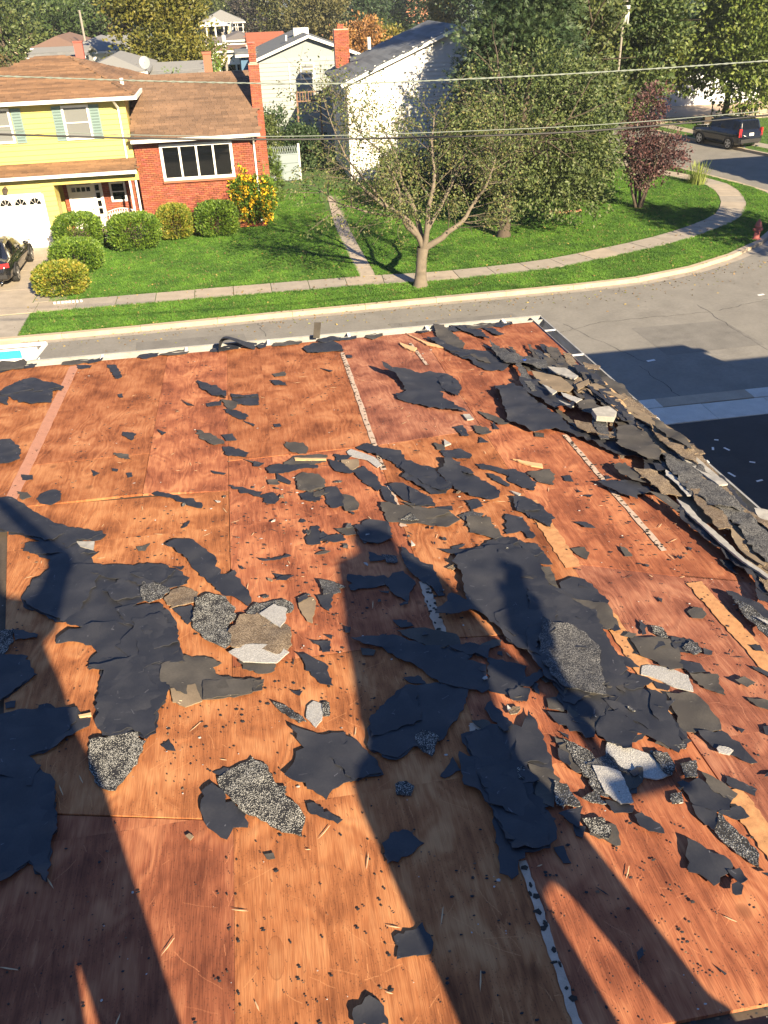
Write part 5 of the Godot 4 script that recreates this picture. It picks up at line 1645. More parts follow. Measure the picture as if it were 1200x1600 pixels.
func plants() -> void:
	var green := [Color(0.028, 0.06, 0.010), Color(0.065, 0.115, 0.016), Color(0.12, 0.165, 0.025)]
	var olive := [Color(0.035, 0.056, 0.015), Color(0.07, 0.10, 0.027), Color(0.12, 0.14, 0.04)]
	var deep := [Color(0.014, 0.034, 0.012), Color(0.03, 0.06, 0.022), Color(0.055, 0.095, 0.035)]
	var gold := [Color(0.06, 0.075, 0.012), Color(0.15, 0.145, 0.022), Color(0.27, 0.20, 0.035)]
	var rust := [Color(0.12, 0.07, 0.03), Color(0.28, 0.13, 0.04), Color(0.36, 0.20, 0.05)]
	var plum := [Color(0.03, 0.014, 0.016), Color(0.085, 0.038, 0.04), Color(0.19, 0.098, 0.095)]
	var lime := [Color(0.035, 0.085, 0.008), Color(0.09, 0.17, 0.014), Color(0.17, 0.26, 0.028)]
	# clipped shrubs before the yellow house
	var limegold := [Color(0.06, 0.105, 0.010), Color(0.17, 0.21, 0.020), Color(0.33, 0.27, 0.04)]
	shrub("round yellow-green clipped shrub nearest the street, orange tinged, beside the driveway", Vector3(-6.915, 0.000, -32.617), Vector3(0.95, 0.56, 0.75), limegold, 301)
	shrub("low green clipped shrub, middle of the three beside the driveway", Vector3(-6.740, 0.000, -35.451) + Vector3(0, 0, -0.2), Vector3(1.0, 0.6, 0.8), lime, 302)
	shrub("green clipped shrub at the porch end of the driveway row", Vector3(-7.080, 0.000, -38.806) + Vector3(0, 0, -0.1), Vector3(1.0, 0.75, 0.9), lime, 303)
	shrub("box shaped bright green clipped shrub in front of the porch chair", Vector3(-4.709, 0.000, -38.215) + Vector3(0, 0, -0.2), Vector3(1.08, 0.72, 0.8), lime, 304, 8500)
	shrub("smaller yellowish clipped shrub below the brick wall's left part", Vector3(-3.058, 0.000, -39.490) + Vector3(0, 0, -0.2), Vector3(0.75, 0.72, 0.65), limegold, 305)
	shrub("round green clipped shrub under the picture window", Vector3(-1.229, 0.000, -39.518) + Vector3(0, 0, -0.2), Vector3(0.95, 0.72, 0.75), lime, 306)
	# tall shrub with yellow flowers at the brick corner
	rng.seed = 310
	var yb := thing("flowering_shrub", "tall green shrub covered in yellow flowers at the brick wing's right corner", "shrub", Vector3(0.426, 0.000, -41.210) + Vector3(0, 0, -0.2))
	var st := tool(true); var tips := []
	for k in 9:
		limb(st, Vector3(rng.randf_range(-0.3, 0.3), -0.05, rng.randf_range(-0.2, 0.2)), Vector3(rng.randf_range(-0.5, 0.5), 1, rng.randf_range(-0.4, 0.4)), 1.6, 0.022, 1, tips, 0.2, 0.2, 3)
	fin(st, "stem", M.bark_dark, yb)
	var lob := [[Vector3(0, 1.2, 0), Vector3(0.9, 1.15, 0.7)], [Vector3(-0.45, 1.8, 0.1), Vector3(0.5, 0.8, 0.45)], [Vector3(0.5, 1.2, 0.1), Vector3(0.5, 0.9, 0.5)], [Vector3(-0.5, 2.5, 0), Vector3(0.25, 0.5, 0.2)]]
	crown(yb, lob, 1700, 13, 0.20, 0.14, lime, leaf_mesh, M.leaf)
	var fx := []; var ft := PackedColorArray()
	for k in 130:
		var l: Array = lob[rng.randi_range(0, 3)]
		var d := Vector3(rng.randfn(), rng.randfn() * 0.8, absf(rng.randfn()) + 0.3).normalized()
		var q: Vector3 = l[0] + d * l[1] * 1.1
		for j in 14:
			fx.append(Transform3D(leaf_basis(d + Vector3(0, 0.3, 0), rng.randf_range(0.10, 0.18), 1.0), q + Vector3(rng.randfn() * 0.05, rng.randfn() * 0.11, rng.randfn() * 0.05)))
			ft.append(Color(0.85, 0.56, 0.03) * rng.randf_range(0.75, 1.15))
	scatter("flowers", leaf_mesh, M.leaf, yb, fx, ft)
	rng.seed = 311
	var jn := thing("juniper", "soft dark green juniper behind the yellow flowering shrub", "shrub", Vector3(1.304, 0.000, -43.207) + Vector3(0, 0, -0.6))
	st = tool(true); tips = []
	limb(st, Vector3(0, 0, 0), Vector3.UP, 1.5, 0.05, 1, tips)
	fin(st, "stem", M.bark_dark, jn)
	crown(jn, [[Vector3(0, 1.3, 0), Vector3(0.75, 1.1, 0.7)], [Vector3(0.2, 2.2, 0), Vector3(0.4, 0.6, 0.4)]], 200, 12, 0.22, 0.2, green, needle_mesh, M.needle)
	front_tree()
	# the big conifer and its neighbours beside the white house
	rng.seed = 320
	tree("conifer", "tall dark blue-green conifer rising past the top of the picture beside the white house", Vector3(14.2, 0, -45.0), 13.5, 4.7, [Color(0.016, 0.038, 0.016), Color(0.036, 0.07, 0.026), Color(0.075, 0.115, 0.036)], 320, 0.27, 5600, 14, "", 0.3, 0.06, 1.0)
	# the drooping grey-green tree whose trunk stands behind the street tree
	rng.seed = 330
	var wt := thing("drooping_tree", "broad drooping olive green tree with a stout trunk on the corner lawn", "tree", Vector3(10.842, 0.000, -35.869))
	st = tool(true); tips = []
	tube(st, PackedVector3Array([Vector3(0, -0.1, 0), Vector3(0, 0.3, 0), Vector3(0.05, 1.2, 0), Vector3(0.2, 2.4, 0), Vector3(0.5, 4.2, 0.0), Vector3(0.9, 6.4, 0)]), PackedFloat32Array([0.34, 0.26, 0.24, 0.22, 0.16, 0.06]), 10, false)
	for k in 15:
		var a := rng.randf() * TAU
		limb(st, Vector3(0.2, rng.randf_range(1.9, 4.8), 0), Vector3(cos(a) + 0.45, 0.5, sin(a)), rng.randf_range(1.6, 3.0), 0.07, 2, tips, 0.3, 0.0, 3)
	fin(st, "trunk", M.bark_dark, wt)
	var weep := [Color(0.028, 0.05, 0.014), Color(0.06, 0.09, 0.025), Color(0.088, 0.122, 0.034), Color(0.12, 0.135, 0.042)]
	crown(wt, [[Vector3(0.2, 3.9, 0.0), Vector3(2.6, 1.9, 2.2)], [Vector3(2.3, 3.4, -0.2), Vector3(2.3, 1.9, 2.0)], [Vector3(3.7, 3.2, -0.8), Vector3(1.7, 1.7, 1.6)], [Vector3(1.4, 2.1, 0.6), Vector3(1.9, 0.9, 1.2)], [Vector3(3.0, 1.7, 0.2), Vector3(1.5, 0.9, 1.1)], [Vector3(1.6, 5.6, -0.6), Vector3(2.1, 1.7, 1.8)], [Vector3(-1.2, 4.6, -0.6), Vector3(1.4, 1.2, 1.2)], [Vector3(3.2, 5.6, -1.0), Vector3(1.7, 1.4, 1.5)]], 2100, 13, 0.34, 0.145, weep, leaf_mesh, M.leaf, 0.55, 0.6)
	tree("leafy_tree", "dense green tree behind the utility pole, right of the conifer", Vector3(21.5, 0, -52.0), 11.5, 4.6, [Color(0.02, 0.042, 0.014), Color(0.055, 0.09, 0.022), Color(0.12, 0.15, 0.035)], 335, 0.27, 1500, 13, "", 0.28, 0.12)
	tree("leafy_tree", "grey-green tree filling the gap right of the tall conifer", Vector3(17.2, 0, -47.0), 9.6, 3.2, [Color(0.026, 0.048, 0.018), Color(0.065, 0.09, 0.026), Color(0.13, 0.145, 0.04)], 336, 0.24, 1100, 13, "", 0.25, 0.10)
	tree("street_maple", "bright green maple behind the dark parked car", Vector3(35.246, 0.000, -62.804), 8.6, 5.2, [Color(0.03, 0.055, 0.010), Color(0.085, 0.13, 0.018), Color(0.17, 0.20, 0.032)], 340, 0.30, 1500, 13, "", 0.26, 0.27)
	tree("leafy_tree", "yellow-green maple in the yard left of the street maple", Vector3(28.4, 0, -64.5), 10.0, 4.4, [Color(0.03, 0.055, 0.010), Color(0.085, 0.12, 0.018), Color(0.18, 0.19, 0.035)], 341, 0.30, 1300, 13, "", 0.26, 0.1)
	tree("grey_tree", "feathery grey-green tree at the top right corner", Vector3(46.0, 0, -72.0), 11.5, 6.2, [Color(0.035, 0.05, 0.025), Color(0.085, 0.105, 0.05), Color(0.15, 0.17, 0.085)], 342, 0.34, 1300, 13, "", 0.28, 0.2)
	# purple-leaved plum on the corner lawn
	rng.seed = 350
	var pt := thing("purple_plum", "purple-leaved plum tree with several stems on the corner lawn", "tree", Vector3(18.333, 0.000, -39.149))
	st = tool(true); tips = []
	for k in 5:
		var a := TAU * k / 5.0 + 0.4
		limb(st, Vector3(cos(a) * 0.10, -0.1, sin(a) * 0.08), Vector3(cos(a) * 0.28, 1, sin(a) * 0.25), 2.2, 0.075, 2, tips, 0.2, 0.2, 3)
	fin(st, "stem", M.bark_dark, pt)
	crown(pt, [[Vector3(0.2, 2.3, 0), Vector3(1.1, 0.9, 1.0)], [Vector3(1.0, 2.4, 0.1), Vector3(0.95, 0.85, 0.8)], [Vector3(-0.35, 3.2, 0), Vector3(0.8, 0.8, 0.8)], [Vector3(0.1, 4.3, -0.2), Vector3(0.75, 0.9, 0.7)], [Vector3(-0.2, 1.6, 0.1), Vector3(0.5, 0.45, 0.5)], [Vector3(0.1, 1.5, 0.2), Vector3(0.8, 0.5, 0.7)]], 640, 11, 0.28, 0.13, plum, leaf_mesh, M.leaf)
	# ornamental grass by the side street, yews and hedges in the side yards
	rng.seed = 360
	var og := thing("ornamental_grass", "clump of arching ornamental grass at the bend of the sidewalk", "plant", Vector3(23.366, 0.000, -43.370))
	st = tool()
	for k in 190:
		var a := rng.randf() * TAU
		var o := Vector3(cos(a), 0, sin(a)) * rng.randf() * 0.55
		var tip := o * rng.randf_range(1.2, 2.2) + Vector3(0, rng.randf_range(0.5, 1.15), 0)
		var s := Vector3(-sin(a), 0, cos(a)) * 0.022
		var m := o.lerp(tip, 0.55) + Vector3(0, 0.16, 0)
		tri(st, o - s, m, o + s); tri(st, m - s * 0.7, tip, m + s * 0.7)
	fin(st, "blade_clump", mat(0.19, 0.24, 0.05, 0.8), og)
	tree("yard_bush", "dark bush against the white fence, right of the yellow house chimney", Vector3(2.4, 0, -54.0), 3.6, 1.7, deep, 365, 0.16, 420, 12, "", 0.08, 0.05)
	tree("yard_bush", "olive bush left of the dark bush above the white fence", Vector3(1.75, 0, -52.6), 3.4, 0.9, olive, 366, 0.14, 240, 12, "", 0.07, 0.2)
	tree("yard_bush", "dark shaded bush beside the white house, behind the path", Vector3(3.9, 0, -54.0), 2.6, 1.3, deep, 367, 0.16, 420, 12, "", 0.08, 0.02)
	tree("foundation_bush", "low dark shrubs at the foot of the white house behind the street tree", Vector3(8.6, 0, -47.2), 1.7, 1.5, deep, 368, 0.14, 330, 12, "", 0.06, 0.02)
	tree("foundation_bush", "low leafy bush under the drooping tree near the white house", Vector3(12.0, 0, -45.5), 1.8, 1.6, green, 369, 0.14, 330, 12, "", 0.06, 0.02)
	# slim evergreens and the bare brown bush behind the yellow roof
	tree("slim_evergreen", "left of two small bright evergreens in front of the grey gabled roof", Vector3(-2.94, 0, -52.0), 6.01, 0.38, lime, 370, 0.16, 150, 12, "slim evergreens behind the brown wing roof", 0.05, 0.1, 1.0)
	tree("slim_evergreen", "right and shorter of two small bright evergreens in front of the grey gabled roof", Vector3(-2.64, 0, -52.0), 5.82, 0.32, lime, 371, 0.16, 120, 12, "slim evergreens behind the brown wing roof", 0.05, 0.1, 1.0)
	tree("slim_evergreen", "tall bright green evergreen column right of the free-standing brick chimney", Vector3(-0.64, 0, -56.0), 6.52, 0.55, lime, 372, 0.18, 300, 12, "slim evergreens behind the brown wing roof", 0.06, 0.1, 1.0)
	tree("bare_bush", "brownish half bare bush behind the yellow house roof at the left edge", Vector3(-11.9, 0, -54.0), 7.17, 2.1, [Color(0.08, 0.055, 0.03), Color(0.15, 0.11, 0.05), Color(0.2, 0.17, 0.06)], 373, 0.15, 420, 11, "", 0.09, 0.2)
	# trees behind the far roofs, each its own kind: [label, px, z, top y, radius, tones, leaf]
	var far := [
		["dense round yellow-olive tree standing alone behind the grey roofs", -4.62, -72.0, 11.5, 4.3, [Color(0.04, 0.055, 0.010), Color(0.11, 0.115, 0.018), Color(0.20, 0.175, 0.03)], 0.28, 1700],
		["yellow-green tree in the top left corner", -20.19, -95.0, 11.0, 5.2, olive, 0.4, 800],
		["big dark green tree behind the brown hip roof", -20.54, -125.0, 12.0, 8.2, [Color(0.02, 0.042, 0.012), Color(0.045, 0.08, 0.02), Color(0.085, 0.12, 0.03)], 0.45, 1300],
		["dark purple-red tree left of the round olive tree", -15.63, -130.0, 8.5, 5.0, [Color(0.03, 0.02, 0.018), Color(0.075, 0.045, 0.04), Color(0.13, 0.07, 0.06)], 0.42, 700],
		["grey-green tree between the purple tree and the olive tree", -14.69, -150.0, 11.0, 6.0, deep, 0.45, 700],
		["dark tree above the small tan house", -29.48, -160.0, 12.0, 8.0, deep, 0.5, 800],
		["pale olive tree behind the cream house, left part", -0.80, -205.0, 13.0, 9.0, olive, 0.6, 800],
		["dark purple-brown tree right of the cream house", 7.89, -188.0, 13.5, 6.2, [Color(0.02, 0.018, 0.018), Color(0.045, 0.04, 0.035), Color(0.08, 0.065, 0.055)], 0.5, 800],
		["olive tree with a pale trunk right of the purple-brown tree", 9.63, -150.0, 13.0, 6.4, [Color(0.035, 0.045, 0.015), Color(0.075, 0.085, 0.025), Color(0.14, 0.14, 0.04)], 0.45, 1000],
		["broad olive-brown tree behind the grey gable house", 12.67, -135.0, 11.0, 6.0, [Color(0.035, 0.042, 0.015), Color(0.085, 0.085, 0.03), Color(0.15, 0.13, 0.05)], 0.42, 1000],
		["orange turning tree above the slate roof of the white house", 15.68, -110.0, 5.6, 4.2, rust, 0.36, 700],
		["yellow-orange low tree right of the orange tree", 19.35, -115.0, 4.8, 3.4, gold, 0.36, 500],
		["small rust coloured tree left of the orange tree", 13.72, -112.0, 4.6, 2.6, rust, 0.36, 360],
		["dark green conifer-like tree behind the orange trees", 24.01, -175.0, 11.0, 7.0, deep, 0.5, 800],
		["green tree beyond the orange trees, near the top edge", 32.49, -190.0, 11.5, 7.6, green, 0.55, 700],
		["dark tree right of the tiny brick tower", 39.40, -180.0, 12.0, 7.5, deep, 0.5, 800],
		["golden tree just left of the tall conifer", 30.25, -130.0, 9.0, 4.2, gold, 0.4, 500],
		["dark tree filling the top edge right of the conifer", 32.94, -120.0, 13.0, 7.0, deep, 0.45, 800],
		["dim green tree far behind the utility pole", 43.58, -110.0, 14.0, 8.0, green, 0.45, 900],
		["dim green tree behind the maples near the top right", 54.16, -110.0, 14.0, 8.0, deep, 0.45, 900],
		["far tree at the right end of the top edge", 67.14, -115.0, 14.0, 8.0, olive, 0.45, 800],
		["far green tree on the left behind the dark green tree", -29.81, -215.0, 13.0, 10.0, green, 0.6, 700],
		["far tree in the gap left of the cream house", -7.01, -215.0, 13.0, 9.0, deep, 0.6, 700],
		["far tree above the red roofed house", 5.65, -225.0, 14.0, 9.0, green, 0.6, 700],
		["far dark tree behind the olive-brown tree", 23.88, -230.0, 15.0, 10.0, deep, 0.6, 700],
		["far tree behind the tiny brick tower", 46.76, -240.0, 13.5, 10.0, green, 0.6, 700],
		["far tree behind the top left corner", -46.87, -225.0, 14.0, 10.0, deep, 0.6, 700],
	]
	var n := 0
	for e in far:
		n += 1
		var gy := terrain_y(e[2]) - 0.2
		tree("far_tree", e[0], Vector3(e[1], gy, e[2]), e[3] - gy, e[4], e[5], 400 + n * 7, e[6], e[7], 12, "trees behind the roofs", 0.3, 0.08)
	# low hedgerow masses between the far houses
	rng.seed = 470
	var hx := []; var ht := PackedColorArray()
	for k in 16000:
		var z := -rng.randf_range(98.0, 235.0)
		var x := rng.randf_range(-0.42, 0.75) * -z
		var hgt := rng.randf() * 2.6
		hx.append(Transform3D(leaf_basis(Vector3.UP, rng.randf_range(0.5, 1.0), 1.0), Vector3(x, terrain_y(z) + hgt, z)))
		ht.append(tone_of(deep, rng.randf()))
	var hd := scatter("undergrowth", leaf_mesh, M.leaf, self, hx, ht)
	tag(hd, "distant low undergrowth and hedges between the far yards", "undergrowth")
	# trees outside the picture on the right, whose shade falls on the corner
	tree("shade_tree", "tree outside the picture on the right that shades the corner", Vector3(25.5, 0, -20.5), 10.0, 2.6, green, 480, 0.28, 420, 12, "", 0.25, 0.35)
	# brick ring round the drooping tree's bed
	var bed := thing("brick_edging", "short curved row of reddish edging bricks by the drooping tree", "edging", Vector3(14.868, 0.000, -39.299))
	for k in 9:
		var a := -0.9 + 0.2 * k
		fin(boxm(Vector3(sin(a) * 0.95, 0.06, cos(a) * 0.5 - 0.3), Vector3(0.19, 0.12, 0.10), Basis(Vector3.UP, a)), "brick", mat(0.34, 0.17, 0.11, 0.9), bed)
	var ed := thing("white_edging", "row of small white edging stones at the foot of the yellow-green shrub", "edging", Vector3(-6.623, 0.000, -31.393))
	for k in 8:
		fin(boxm(Vector3(-0.42 + k * 0.13, 0.04, 0), Vector3(0.08, 0.09, 0.07), Basis(Vector3.UP, 0.3 * k)), "stone", M.white, ed)

# ---------------------------------------------------------------- vehicles
func ring_at(z: float, w: float, yb: float, ym: float, wr: float, yt: float) -> PackedVector3Array:
	# a car's section: sill, flank, shoulder, roof; counter-clockwise about -z
	var p := PackedVector3Array()
	for s in [1, -1]:
		var half := [Vector2(w * 0.80, yb), Vector2(w * 0.97, yb + 0.10), Vector2(w, lerpf(yb, ym, 0.55)), Vector2(w * 0.97, ym - 0.04), Vector2(w * 0.92, ym), Vector2(wr, yt - 0.05), Vector2(wr * 0.86, yt)]
		if s < 0: half.reverse()
		for q in half: p.append(Vector3(q.x * s, q.y, z))
	return p

func car(called: String, label: String, at: Vector3, turn: float, paint: Material, tall: bool) -> Node3D:
	var t := thing(called, label, "car", at, turn)
	var S: Array
	if tall:
		S = [[-2.22, 0.72, 0.42, 0.86, 0.66, 0.90], [-2.12, 0.86, 0.30, 0.98, 0.78, 1.02], [-1.3, 0.91, 0.28, 1.06, 0.80, 1.10], [-0.95, 0.92, 0.28, 1.08, 0.78, 1.14], [-0.35, 0.92, 0.28, 1.10, 0.70, 1.72], [0.3, 0.92, 0.28, 1.10, 0.70, 1.78], [1.5, 0.92, 0.28, 1.10, 0.69, 1.76], [1.95, 0.91, 0.30, 1.10, 0.67, 1.70], [2.16, 0.88, 0.34, 1.08, 0.74, 1.14], [2.24, 0.84, 0.42, 1.00, 0.76, 1.04]]
	else:
		S = [[-2.36, 0.62, 0.40, 0.62, 0.52, 0.66], [-2.25, 0.82, 0.26, 0.72, 0.70, 0.76], [-1.5, 0.90, 0.22, 0.84, 0.74, 0.90], [-0.95, 0.91, 0.22, 0.90, 0.74, 0.95], [-0.15, 0.91, 0.22, 0.93, 0.60, 1.40], [0.5, 0.91, 0.22, 0.94, 0.60, 1.46], [1.05, 0.91, 0.22, 0.95, 0.58, 1.40], [1.85, 0.90, 0.24, 0.96, 0.70, 1.02], [2.28, 0.86, 0.28, 0.92, 0.70, 0.98], [2.40, 0.74, 0.36, 0.80, 0.60, 0.84]]
	var fine := []
	for k in S.size() - 1:
		for j in 3:
			var f := j / 3.0
			var a: Array = S[k]; var b: Array = S[k + 1]
			var e := []
			for i in 6: e.append(lerpf(a[i], b[i], f if i == 0 else f * f * (3 - 2 * f) * 0.5 + f * 0.5))
			fine.append(e)
	fine.append(S[-1])
	var rings := []
	for e in fine: rings.append(ring_at(e[0], e[1], e[2], e[3], e[4], e[5]))
	rings.reverse()
	var st := tool(true)
	loft(st, rings)
	fin(st, "body", paint, t)
	# glass: panels a few millimetres proud of the cabin
	var sec := func(z: float) -> Array:
		for k in fine.size() - 1:
			if z >= fine[k][0] and z <= fine[k + 1][0]:
				var f: float = (z - fine[k][0]) / (fine[k + 1][0] - fine[k][0])
				var o := []
				for i in 6: o.append(lerpf(fine[k][i], fine[k + 1][i], f))
				return o
		return fine[-1]
	var side := func(z: float, f: float, s: float) -> Vector3:
		var e: Array = sec.call(z)
		var a := Vector3(e[1] * 0.92, e[3], z); var b := Vector3(e[4], e[5] - 0.05, z)
		var q := a.lerp(b, f) + Vector3(0.008, 0.004, 0)
		return Vector3(q.x * s, q.y, q.z)
	var spans := [[-0.55, 0.28], [0.36, 1.28], [1.36, 1.90]] if tall else [[-0.42, 0.38], [0.46, 1.28]]
	for s in [1.0, -1.0]:
		for sp in spans:
			st = tool()
			var n := 6
			for k in n:
				var z0 := lerpf(sp[0], sp[1], float(k) / n); var z1 := lerpf(sp[0], sp[1], float(k + 1) / n)
				quad(st, side.call(z0, 0.9, s), side.call(z1, 0.9, s), side.call(z1, 0.08, s), side.call(z0, 0.08, s))
			fin(st, "side_window", M.glass, t)
	for ends in ([[-0.92, -0.38], [2.14, 1.97]] if tall else [[-0.90, -0.20], [1.80, 1.12]]):
		st = tool()
		var n := 5
		for k in n:
			var z0 := lerpf(ends[0], ends[1], float(k) / n); var z1 := lerpf(ends[0], ends[1], float(k + 1) / n)
			var e0: Array = sec.call(z0); var e1: Array = sec.call(z1)
			var up := Vector3(0, 0.012, 0.012 * signf(ends[0]))
			quad(st, Vector3(-e1[4] * 0.84, e1[5], z1) + up, Vector3(e1[4] * 0.84, e1[5], z1) + up, Vector3(e0[4] * 0.84, e0[5], z0) + up, Vector3(-e0[4] * 0.84, e0[5], z0) + up)
		fin(st, "rear_window" if ends[0] > 0 else "windscreen", M.glass, t)
	var R := 0.36 if tall else 0.33
	var ax := 1.36 if tall else 1.42
	for z in [-ax, ax]:
		for s in [-1.0, 1.0]:
			st = tool(true)
			var prof := [Vector2(0.62, 0.0), Vector2(0.62, 0.12), Vector2(0.70, 0.20), Vector2(1.0, 0.19), Vector2(1.0, 0.0)]
			tube(st, PackedVector3Array([Vector3(s * 0.70, R, z), Vector3(s * 0.74, R, z), Vector3(s * 0.90, R, z), Vector3(s * 0.925, R, z)]), PackedFloat32Array([R * 0.9, R, R, R * 0.88]), 24)
			var ty := fin(st, "wheel", M.black_rubber, t)
			st = tool()
			for k in 5:
				var a := TAU * k / 5.0
				var d := Vector3(0, cos(a), sin(a)); var q := Vector3(0, -sin(a), cos(a))
				var c := Vector3(s * 0.933, R, z)
				quad(st, c + d * R * 0.64 - q * 0.05, c + d * R * 0.64 + q * 0.05, c + q * 0.035, c - q * 0.035)
			rod(st, Vector3(s * 0.928, R, z), Vector3(s * 0.94, R, z), 0.06, -1, 12)
			for k in 20:
				var a0 := TAU * k / 20.0; var a1 := TAU * (k + 1) / 20.0
				var c := Vector3(s * 0.934, R, z)
				quad(st, c + Vector3(0, cos(a0), sin(a0)) * R * 0.70, c + Vector3(0, cos(a1), sin(a1)) * R * 0.70, c + Vector3(0, cos(a1), sin(a1)) * R * 0.62, c + Vector3(0, cos(a0), sin(a0)) * R * 0.62)
			fin(st, "rim", M.rim, ty)
			# arch lip above each wheel
			st = tool(true)
			var arc := PackedVector3Array(); var rr := PackedFloat32Array()
			for k in 11:
				var a := PI * k / 10.0
				arc.append(Vector3(s * 0.905, R + sin(a) * R * 1.14, z + cos(a) * R * 1.16)); rr.append(0.03)
			tube(st, arc, rr, 6)
			fin(st, "wheel_arch", M.dark, t)
	for s in [-1.0, 1.0]:
		st = tool()
		if tall:
			box(st, Vector3(s * 0.80, 1.02, 2.17), Vector3(0.15, 0.46, 0.12), Basis(Vector3.UP, s * 0.25))
		else:
			box(st, Vector3(s * 0.70, 0.84, 2.31), Vector3(0.34, 0.15, 0.14), Basis(Vector3.UP, s * 0.42))
		fin(st, "tail_light", M.tail, t)
		st = tool()
		box(st, Vector3(s * (0.78 if tall else 0.66), 0.80 if tall else 0.66, -2.14 if tall else -2.22), Vector3(0.26, 0.16, 0.12), Basis(Vector3.UP, -s * 0.5))
		fin(st, "head_light", M.glass_blind, t)
		st = tool(true)
		ball(st, Vector3(s * 1.0, 1.12 if tall else 1.0, -0.62 if tall else -0.5), Vector3(0.11, 0.075, 0.06), 6, 10)
		fin(st, "mirror", paint, t)
		st = tool()
		for z in [0.1, 1.0]:
			box(st, Vector3(s * 0.925, 0.92 if tall else 0.80, z), Vector3(0.03, 0.03, 0.16))
		fin(st, "door_handle", paint, t)
	st = tool()
	box(st, Vector3(0, 0.55 if tall else 0.46, 2.24 if tall else 2.38), Vector3(1.5, 0.20 if tall else 0.14, 0.10))
	fin(st, "bumper", M.dark, t)
	fin(boxm(Vector3(0, 0.92 if tall else 0.72, 2.262 if tall else 2.385), Vector3(0.32, 0.16, 0.02), Basis(Vector3.RIGHT, -0.1)), "plate", M.white, t)
	st = tool(true)
	for s in [-0.5, 0.5]:
		rod(st, Vector3(s, 0.24, 2.2), Vector3(s, 0.24, 2.44), 0.035)
	fin(st, "exhaust", M.chrome, t)
	if tall:
		st = tool()
		for s in [-1.0, 1.0]:
			bar(st, Vector3(s * 0.56, 1.82, -0.1), Vector3(s * 0.56, 1.80, 1.7), 0.04, 0.04)
			for z in [-0.1, 0.8, 1.7]: box(st, Vector3(s * 0.56, 1.785, z), Vector3(0.04, 0.05, 0.06))
		fin(st, "roof_rail", M.dark, t)
	return t

func vehicles() -> void:
	var navy := mat(0.008, 0.010, 0.016, 0.18)
	navy.clearcoat_enabled = true; navy.clearcoat = 1.0; navy.clearcoat_roughness = 0.05
	var black := mat(0.012, 0.012, 0.013, 0.18)
	black.clearcoat_enabled = true; black.clearcoat = 1.0; black.clearcoat_roughness = 0.05
	car("parked_suv", "dark navy SUV parked along the side street, seen from behind", Vector3(30.75, -0.13, -54.3), 0.20, navy, true)
	car("parked_sedan", "black sedan parked on the driveway before the white garage door, cut by the left edge", Vector3(-9.80, 0.012, -36.2), 0.0, black, false)
	# the white open trailer by our kerb, seen over the gutter at the far left
	var t := thing("open_trailer", "white framed open trailer with a turquoise inner panel, below the gutter at the far left", "trailer", Vector3(-7.9, -0.12, -20.6))
	var teal := mat(0.03, 0.42, 0.55, 0.4)
	var X0 := -3.6; var X1 := Vector3(-5.285, 1.973, -21.600).x + 7.9
	var yt := Vector3(-5.285, 1.973, -21.600).y + 0.12
	var sc := tool()
	bar(sc, Vector3(X0, yt, -1.0), Vector3(X1, yt, -1.0), 0.07, 0.07); bar(sc, Vector3(X0, yt - 0.02, 1.0), Vector3(X1 - 0.25, yt - 0.02, 1.0), 0.07, 0.07)
	bar(sc, Vector3(X1, yt - 0.01, -1.0), Vector3(X1 - 0.25, yt - 0.03, 1.0), 0.07, 0.07)
	fin(sc, "rail", M.white, t)
	fin(boxm(Vector3((X0 + X1) * 0.5 - 0.1, yt - 0.32, -1.02), Vector3(X1 - X0 - 0.3, 0.46, 0.05)), "back_wall", M.white, t)
	fin(boxm(Vector3((X0 + X1) * 0.5 - 0.25, yt - 0.22, -0.98), Vector3(X1 - X0 - 0.8, 0.20, 0.03)), "turquoise_panel", teal, t)
	fin(boxm(Vector3((X0 + X1) * 0.5 - 0.2, yt - 0.62, 0.0), Vector3(X1 - X0 - 0.4, 0.06, 2.0)), "floor", M.white_dull, t)
	fin(boxm(Vector3((X0 + X1) * 0.5 - 0.2, yt - 0.32, 1.02), Vector3(X1 - X0 - 0.4, 0.54, 0.05)), "front_wall", M.white, t)
	for x in [-2.6, -0.2]:
		for z in [-0.9, 0.9]:
			var w := tool(true); rod(w, Vector3(x, 0.32, z - 0.1), Vector3(x, 0.32, z + 0.1), 0.32, -1, 18)
			fin(w, "wheel", M.black_rubber, t)
	fin(boxm(Vector3(-1.4, (yt - 0.6) * 0.5 + 0.15, 0), Vector3(3.6, yt - 0.95, 1.5)), "chassis", M.dark, t)
	for k in 5:
		var bag := thing("bundle", ["pale bundle at the left end of the open trailer", "pale bundle second from the left end of the open trailer", "pale bundle in the middle of the open trailer", "pale bundle beside the trailer's slanted end rail", "pale bundle under the trailer's slanted end rail"][k] , "bundle", Vector3(-9.6 + k * 0.42, -0.12 + yt - 0.60, -20.5 + 0.3 * sin(k * 2.0)), k * 0.7, "bundles in the open trailer")
		var b := tool(true); ball(b, Vector3(0, 0.13, 0), Vector3(0.24, 0.15, 0.2), 7, 10, 0.25, fnl(k, 2.0, 2))
		fin(b, "wrap", M.white if k % 2 else M.white_dull, bag)

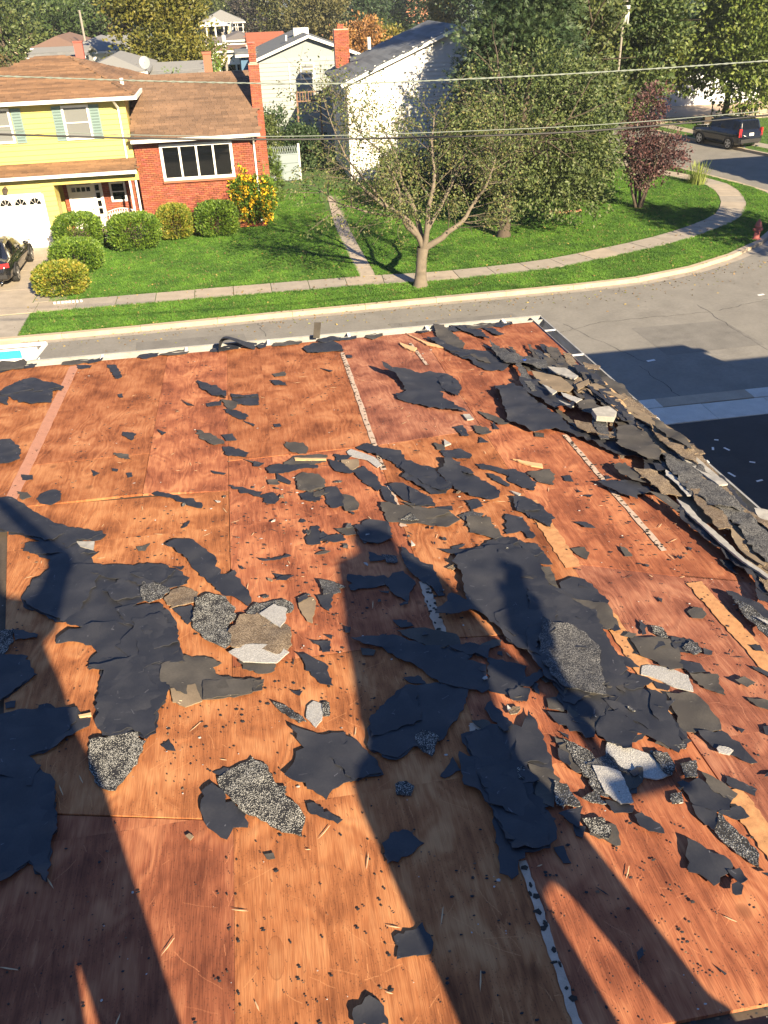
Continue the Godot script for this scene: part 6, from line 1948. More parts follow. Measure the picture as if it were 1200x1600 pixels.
# ---------------------------------------------------------------- street furniture and small things
func wire(called: String, label: String, pts: PackedVector3Array, r: float, m: Material, twist := 0.0) -> void:
	var t := thing(called, label, "wire", Vector3.ZERO, 0.0, "overhead wires across the street")
	var c := Curve3D.new()
	for k in pts.size():
		var d := (pts[mini(k + 1, pts.size() - 1)] - pts[maxi(k - 1, 0)]) / 6.0
		c.add_point(pts[k], -d, d)
	c.bake_interval = 0.1
	var L := c.get_baked_length()
	var strands := 2 if twist > 0 else 1
	for s in strands:
		var st := tool(true)
		var P := PackedVector3Array(); var R := PackedFloat32Array()
		var n := int(L / (0.12 if twist > 0 else 0.6))
		for k in n + 1:
			var q := c.sample_baked(L * k / n, true)
			if twist > 0:
				var a := L * k / n / twist * TAU + PI * s
				q += Vector3(0, cos(a), sin(a)) * r * 0.8
			P.append(q); R.append(r)
		tube(st, P, R, 6)
		fin(st, "strand", m, t)

func furniture() -> void:
	var pale := mat(0.17, 0.20, 0.18, 0.6)
	var blackw := mat(0.03, 0.03, 0.032, 0.6)
	wire("service_wire", "pale twisted cable, the upper of the overhead wires", PackedVector3Array([Vector3(-5.644, 8.560, -15.000), Vector3(-3.365, 8.398, -15.000), Vector3(-1.045, 8.222, -15.000), Vector3(1.418, 8.072, -15.000), Vector3(3.494, 8.031, -15.000), Vector3(6.206, 8.029, -15.000), Vector3(9.043, 8.066, -15.000), Vector3(12.624, 8.119, -15.000)]), 0.009, pale, 0.30)
	wire("cable", "thick black cable, lower of the overhead wires on the left", PackedVector3Array([Vector3(-6.073, 7.744, -15.400), Vector3(-3.666, 7.558, -15.400), Vector3(-1.616, 7.388, -15.400), Vector3(0.334, 7.260, -15.400), Vector3(2.483, 7.161, -15.400), Vector3(5.887, 7.076, -15.400), Vector3(9.477, 7.156, -15.400), Vector3(13.248, 7.285, -15.400)]), 0.017, blackw)
	wire("thin_wire", "thin grey wire that runs just above the thick black cable", PackedVector3Array([Vector3(-5.969, 7.835, -15.200), Vector3(-3.602, 7.645, -15.200), Vector3(-1.586, 7.461, -15.200), Vector3(0.855, 7.307, -15.200), Vector3(3.547, 7.229, -15.200), Vector3(6.379, 7.198, -15.200), Vector3(9.338, 7.259, -15.200), Vector3(13.057, 7.366, -15.200)]), 0.007, pale)
	# utility poles
	var defs := [
		["utility_pole", "wooden utility pole with a grey transformer, above the trees right of the conifer", 20.00, -47.0, 8.20, 0.075, true],
		["utility_pole", "pale leaning utility pole between the chimneys behind the brown wing roof", -0.05, -78.0, 6.44, 0.14, true],
		["utility_pole", "thin utility pole among the far left roofs", -12.53, -92.0, 8.12, 0.13, false],
	]
	for e in defs:
		var p := thing(e[0], e[1], "utility pole", Vector3(e[2], terrain_y(e[3]), e[3]))
		var hgt: float = e[4] - terrain_y(e[3])
		var st := tool(true)
		rod(st, Vector3.ZERO, Vector3(0, hgt, 0), e[5], e[5] * 0.7, 10)
		fin(st, "pole", mat(0.25, 0.23, 0.20, 0.9), p)
		fin(boxm(Vector3(0, hgt + 0.02, 0), Vector3(0.22, 0.05, 0.22)), "cap", mat(0.3, 0.28, 0.25, 0.9), p)
		if e[6]:
			st = tool(true)
			rod(st, Vector3(0.02, hgt - 0.95, 0.22), Vector3(0.02, hgt - 0.15, 0.22), 0.17, 0.17, 14)
			fin(st, "transformer", mat(0.5, 0.52, 0.52, 0.5), p)
	# fire hydrant
	var h := thing("fire_hydrant", "faded red fire hydrant on the grass strip at the street corner", "fire hydrant", Vector3(20.509, 0.000, -32.519))
	var red := mat(0.36, 0.10, 0.09, 0.7)
	var st := tool(true)
	tube(st, PackedVector3Array([Vector3(0, 0, 0), Vector3(0, 0.05, 0), Vector3(0, 0.06, 0), Vector3(0, 0.52, 0)]), PackedFloat32Array([0.17, 0.17, 0.115, 0.105]), 14)
	fin(st, "barrel", red, h)
	st = tool(true)
	tube(st, PackedVector3Array([Vector3(0, 0.52, 0), Vector3(0, 0.55, 0), Vector3(0, 0.56, 0), Vector3(0, 0.66, 0), Vector3(0, 0.73, 0), Vector3(0, 0.75, 0), Vector3(0, 0.80, 0)]), PackedFloat32Array([0.15, 0.15, 0.125, 0.11, 0.06, 0.035, 0.03]), 14)
	fin(st, "bonnet", red, h)
	for d in [Vector3(1, 0, 0), Vector3(-1, 0, 0), Vector3(0, 0, 1)]:
		st = tool(true)
		rod(st, Vector3(0, 0.40, 0), Vector3(0, 0.40, 0) + d * 0.20, 0.06, 0.06, 10)
		fin(st, "outlet", red, h)
	# porch things
	var b := thing("trash_bin", "black wheeled trash bin with a small red mark standing on the porch", "bin", Vector3(-6.590, 0.089, -40.300) - Vector3(0.0, 0.1, 0))
	st = tool(true)
	var rg := []
	for e in [[0.0, 0.20], [0.05, 0.22], [0.85, 0.28], [0.93, 0.30]]:
		var r: float = e[1]
		var ring := PackedVector3Array()
		for k in 12:
			var a := TAU * k / 12.0
			ring.append(Vector3(cos(a) * r, e[0], -sin(a) * r))
		rg.append(ring)
	loft(st, rg)
	fin(st, "tub", M.dark, b)
	fin(boxm(Vector3(0, 0.96, 0.0), Vector3(0.60, 0.06, 0.60), Basis(Vector3.RIGHT, 0.12)), "lid", M.dark, b)
	fin(boxm(Vector3(-0.10, 0.80, 0.285), Vector3(0.22, 0.09, 0.01)), "red_mark", mat(0.6, 0.03, 0.03, 0.5), b)
	var c := thing("garden_bench", "white wrought lattice garden bench on the porch behind the box shrub", "bench", Vector3(-5.45, 0.24, -40.9))
	st = tool(true)
	for k in 12:
		var x := -0.6 + k * 0.11
		rod(st, Vector3(x, 0.42, -0.2), Vector3(x + 0.11, 0.42 + 0.48 * (0.75 + 0.25 * sin(PI * k / 11.0)), -0.24), 0.014, -1, 5)
		rod(st, Vector3(x + 0.11, 0.42, -0.2), Vector3(x, 0.42 + 0.48 * (0.75 + 0.25 * sin(PI * k / 11.0)), -0.24), 0.014, -1, 5)
	var arc := PackedVector3Array(); var ar := PackedFloat32Array()
	for k in 13:
		arc.append(Vector3(-0.62 + k * 0.105, 0.80 + 0.14 * sin(PI * k / 12.0), -0.24)); ar.append(0.02)
	tube(st, arc, ar, 6)
	fin(st, "backrest", M.white, c)
	st = tool()
	for k in 6: box(st, Vector3(0, 0.42, -0.18 + k * 0.08), Vector3(1.26, 0.025, 0.05))
	fin(st, "seat", M.white, c)
	for x in [-0.58, 0.58]:
		for z in [-0.18, 0.2]:
			fin(boxm(Vector3(x, 0.2, z), Vector3(0.035, 0.42, 0.035)), "leg", M.white, c)
	# satellite dishes on the roofs behind
	var d2 := thing("satellite_dish", "pale round satellite dish on the grey roof behind the yellow house", "satellite dish", Vector3(-4.102, 6.346, -50.000))
	st = tool(true)
	var rings := []
	for k in 5:
		var r := 0.02 + 0.27 * k / 4.0
		var ring := PackedVector3Array()
		for j in 18:
			var a := TAU * j / 18.0
			ring.append(Basis(Vector3.RIGHT, 1.15) * Vector3(cos(a) * r * 0.92, r * r * 0.4, -sin(a) * r * 1.08))
		rings.append(ring)
	loft(st, rings, false)
	fin(st, "dish", mat(0.22, 0.26, 0.28, 0.5), d2)
	st = tool(true); rod(st, Vector3(0, -0.05, -0.1), Vector3(0, -0.9, -0.25), 0.035); rod(st, Vector3(0, -0.35, 0.1), Vector3(0.0, -0.2, 0.55), 0.02)
	fin(st, "mast", M.white_dull, d2)
	# white vinyl fence between the houses
	var f := thing("vinyl_fence", "white vinyl privacy fence panel with a lattice top between the yellow and white houses", "fence", Vector3(2.35, 0, -51.2))
	var fm := mat(0.22, 0.27, 0.30, 0.6)
	for k in 3: fin(boxm(Vector3(-0.05, 0.27 + k * 0.46, 0), Vector3(2.1, 0.44, 0.04)), "fence_board", fm, f)
	fin(boxm(Vector3(-0.05, 1.44, 0.0), Vector3(2.1, 0.06, 0.08)), "rail", fm, f)
	st = tool()
	for k in 16: bar(st, Vector3(-1.05 + k * 0.13, 1.48, 0), Vector3(-0.95 + k * 0.13, 1.86, 0), 0.02, 0.02); bar(st, Vector3(-0.95 + k * 0.13, 1.48, 0.01), Vector3(-1.05 + k * 0.13, 1.86, 0.01), 0.02, 0.02)
	fin(st, "lattice", fm, f)
	for x in [-1.12, 1.05]: fin(boxm(Vector3(x, 0.98, 0), Vector3(0.12, 1.96, 0.12)), "post", M.white_dull, f)
	var dk := thing("deck_railing", "brown wooden deck railing above the dark bush behind the fence", "railing", Vector3(4.640, 3.658, -57.000))
	st = tool()
	box(st, Vector3(0, 0.3, 0), Vector3(1.5, 0.07, 0.09)); box(st, Vector3(0, -0.2, 0), Vector3(1.5, 0.07, 0.07))
	for k in 9: box(st, Vector3(-0.68 + k * 0.17, 0.05, 0), Vector3(0.04, 0.5, 0.04))
	fin(st, "rail", mat(0.22, 0.13, 0.09, 0.9), dk)
	for s in [-0.7, 0.7]: fin(boxm(Vector3(s, -1.1, -0.06), Vector3(0.1, 2.9, 0.1)), "post", mat(0.22, 0.13, 0.09, 0.9), dk)
	# lamp posts and a low wall across the side street
	var names := ["black lamp post with a pale globe left of the maple trunk", "white lit-looking globe lamp post at the right edge beyond the dark car"]
	var spots := [Vector3(34.700, 0.000, -63.764), Vector3(36.810, 0.000, -61.417)]
	for k in 2:
		var lp := thing("lamp_post", names[k], "lamp post", spots[k])
		st = tool(true); rod(st, Vector3.ZERO, Vector3(0, 1.05, 0), 0.05, 0.04)
		fin(st, "post", M.dark, lp)
		st = tool(true); ball(st, Vector3(0, 1.17, 0), Vector3(0.15, 0.15, 0.15), 7, 10)
		fin(st, "globe", M.white, lp)
	var mb := thing("garden_box", "small dark box standing in the lawn beside the maple", "box", Vector3(33.235, 0.000, -61.592))
	fin(boxm(Vector3(0, 0.28, 0), Vector3(0.5, 0.5, 0.4)), "box", M.bark_dark, mb)
	fin(boxm(Vector3(0, 0.56, 0), Vector3(0.56, 0.05, 0.46)), "lid", M.bark_dark, mb)
	var lw := thing("stone_wall", "low grey stone wall at the right edge behind the dark parked car", "wall", Vector3(38.6, 0, -63.5))
	rng.seed = 88
	for r in 3:
		for k in 7:
			var tn: float = rng.randf_range(0.22, 0.34)
			fin(boxm(Vector3(-1.6 + k * 0.62 + (0.3 if r % 2 else 0.0), 0.17 + r * 0.32, rng.randf_range(-0.02, 0.02)), Vector3(0.58, 0.29, 0.35)), "stone", M.concrete_b if k % 2 else M.curb, lw)
	# fallen leaves along the kerb, the walks and the lawn
	rng.seed = 717
	var lx := []; var lt0 := PackedColorArray()
	for k in 1500:
		var x := rng.randf_range(-8.0, 20.0)
		var z := -28.4 + absf(rng.randfn()) * 0.9 if rng.randf() < 0.45 else rng.randf_range(-39.0, -29.0)
		if x > 13.0 and z > -29.6: z -= (x - 13.0) * 0.28
		var on_road := z > -28.3 - maxf(0.0, x - 13.0) * 0.35
		lx.append(Transform3D(leaf_basis(Vector3(rng.randfn(), 0.05, rng.randfn()), rng.randf_range(0.05, 0.10), 0.15), Vector3(x, -0.122 if on_road else 0.045, z)))
		lt0.append([Color(0.25, 0.15, 0.05), Color(0.33, 0.24, 0.07), Color(0.14, 0.09, 0.04), Color(0.16, 0.17, 0.04)][rng.randi_range(0, 3)])
	var fl := scatter("fallen_leaves", leaf_mesh, M.leaf, self, lx, lt0)
	tag(fl, "dry fallen leaves strewn along the kerb and across the lawn", "leaves")
	# litter on the street
	var ln := ["white scrap of paper lying on the shaded street", "small white scrap near the shaded street's sunny edge"]
	var lq := [Vector3(11.117, 0.000, -21.686), Vector3(17.196, 0.000, -26.327)]
	for k in 2:
		var lt := thing("paper_scrap", ln[k], "litter", lq[k] + Vector3(0, -0.122, 0))
		fin(boxm(Vector3.ZERO, Vector3(0.26, 0.004, 0.09), Basis(Vector3.UP, 0.2) * Basis(Vector3.RIGHT, 0.03)), "paper", M.white, lt)
	rng.seed = 99
	for k in 10:
		var q := Vector3(9.729, 0.000, -14.652) + Vector3(rng.randf_range(-1.0, 0.9), 0, rng.randf_range(-2.0, 0.9))
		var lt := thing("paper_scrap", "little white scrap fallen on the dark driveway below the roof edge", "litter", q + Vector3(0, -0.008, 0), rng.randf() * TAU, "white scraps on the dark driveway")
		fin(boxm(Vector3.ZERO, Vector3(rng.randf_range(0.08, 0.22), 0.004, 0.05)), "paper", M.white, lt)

# ---------------------------------------------------------------- everything, in order
func _ready() -> void:
	var cam := Camera3D.new()
	cam.name = "camera"
	cam.position = EYE
	cam.rotation_order = EULER_ORDER_YXZ
	cam.basis = Basis(Vector3(0.985987, -0.032264, 0.163675), Vector3(0.113515, 0.848721, -0.516515), Vector3(-0.122249, 0.527856, 0.840490))
	cam.fov = 62.0508
	cam.near = 0.05
	cam.far = 900.0
	add_child(cam)
	var env := Environment.new()
	env.background_mode = Environment.BG_SKY
	var sky := Sky.new()
	var ps := ProceduralSkyMaterial.new()
	ps.sky_top_color = lin(0.10, 0.22, 0.54)
	ps.sky_horizon_color = lin(0.43, 0.52, 0.66)
	ps.sky_curve = 0.12
	ps.ground_bottom_color = lin(0.10, 0.11, 0.07)
	ps.ground_horizon_color = lin(0.3, 0.34, 0.36)
	ps.sky_energy_multiplier = 0.60
	sky.sky_material = ps
	env.sky = sky
	env.tonemap_mode = Environment.TONE_MAPPER_LINEAR
	env.tonemap_exposure = 3.0
	env.sdfgi_enabled = true
	env.ssao_enabled = true
	env.ssil_enabled = true
	env.fog_enabled = true
	env.fog_density = 0.0003
	env.fog_light_color = lin(0.62, 0.70, 0.80)
	var we := WorldEnvironment.new()
	we.name = "environment"
	we.environment = env
	add_child(we)
	var sun := DirectionalLight3D.new()
	sun.name = "sun"
	sun.light_energy = 1.6
	sun.light_color = Color(1.0, 0.915, 0.77)
	sun.light_angular_distance = 0.5
	sun.shadow_enabled = true
	var az := deg_to_rad(19.5); var el := deg_to_rad(25.8)
	var to_sun := Vector3(sin(az) * cos(el), sin(el), cos(az) * cos(el))
	sun.basis = Basis.looking_at(-to_sun, Vector3.UP)
	add_child(sun)
	make_materials()
	make_leaves()
	ground()
	yellow_house()
	other_houses()
	our_house()
	vehicles()
	furniture()
	plants()
	grass()
	people()
	crumbs()
	edge_rubbish()
	fragments()
	scraps()

func scraps() -> void:
	scraps_a()
	scraps_b()
	scraps_c()
	scraps_d()

func scraps_a() -> void:
	var p: Node3D
	p = scrap("F", "large long black felt scrap below right of the sparkling grey panel", 1.0, 2.4, [138.3, 387.4, 153.4, 363.9, 164.0, 342.9, 161.6, 314.9, 161.0, 289.4, 167.6, 264.9, 169.6, 243.4, 160.6, 237.4, 149.2, 251.7, 132.7, 263.5, 121.3, 274.6, 121.5, 302.8, 124.9, 333.9])
	scrap("F", "", 5.5, 1.2, [137.6, 384.1, 144.9, 375.5, 149.5, 313.1, 123.7, 317.7, 125.6, 334.5], Vector3.ZERO, p)
	scrap("F", "", 8.5, 1.2, [138.1, 381.9, 153.3, 361.8, 162.3, 342.1, 161.4, 315.2, 161.8, 296.1, 123.5, 280.6, 123.3, 304.4, 125.5, 333.1], Vector3.ZERO, p)
	scrap("F", "", 11.5, 1.2, [138.9, 386.7, 152.3, 361.0, 163.3, 342.1, 161.3, 325.0, 141.2, 293.3, 124.8, 323.2, 124.8, 334.4], Vector3.ZERO, p)
	scrap("F", "", 14.5, 1.2, [137.9, 383.2, 152.2, 360.4, 162.7, 342.0, 159.7, 315.4, 161.9, 294.8, 126.8, 274.7, 122.6, 278.4, 121.8, 303.6, 125.6, 333.0], Vector3.ZERO, p)
	p = scrap("F", "large chunky black felt scrap above the felt over the lower joint", 1.0, 2.2, [70.4, 268.0, 92.6, 271.8, 105.9, 256.6, 102.8, 230.6, 87.6, 210.0, 73.3, 206.5, 71.9, 229.7])
	scrap("F", "", 5.5, 1.2, [97.0, 223.6, 87.3, 209.7, 73.6, 207.6, 71.7, 229.4, 71.8, 238.8], Vector3.ZERO, p)
	scrap("F", "", 8.5, 1.2, [71.9, 266.5, 82.4, 269.0, 96.1, 233.6, 72.3, 234.1], Vector3.ZERO, p)
	p = scrap("F", "large jagged black felt scrap well above the white chip on the left", 1.0, 2.4, [-246.8, 795.1, -238.9, 813.2, -230.9, 823.0, -220.1, 824.3, -207.6, 810.6, -187.9, 793.4, -188.0, 781.9, -195.2, 778.3, -192.8, 753.1, -209.3, 751.1, -221.5, 760.7, -235.4, 778.0, -232.2, 758.3, -239.8, 763.0])
	scrap("F", "", 5.5, 1.2, [-223.2, 822.8, -219.1, 823.6, -207.9, 810.4, -189.3, 793.9, -188.8, 790.1, -214.7, 785.0], Vector3.ZERO, p)
	scrap("F", "", 8.5, 1.2, [-246.1, 795.1, -238.6, 812.5, -233.1, 819.1, -215.1, 792.8, -242.8, 780.7], Vector3.ZERO, p)
	p = scrap("F", "large long black felt scrap below the ragged felt near the left gutter", 1.0, 1.9, [-227.9, 677.9, -209.3, 670.1, -198.8, 651.3, -195.8, 632.2, -203.0, 624.2, -217.0, 629.6])
	scrap("F", "", 5.5, 1.2, [-197.9, 647.7, -196.9, 633.0, -202.7, 624.8, -205.9, 625.4, -212.2, 643.1], Vector3.ZERO, p)
	scrap("F", "medium thin black felt scrap well right of the ragged felt near the left gutter", 1.0, 1.7, [-154.6, 847.9, -144.6, 843.1, -134.2, 802.4, -141.3, 802.5, -148.2, 828.0])
	scrap("F", "medium angular black felt scrap above right of the ragged felt near the left gutter", 1.0, 0.9, [-185.7, 856.7, -169.6, 850.2, -169.5, 841.7, -182.4, 844.0])
	scrap("F", "medium long black felt scrap above left of the narrow dark strip", 1.0, 1.1, [-120.6, 668.1, -108.5, 659.1, -110.8, 646.6, -119.7, 658.9])
	scrap("B", "small long brown-grey felt scrap above left of the narrow dark strip", 1.0, 1.0, [-123.8, 626.2, -111.7, 620.3, -108.6, 607.6, -117.8, 615.4])
	scrap("F", "small thin black felt scrap left of the forked felt strips", 1.0, 0.9, [-74.9, 726.8, -62.7, 710.5, -68.8, 713.7])
	scrap("F", "small long black felt scrap above the white chip on the left", 1.0, 0.8, [-136.9, 598.3, -129.4, 590.9, -133.4, 585.6])
	scrap("F", "medium chunky black felt scrap above left of the white chip on the left", 1.0, 1.1, [-169.8, 557.2, -166.5, 567.4, -160.0, 569.3, -153.7, 565.7, -151.9, 549.7, -157.3, 544.5, -164.0, 549.3])
	scrap("F", "medium thin black felt scrap above right of the broad felt sheet on the left", 1.0, 1.4, [-87.4, 545.6, -83.9, 549.8, -71.4, 540.1, -51.4, 520.8, -52.0, 515.3, -61.7, 521.7, -74.1, 535.8, -82.6, 541.2])
	p = scrap("F", "large thin black felt scrap close left of the forked felt strips", 1.0, 1.9, [-62.0, 773.5, -51.8, 764.8, -33.9, 734.6, -34.9, 718.7, -48.4, 733.0, -59.5, 755.5])
	scrap("F", "", 5.5, 1.2, [-44.4, 752.3, -34.7, 735.0, -35.2, 719.6, -48.1, 732.9, -53.9, 745.7], Vector3.ZERO, p)
	p = scrap("F", "large chunky black felt scrap close right of the forked felt strips", 1.0, 1.5, [-31.0, 732.1, -13.9, 721.0, -6.1, 723.2, -6.2, 695.5, -18.2, 698.7, -29.3, 714.5])
	scrap("F", "", 5.5, 1.2, [-30.8, 731.2, -13.8, 721.5, -6.9, 723.7, -7.4, 715.8, -28.8, 720.4], Vector3.ZERO, p)
	scrap("F", "medium angular black felt scrap close below left of the forked felt strips", 1.0, 0.9, [-52.8, 713.0, -38.7, 717.1, -39.6, 705.9, -50.8, 704.8])
	scrap("B", "medium angular brown-grey felt scrap below the arched flap on the gutter", 1.0, 1.2, [-38.7, 718.1, -22.7, 710.2, -29.5, 690.1, -35.0, 700.6])
	scrap("F", "medium long black felt scrap close below the forked felt strips", 1.0, 1.3, [-37.7, 696.3, -25.8, 690.6, -16.9, 676.0, -18.9, 664.7, -29.6, 676.9])
	scrap("F", "small thin black felt scrap below right of the forked felt strips", 1.0, 0.9, [-20.7, 665.1, -11.1, 654.7, -12.2, 650.4])
	scrap("B", "medium long brown-grey felt scrap below left of the forked felt strips", 1.0, 1.5, [-59.6, 655.5, -47.2, 644.7, -36.8, 626.9, -35.9, 618.3, -46.9, 621.9, -55.7, 636.0])
	scrap("F", "medium angular black felt scrap below the forked felt strips", 1.0, 0.8, [-38.5, 638.1, -29.9, 638.9, -26.6, 626.4, -35.1, 626.4])
	scrap("F", "medium long black felt scrap below the forked felt strips", 1.0, 1.2, [-37.6, 616.6, -28.4, 612.2, -17.4, 597.3, -20.5, 590.3, -35.1, 597.9])
	scrap("B", "tiny thin brown-grey felt scrap below the forked felt strips", 1.0, 0.9, [-22.2, 588.7, -12.6, 580.6, -11.2, 574.6])
	scrap("F", "medium thin black felt scrap right of the narrow dark strip", 1.0, 1.1, [-33.7, 546.8, -21.6, 539.7, -9.7, 529.5, -11.5, 523.3, -26.2, 534.8])
	scrap("F", "small thin black felt scrap above right of the narrow dark strip", 1.0, 0.8, [-46.3, 574.0, -35.2, 567.6, -36.8, 565.1, -44.7, 569.9])
	scrap("F", "small long black felt scrap above the narrow dark strip", 1.0, 0.8, [-91.8, 662.9, -84.0, 655.5, -86.3, 650.3])
	scrap("F", "tiny angular black felt scrap above left of the narrow dark strip", 1.0, 0.7, [-121.3, 596.3, -116.4, 594.3, -116.7, 589.6, -120.3, 591.6])
	scrap("F", "small angular black felt scrap above left of the narrow dark strip", 1.0, 0.7, [-110.0, 586.1, -105.3, 585.6, -104.2, 577.4, -107.6, 577.5])
	scrap("F", "small angular black felt scrap well below the ragged felt near the left gutter", 1.0, 0.8, [-189.0, 601.9, -180.0, 599.7, -178.4, 591.3, -186.5, 593.3])
	scrap("B", "small angular brown-grey felt scrap above left of the white chip on the left", 1.0, 0.8, [-186.2, 572.9, -178.4, 571.0, -173.9, 563.2, -179.8, 559.7])
	scrap("F", "small long black felt scrap well right of the ragged felt near the left gutter", 1.0, 0.8, [-134.0, 756.1, -129.6, 756.6, -127.6, 746.3, -131.8, 750.1])
	p = scrap("F", "large jagged black felt scrap well above right of the forked felt strips", 1.0, 1.6, [43.1, 844.1, 54.1, 855.3, 66.1, 862.9, 77.8, 855.7, 84.2, 842.9, 83.9, 821.8, 75.4, 824.2, 64.4, 823.9, 57.6, 821.1, 48.3, 826.5])
	scrap("F", "", 5.5, 1.2, [79.3, 850.0, 83.1, 842.0, 83.6, 822.0, 75.1, 824.4, 68.6, 823.5, 58.2, 825.4], Vector3.ZERO, p)
	scrap("F", "small angular black felt scrap right of the felt by the gutter middle", 1.0, 0.8, [84.8, 811.2, 90.7, 806.2, 90.2, 799.6, 85.3, 801.0])
	scrap("F", "black felt flap with a folded up left corner, high on the deck", 1.0, 2.0, [111.9, 749.1, 120.9, 741.8, 132.9, 740.3, 145.9, 733.7, 158.5, 734.9, 171.6, 729.5, 176.6, 707.8, 174.9, 688.7, 166.4, 669.8, 164.8, 683.4, 156.2, 688.4, 154.1, 670.5, 159.7, 653.8, 165.7, 632.7, 158.5, 633.6, 146.4, 645.0, 133.9, 655.7, 123.3, 668.5, 114.4, 677.0, 114.6, 689.0, 121.3, 688.8, 125.7, 696.7, 122.1, 725.6, 113.9, 736.7], Vector3(-0.8, 0.6, 0.10))
	p = scrap("F", "large long black felt scrap below left of the felt near the gutter corner", 7.0, 1.9, [158.8, 722.5, 170.9, 722.1, 175.0, 709.4, 173.9, 684.7, 165.1, 668.6, 160.8, 682.9, 157.6, 694.6])
	scrap("F", "", 11.5, 1.2, [173.8, 709.7, 175.4, 708.4, 173.3, 684.0, 162.8, 690.6], Vector3.ZERO, p)
	scrap("P", "small angular white paint chip below right of the flap with a folded corner", 1.0, 0.3, [161.1, 629.2, 166.5, 628.7, 167.4, 618.2, 161.8, 617.4])
	scrap("F", "medium long black felt scrap below right of the flap with a folded corner", 1.0, 1.1, [148.6, 607.3, 156.3, 609.8, 156.1, 588.1, 149.9, 587.6])
	scrap("B", "small angular brown-grey felt scrap above the sheet ending at a rounded tip", 1.0, 0.9, [125.3, 581.4, 132.5, 575.5, 132.3, 567.5, 125.8, 568.4])
	scrap("P", "small three-cornered white paint chip above the sheet ending at a rounded tip", 1.0, 0.3, [134.7, 585.2, 138.5, 576.0, 132.8, 573.4])
	scrap("F", "medium chunky black felt scrap above the sheet ending at a rounded tip", 1.0, 1.1, [127.9, 566.6, 143.4, 564.7, 149.4, 555.3, 146.3, 546.6, 135.2, 551.2, 128.2, 556.8])
	p = scrap("F", "large long black felt scrap above right of the flap with a folded corner", 1.0, 2.4, [171.9, 839.2, 184.0, 832.0, 190.8, 811.9, 201.4, 791.3, 214.9, 784.0, 226.2, 777.4, 232.8, 762.2, 233.7, 736.4, 223.8, 723.9, 208.4, 728.2, 202.5, 745.2, 199.7, 758.7, 190.1, 781.0, 183.0, 807.1])
	scrap("F", "", 5.5, 1.2, [215.5, 777.5, 195.1, 770.4, 190.3, 781.1, 185.8, 804.0], Vector3.ZERO, p)
	scrap("F", "", 8.5, 1.2, [173.3, 837.7, 184.7, 830.9, 190.6, 811.7, 200.9, 792.4, 212.4, 785.2, 187.5, 788.7, 183.5, 806.6], Vector3.ZERO, p)
	p = scrap("B", "large thin brown-grey felt scrap above left of the felt near the gutter corner", 1.0, 2.4, [190.8, 884.3, 200.6, 885.4, 205.7, 836.7, 207.5, 807.0, 201.4, 791.3, 190.8, 811.9, 184.8, 835.4])
	scrap("B", "", 5.5, 1.2, [203.1, 793.7, 201.7, 791.9, 191.1, 811.9, 187.2, 829.1, 198.5, 828.5], Vector3.ZERO, p)
	scrap("L", "medium thin pale wood splinter left of the felt near the gutter corner", 1.0, 0.3, [155.8, 863.0, 169.7, 828.8, 187.2, 805.9, 184.3, 803.2, 169.7, 818.0])
	scrap("L", "medium long pale wood splinter above left of the flap with a folded corner", 1.0, 0.3, [143.4, 832.9, 158.2, 810.7, 152.9, 800.5, 145.2, 818.0])
	scrap("F", "large long black felt scrap close above the felt near the gutter corner", 1.0, 2.3, [208.7, 878.9, 225.9, 861.6, 236.2, 846.8, 235.2, 809.6, 225.0, 831.0, 213.1, 857.6])
	scrap("F", "medium long black felt scrap above right of the felt near the gutter corner", 1.0, 1.4, [239.1, 857.7, 250.1, 854.4, 254.8, 826.0, 246.3, 824.7])
	scrap("F", "small long black felt scrap close above right of the felt near the gutter corner", 1.0, 1.0, [225.6, 803.1, 233.7, 792.3, 231.0, 782.8, 225.7, 791.2])
	scrap("B", "medium long brown-grey felt scrap left of the blue tag", 7.0, 1.3, [204.9, 775.0, 217.7, 778.0, 217.4, 745.5, 207.2, 754.8])
	scrap("B", "medium angular brown-grey felt scrap below left of the felt by the gutter middle", 1.0, 0.8, [8.9, 774.8, 21.4, 777.5, 21.6, 765.2, 11.5, 765.0])
	scrap("F", "medium long black felt scrap right of the forked felt strips", 1.0, 1.0, [6.1, 757.7, 15.0, 755.2, 21.6, 739.0, 10.3, 742.1])
	scrap("F", "small thin black felt scrap close below the felt by the gutter middle", 1.0, 0.9, [55.6, 778.4, 67.0, 767.8, 64.5, 763.6])
	scrap("F", "small angular black felt scrap below right of the forked felt strips", 1.0, 0.7, [3.9, 651.7, 10.0, 651.0, 10.1, 643.3, 5.3, 644.5])
	scrap("B", "medium chunky brown-grey felt scrap left of the white strip high on the deck", 1.0, 1.2, [12.2, 613.5, 25.3, 606.8, 28.8, 597.7, 26.1, 586.4, 14.2, 593.4, 10.8, 604.3])
	scrap("B", "large chunky brown-grey felt scrap left of the white strip high on the deck", 1.0, 1.4, [7.9, 571.7, 16.9, 584.8, 28.4, 583.8, 41.1, 578.7, 39.9, 567.5, 25.2, 565.5, 11.0, 569.1])
	scrap("L", "small thin pale wood splinter left of the white strip high on the deck", 7.0, 0.3, [16.6, 578.9, 40.4, 571.8, 40.1, 569.2, 17.1, 574.9])
	scrap("F", "medium long black felt scrap left of the white strip high on the deck", 1.0, 1.5, [-5.9, 567.7, 4.8, 572.5, 15.7, 567.9, 32.8, 561.0, 32.3, 555.3, 18.4, 559.8, 3.9, 556.2, -3.9, 558.1])
	scrap("F", "small long black felt scrap left of the white strip high on the deck", 1.0, 1.1, [1.6, 558.5, 11.6, 541.9, 10.4, 536.0, 1.7, 546.0])
	scrap("B", "small angular brown-grey felt scrap well left of the white strip high on the deck", 1.0, 0.7, [-5.2, 547.7, 1.8, 547.1, 3.2, 538.8, -4.7, 539.7])
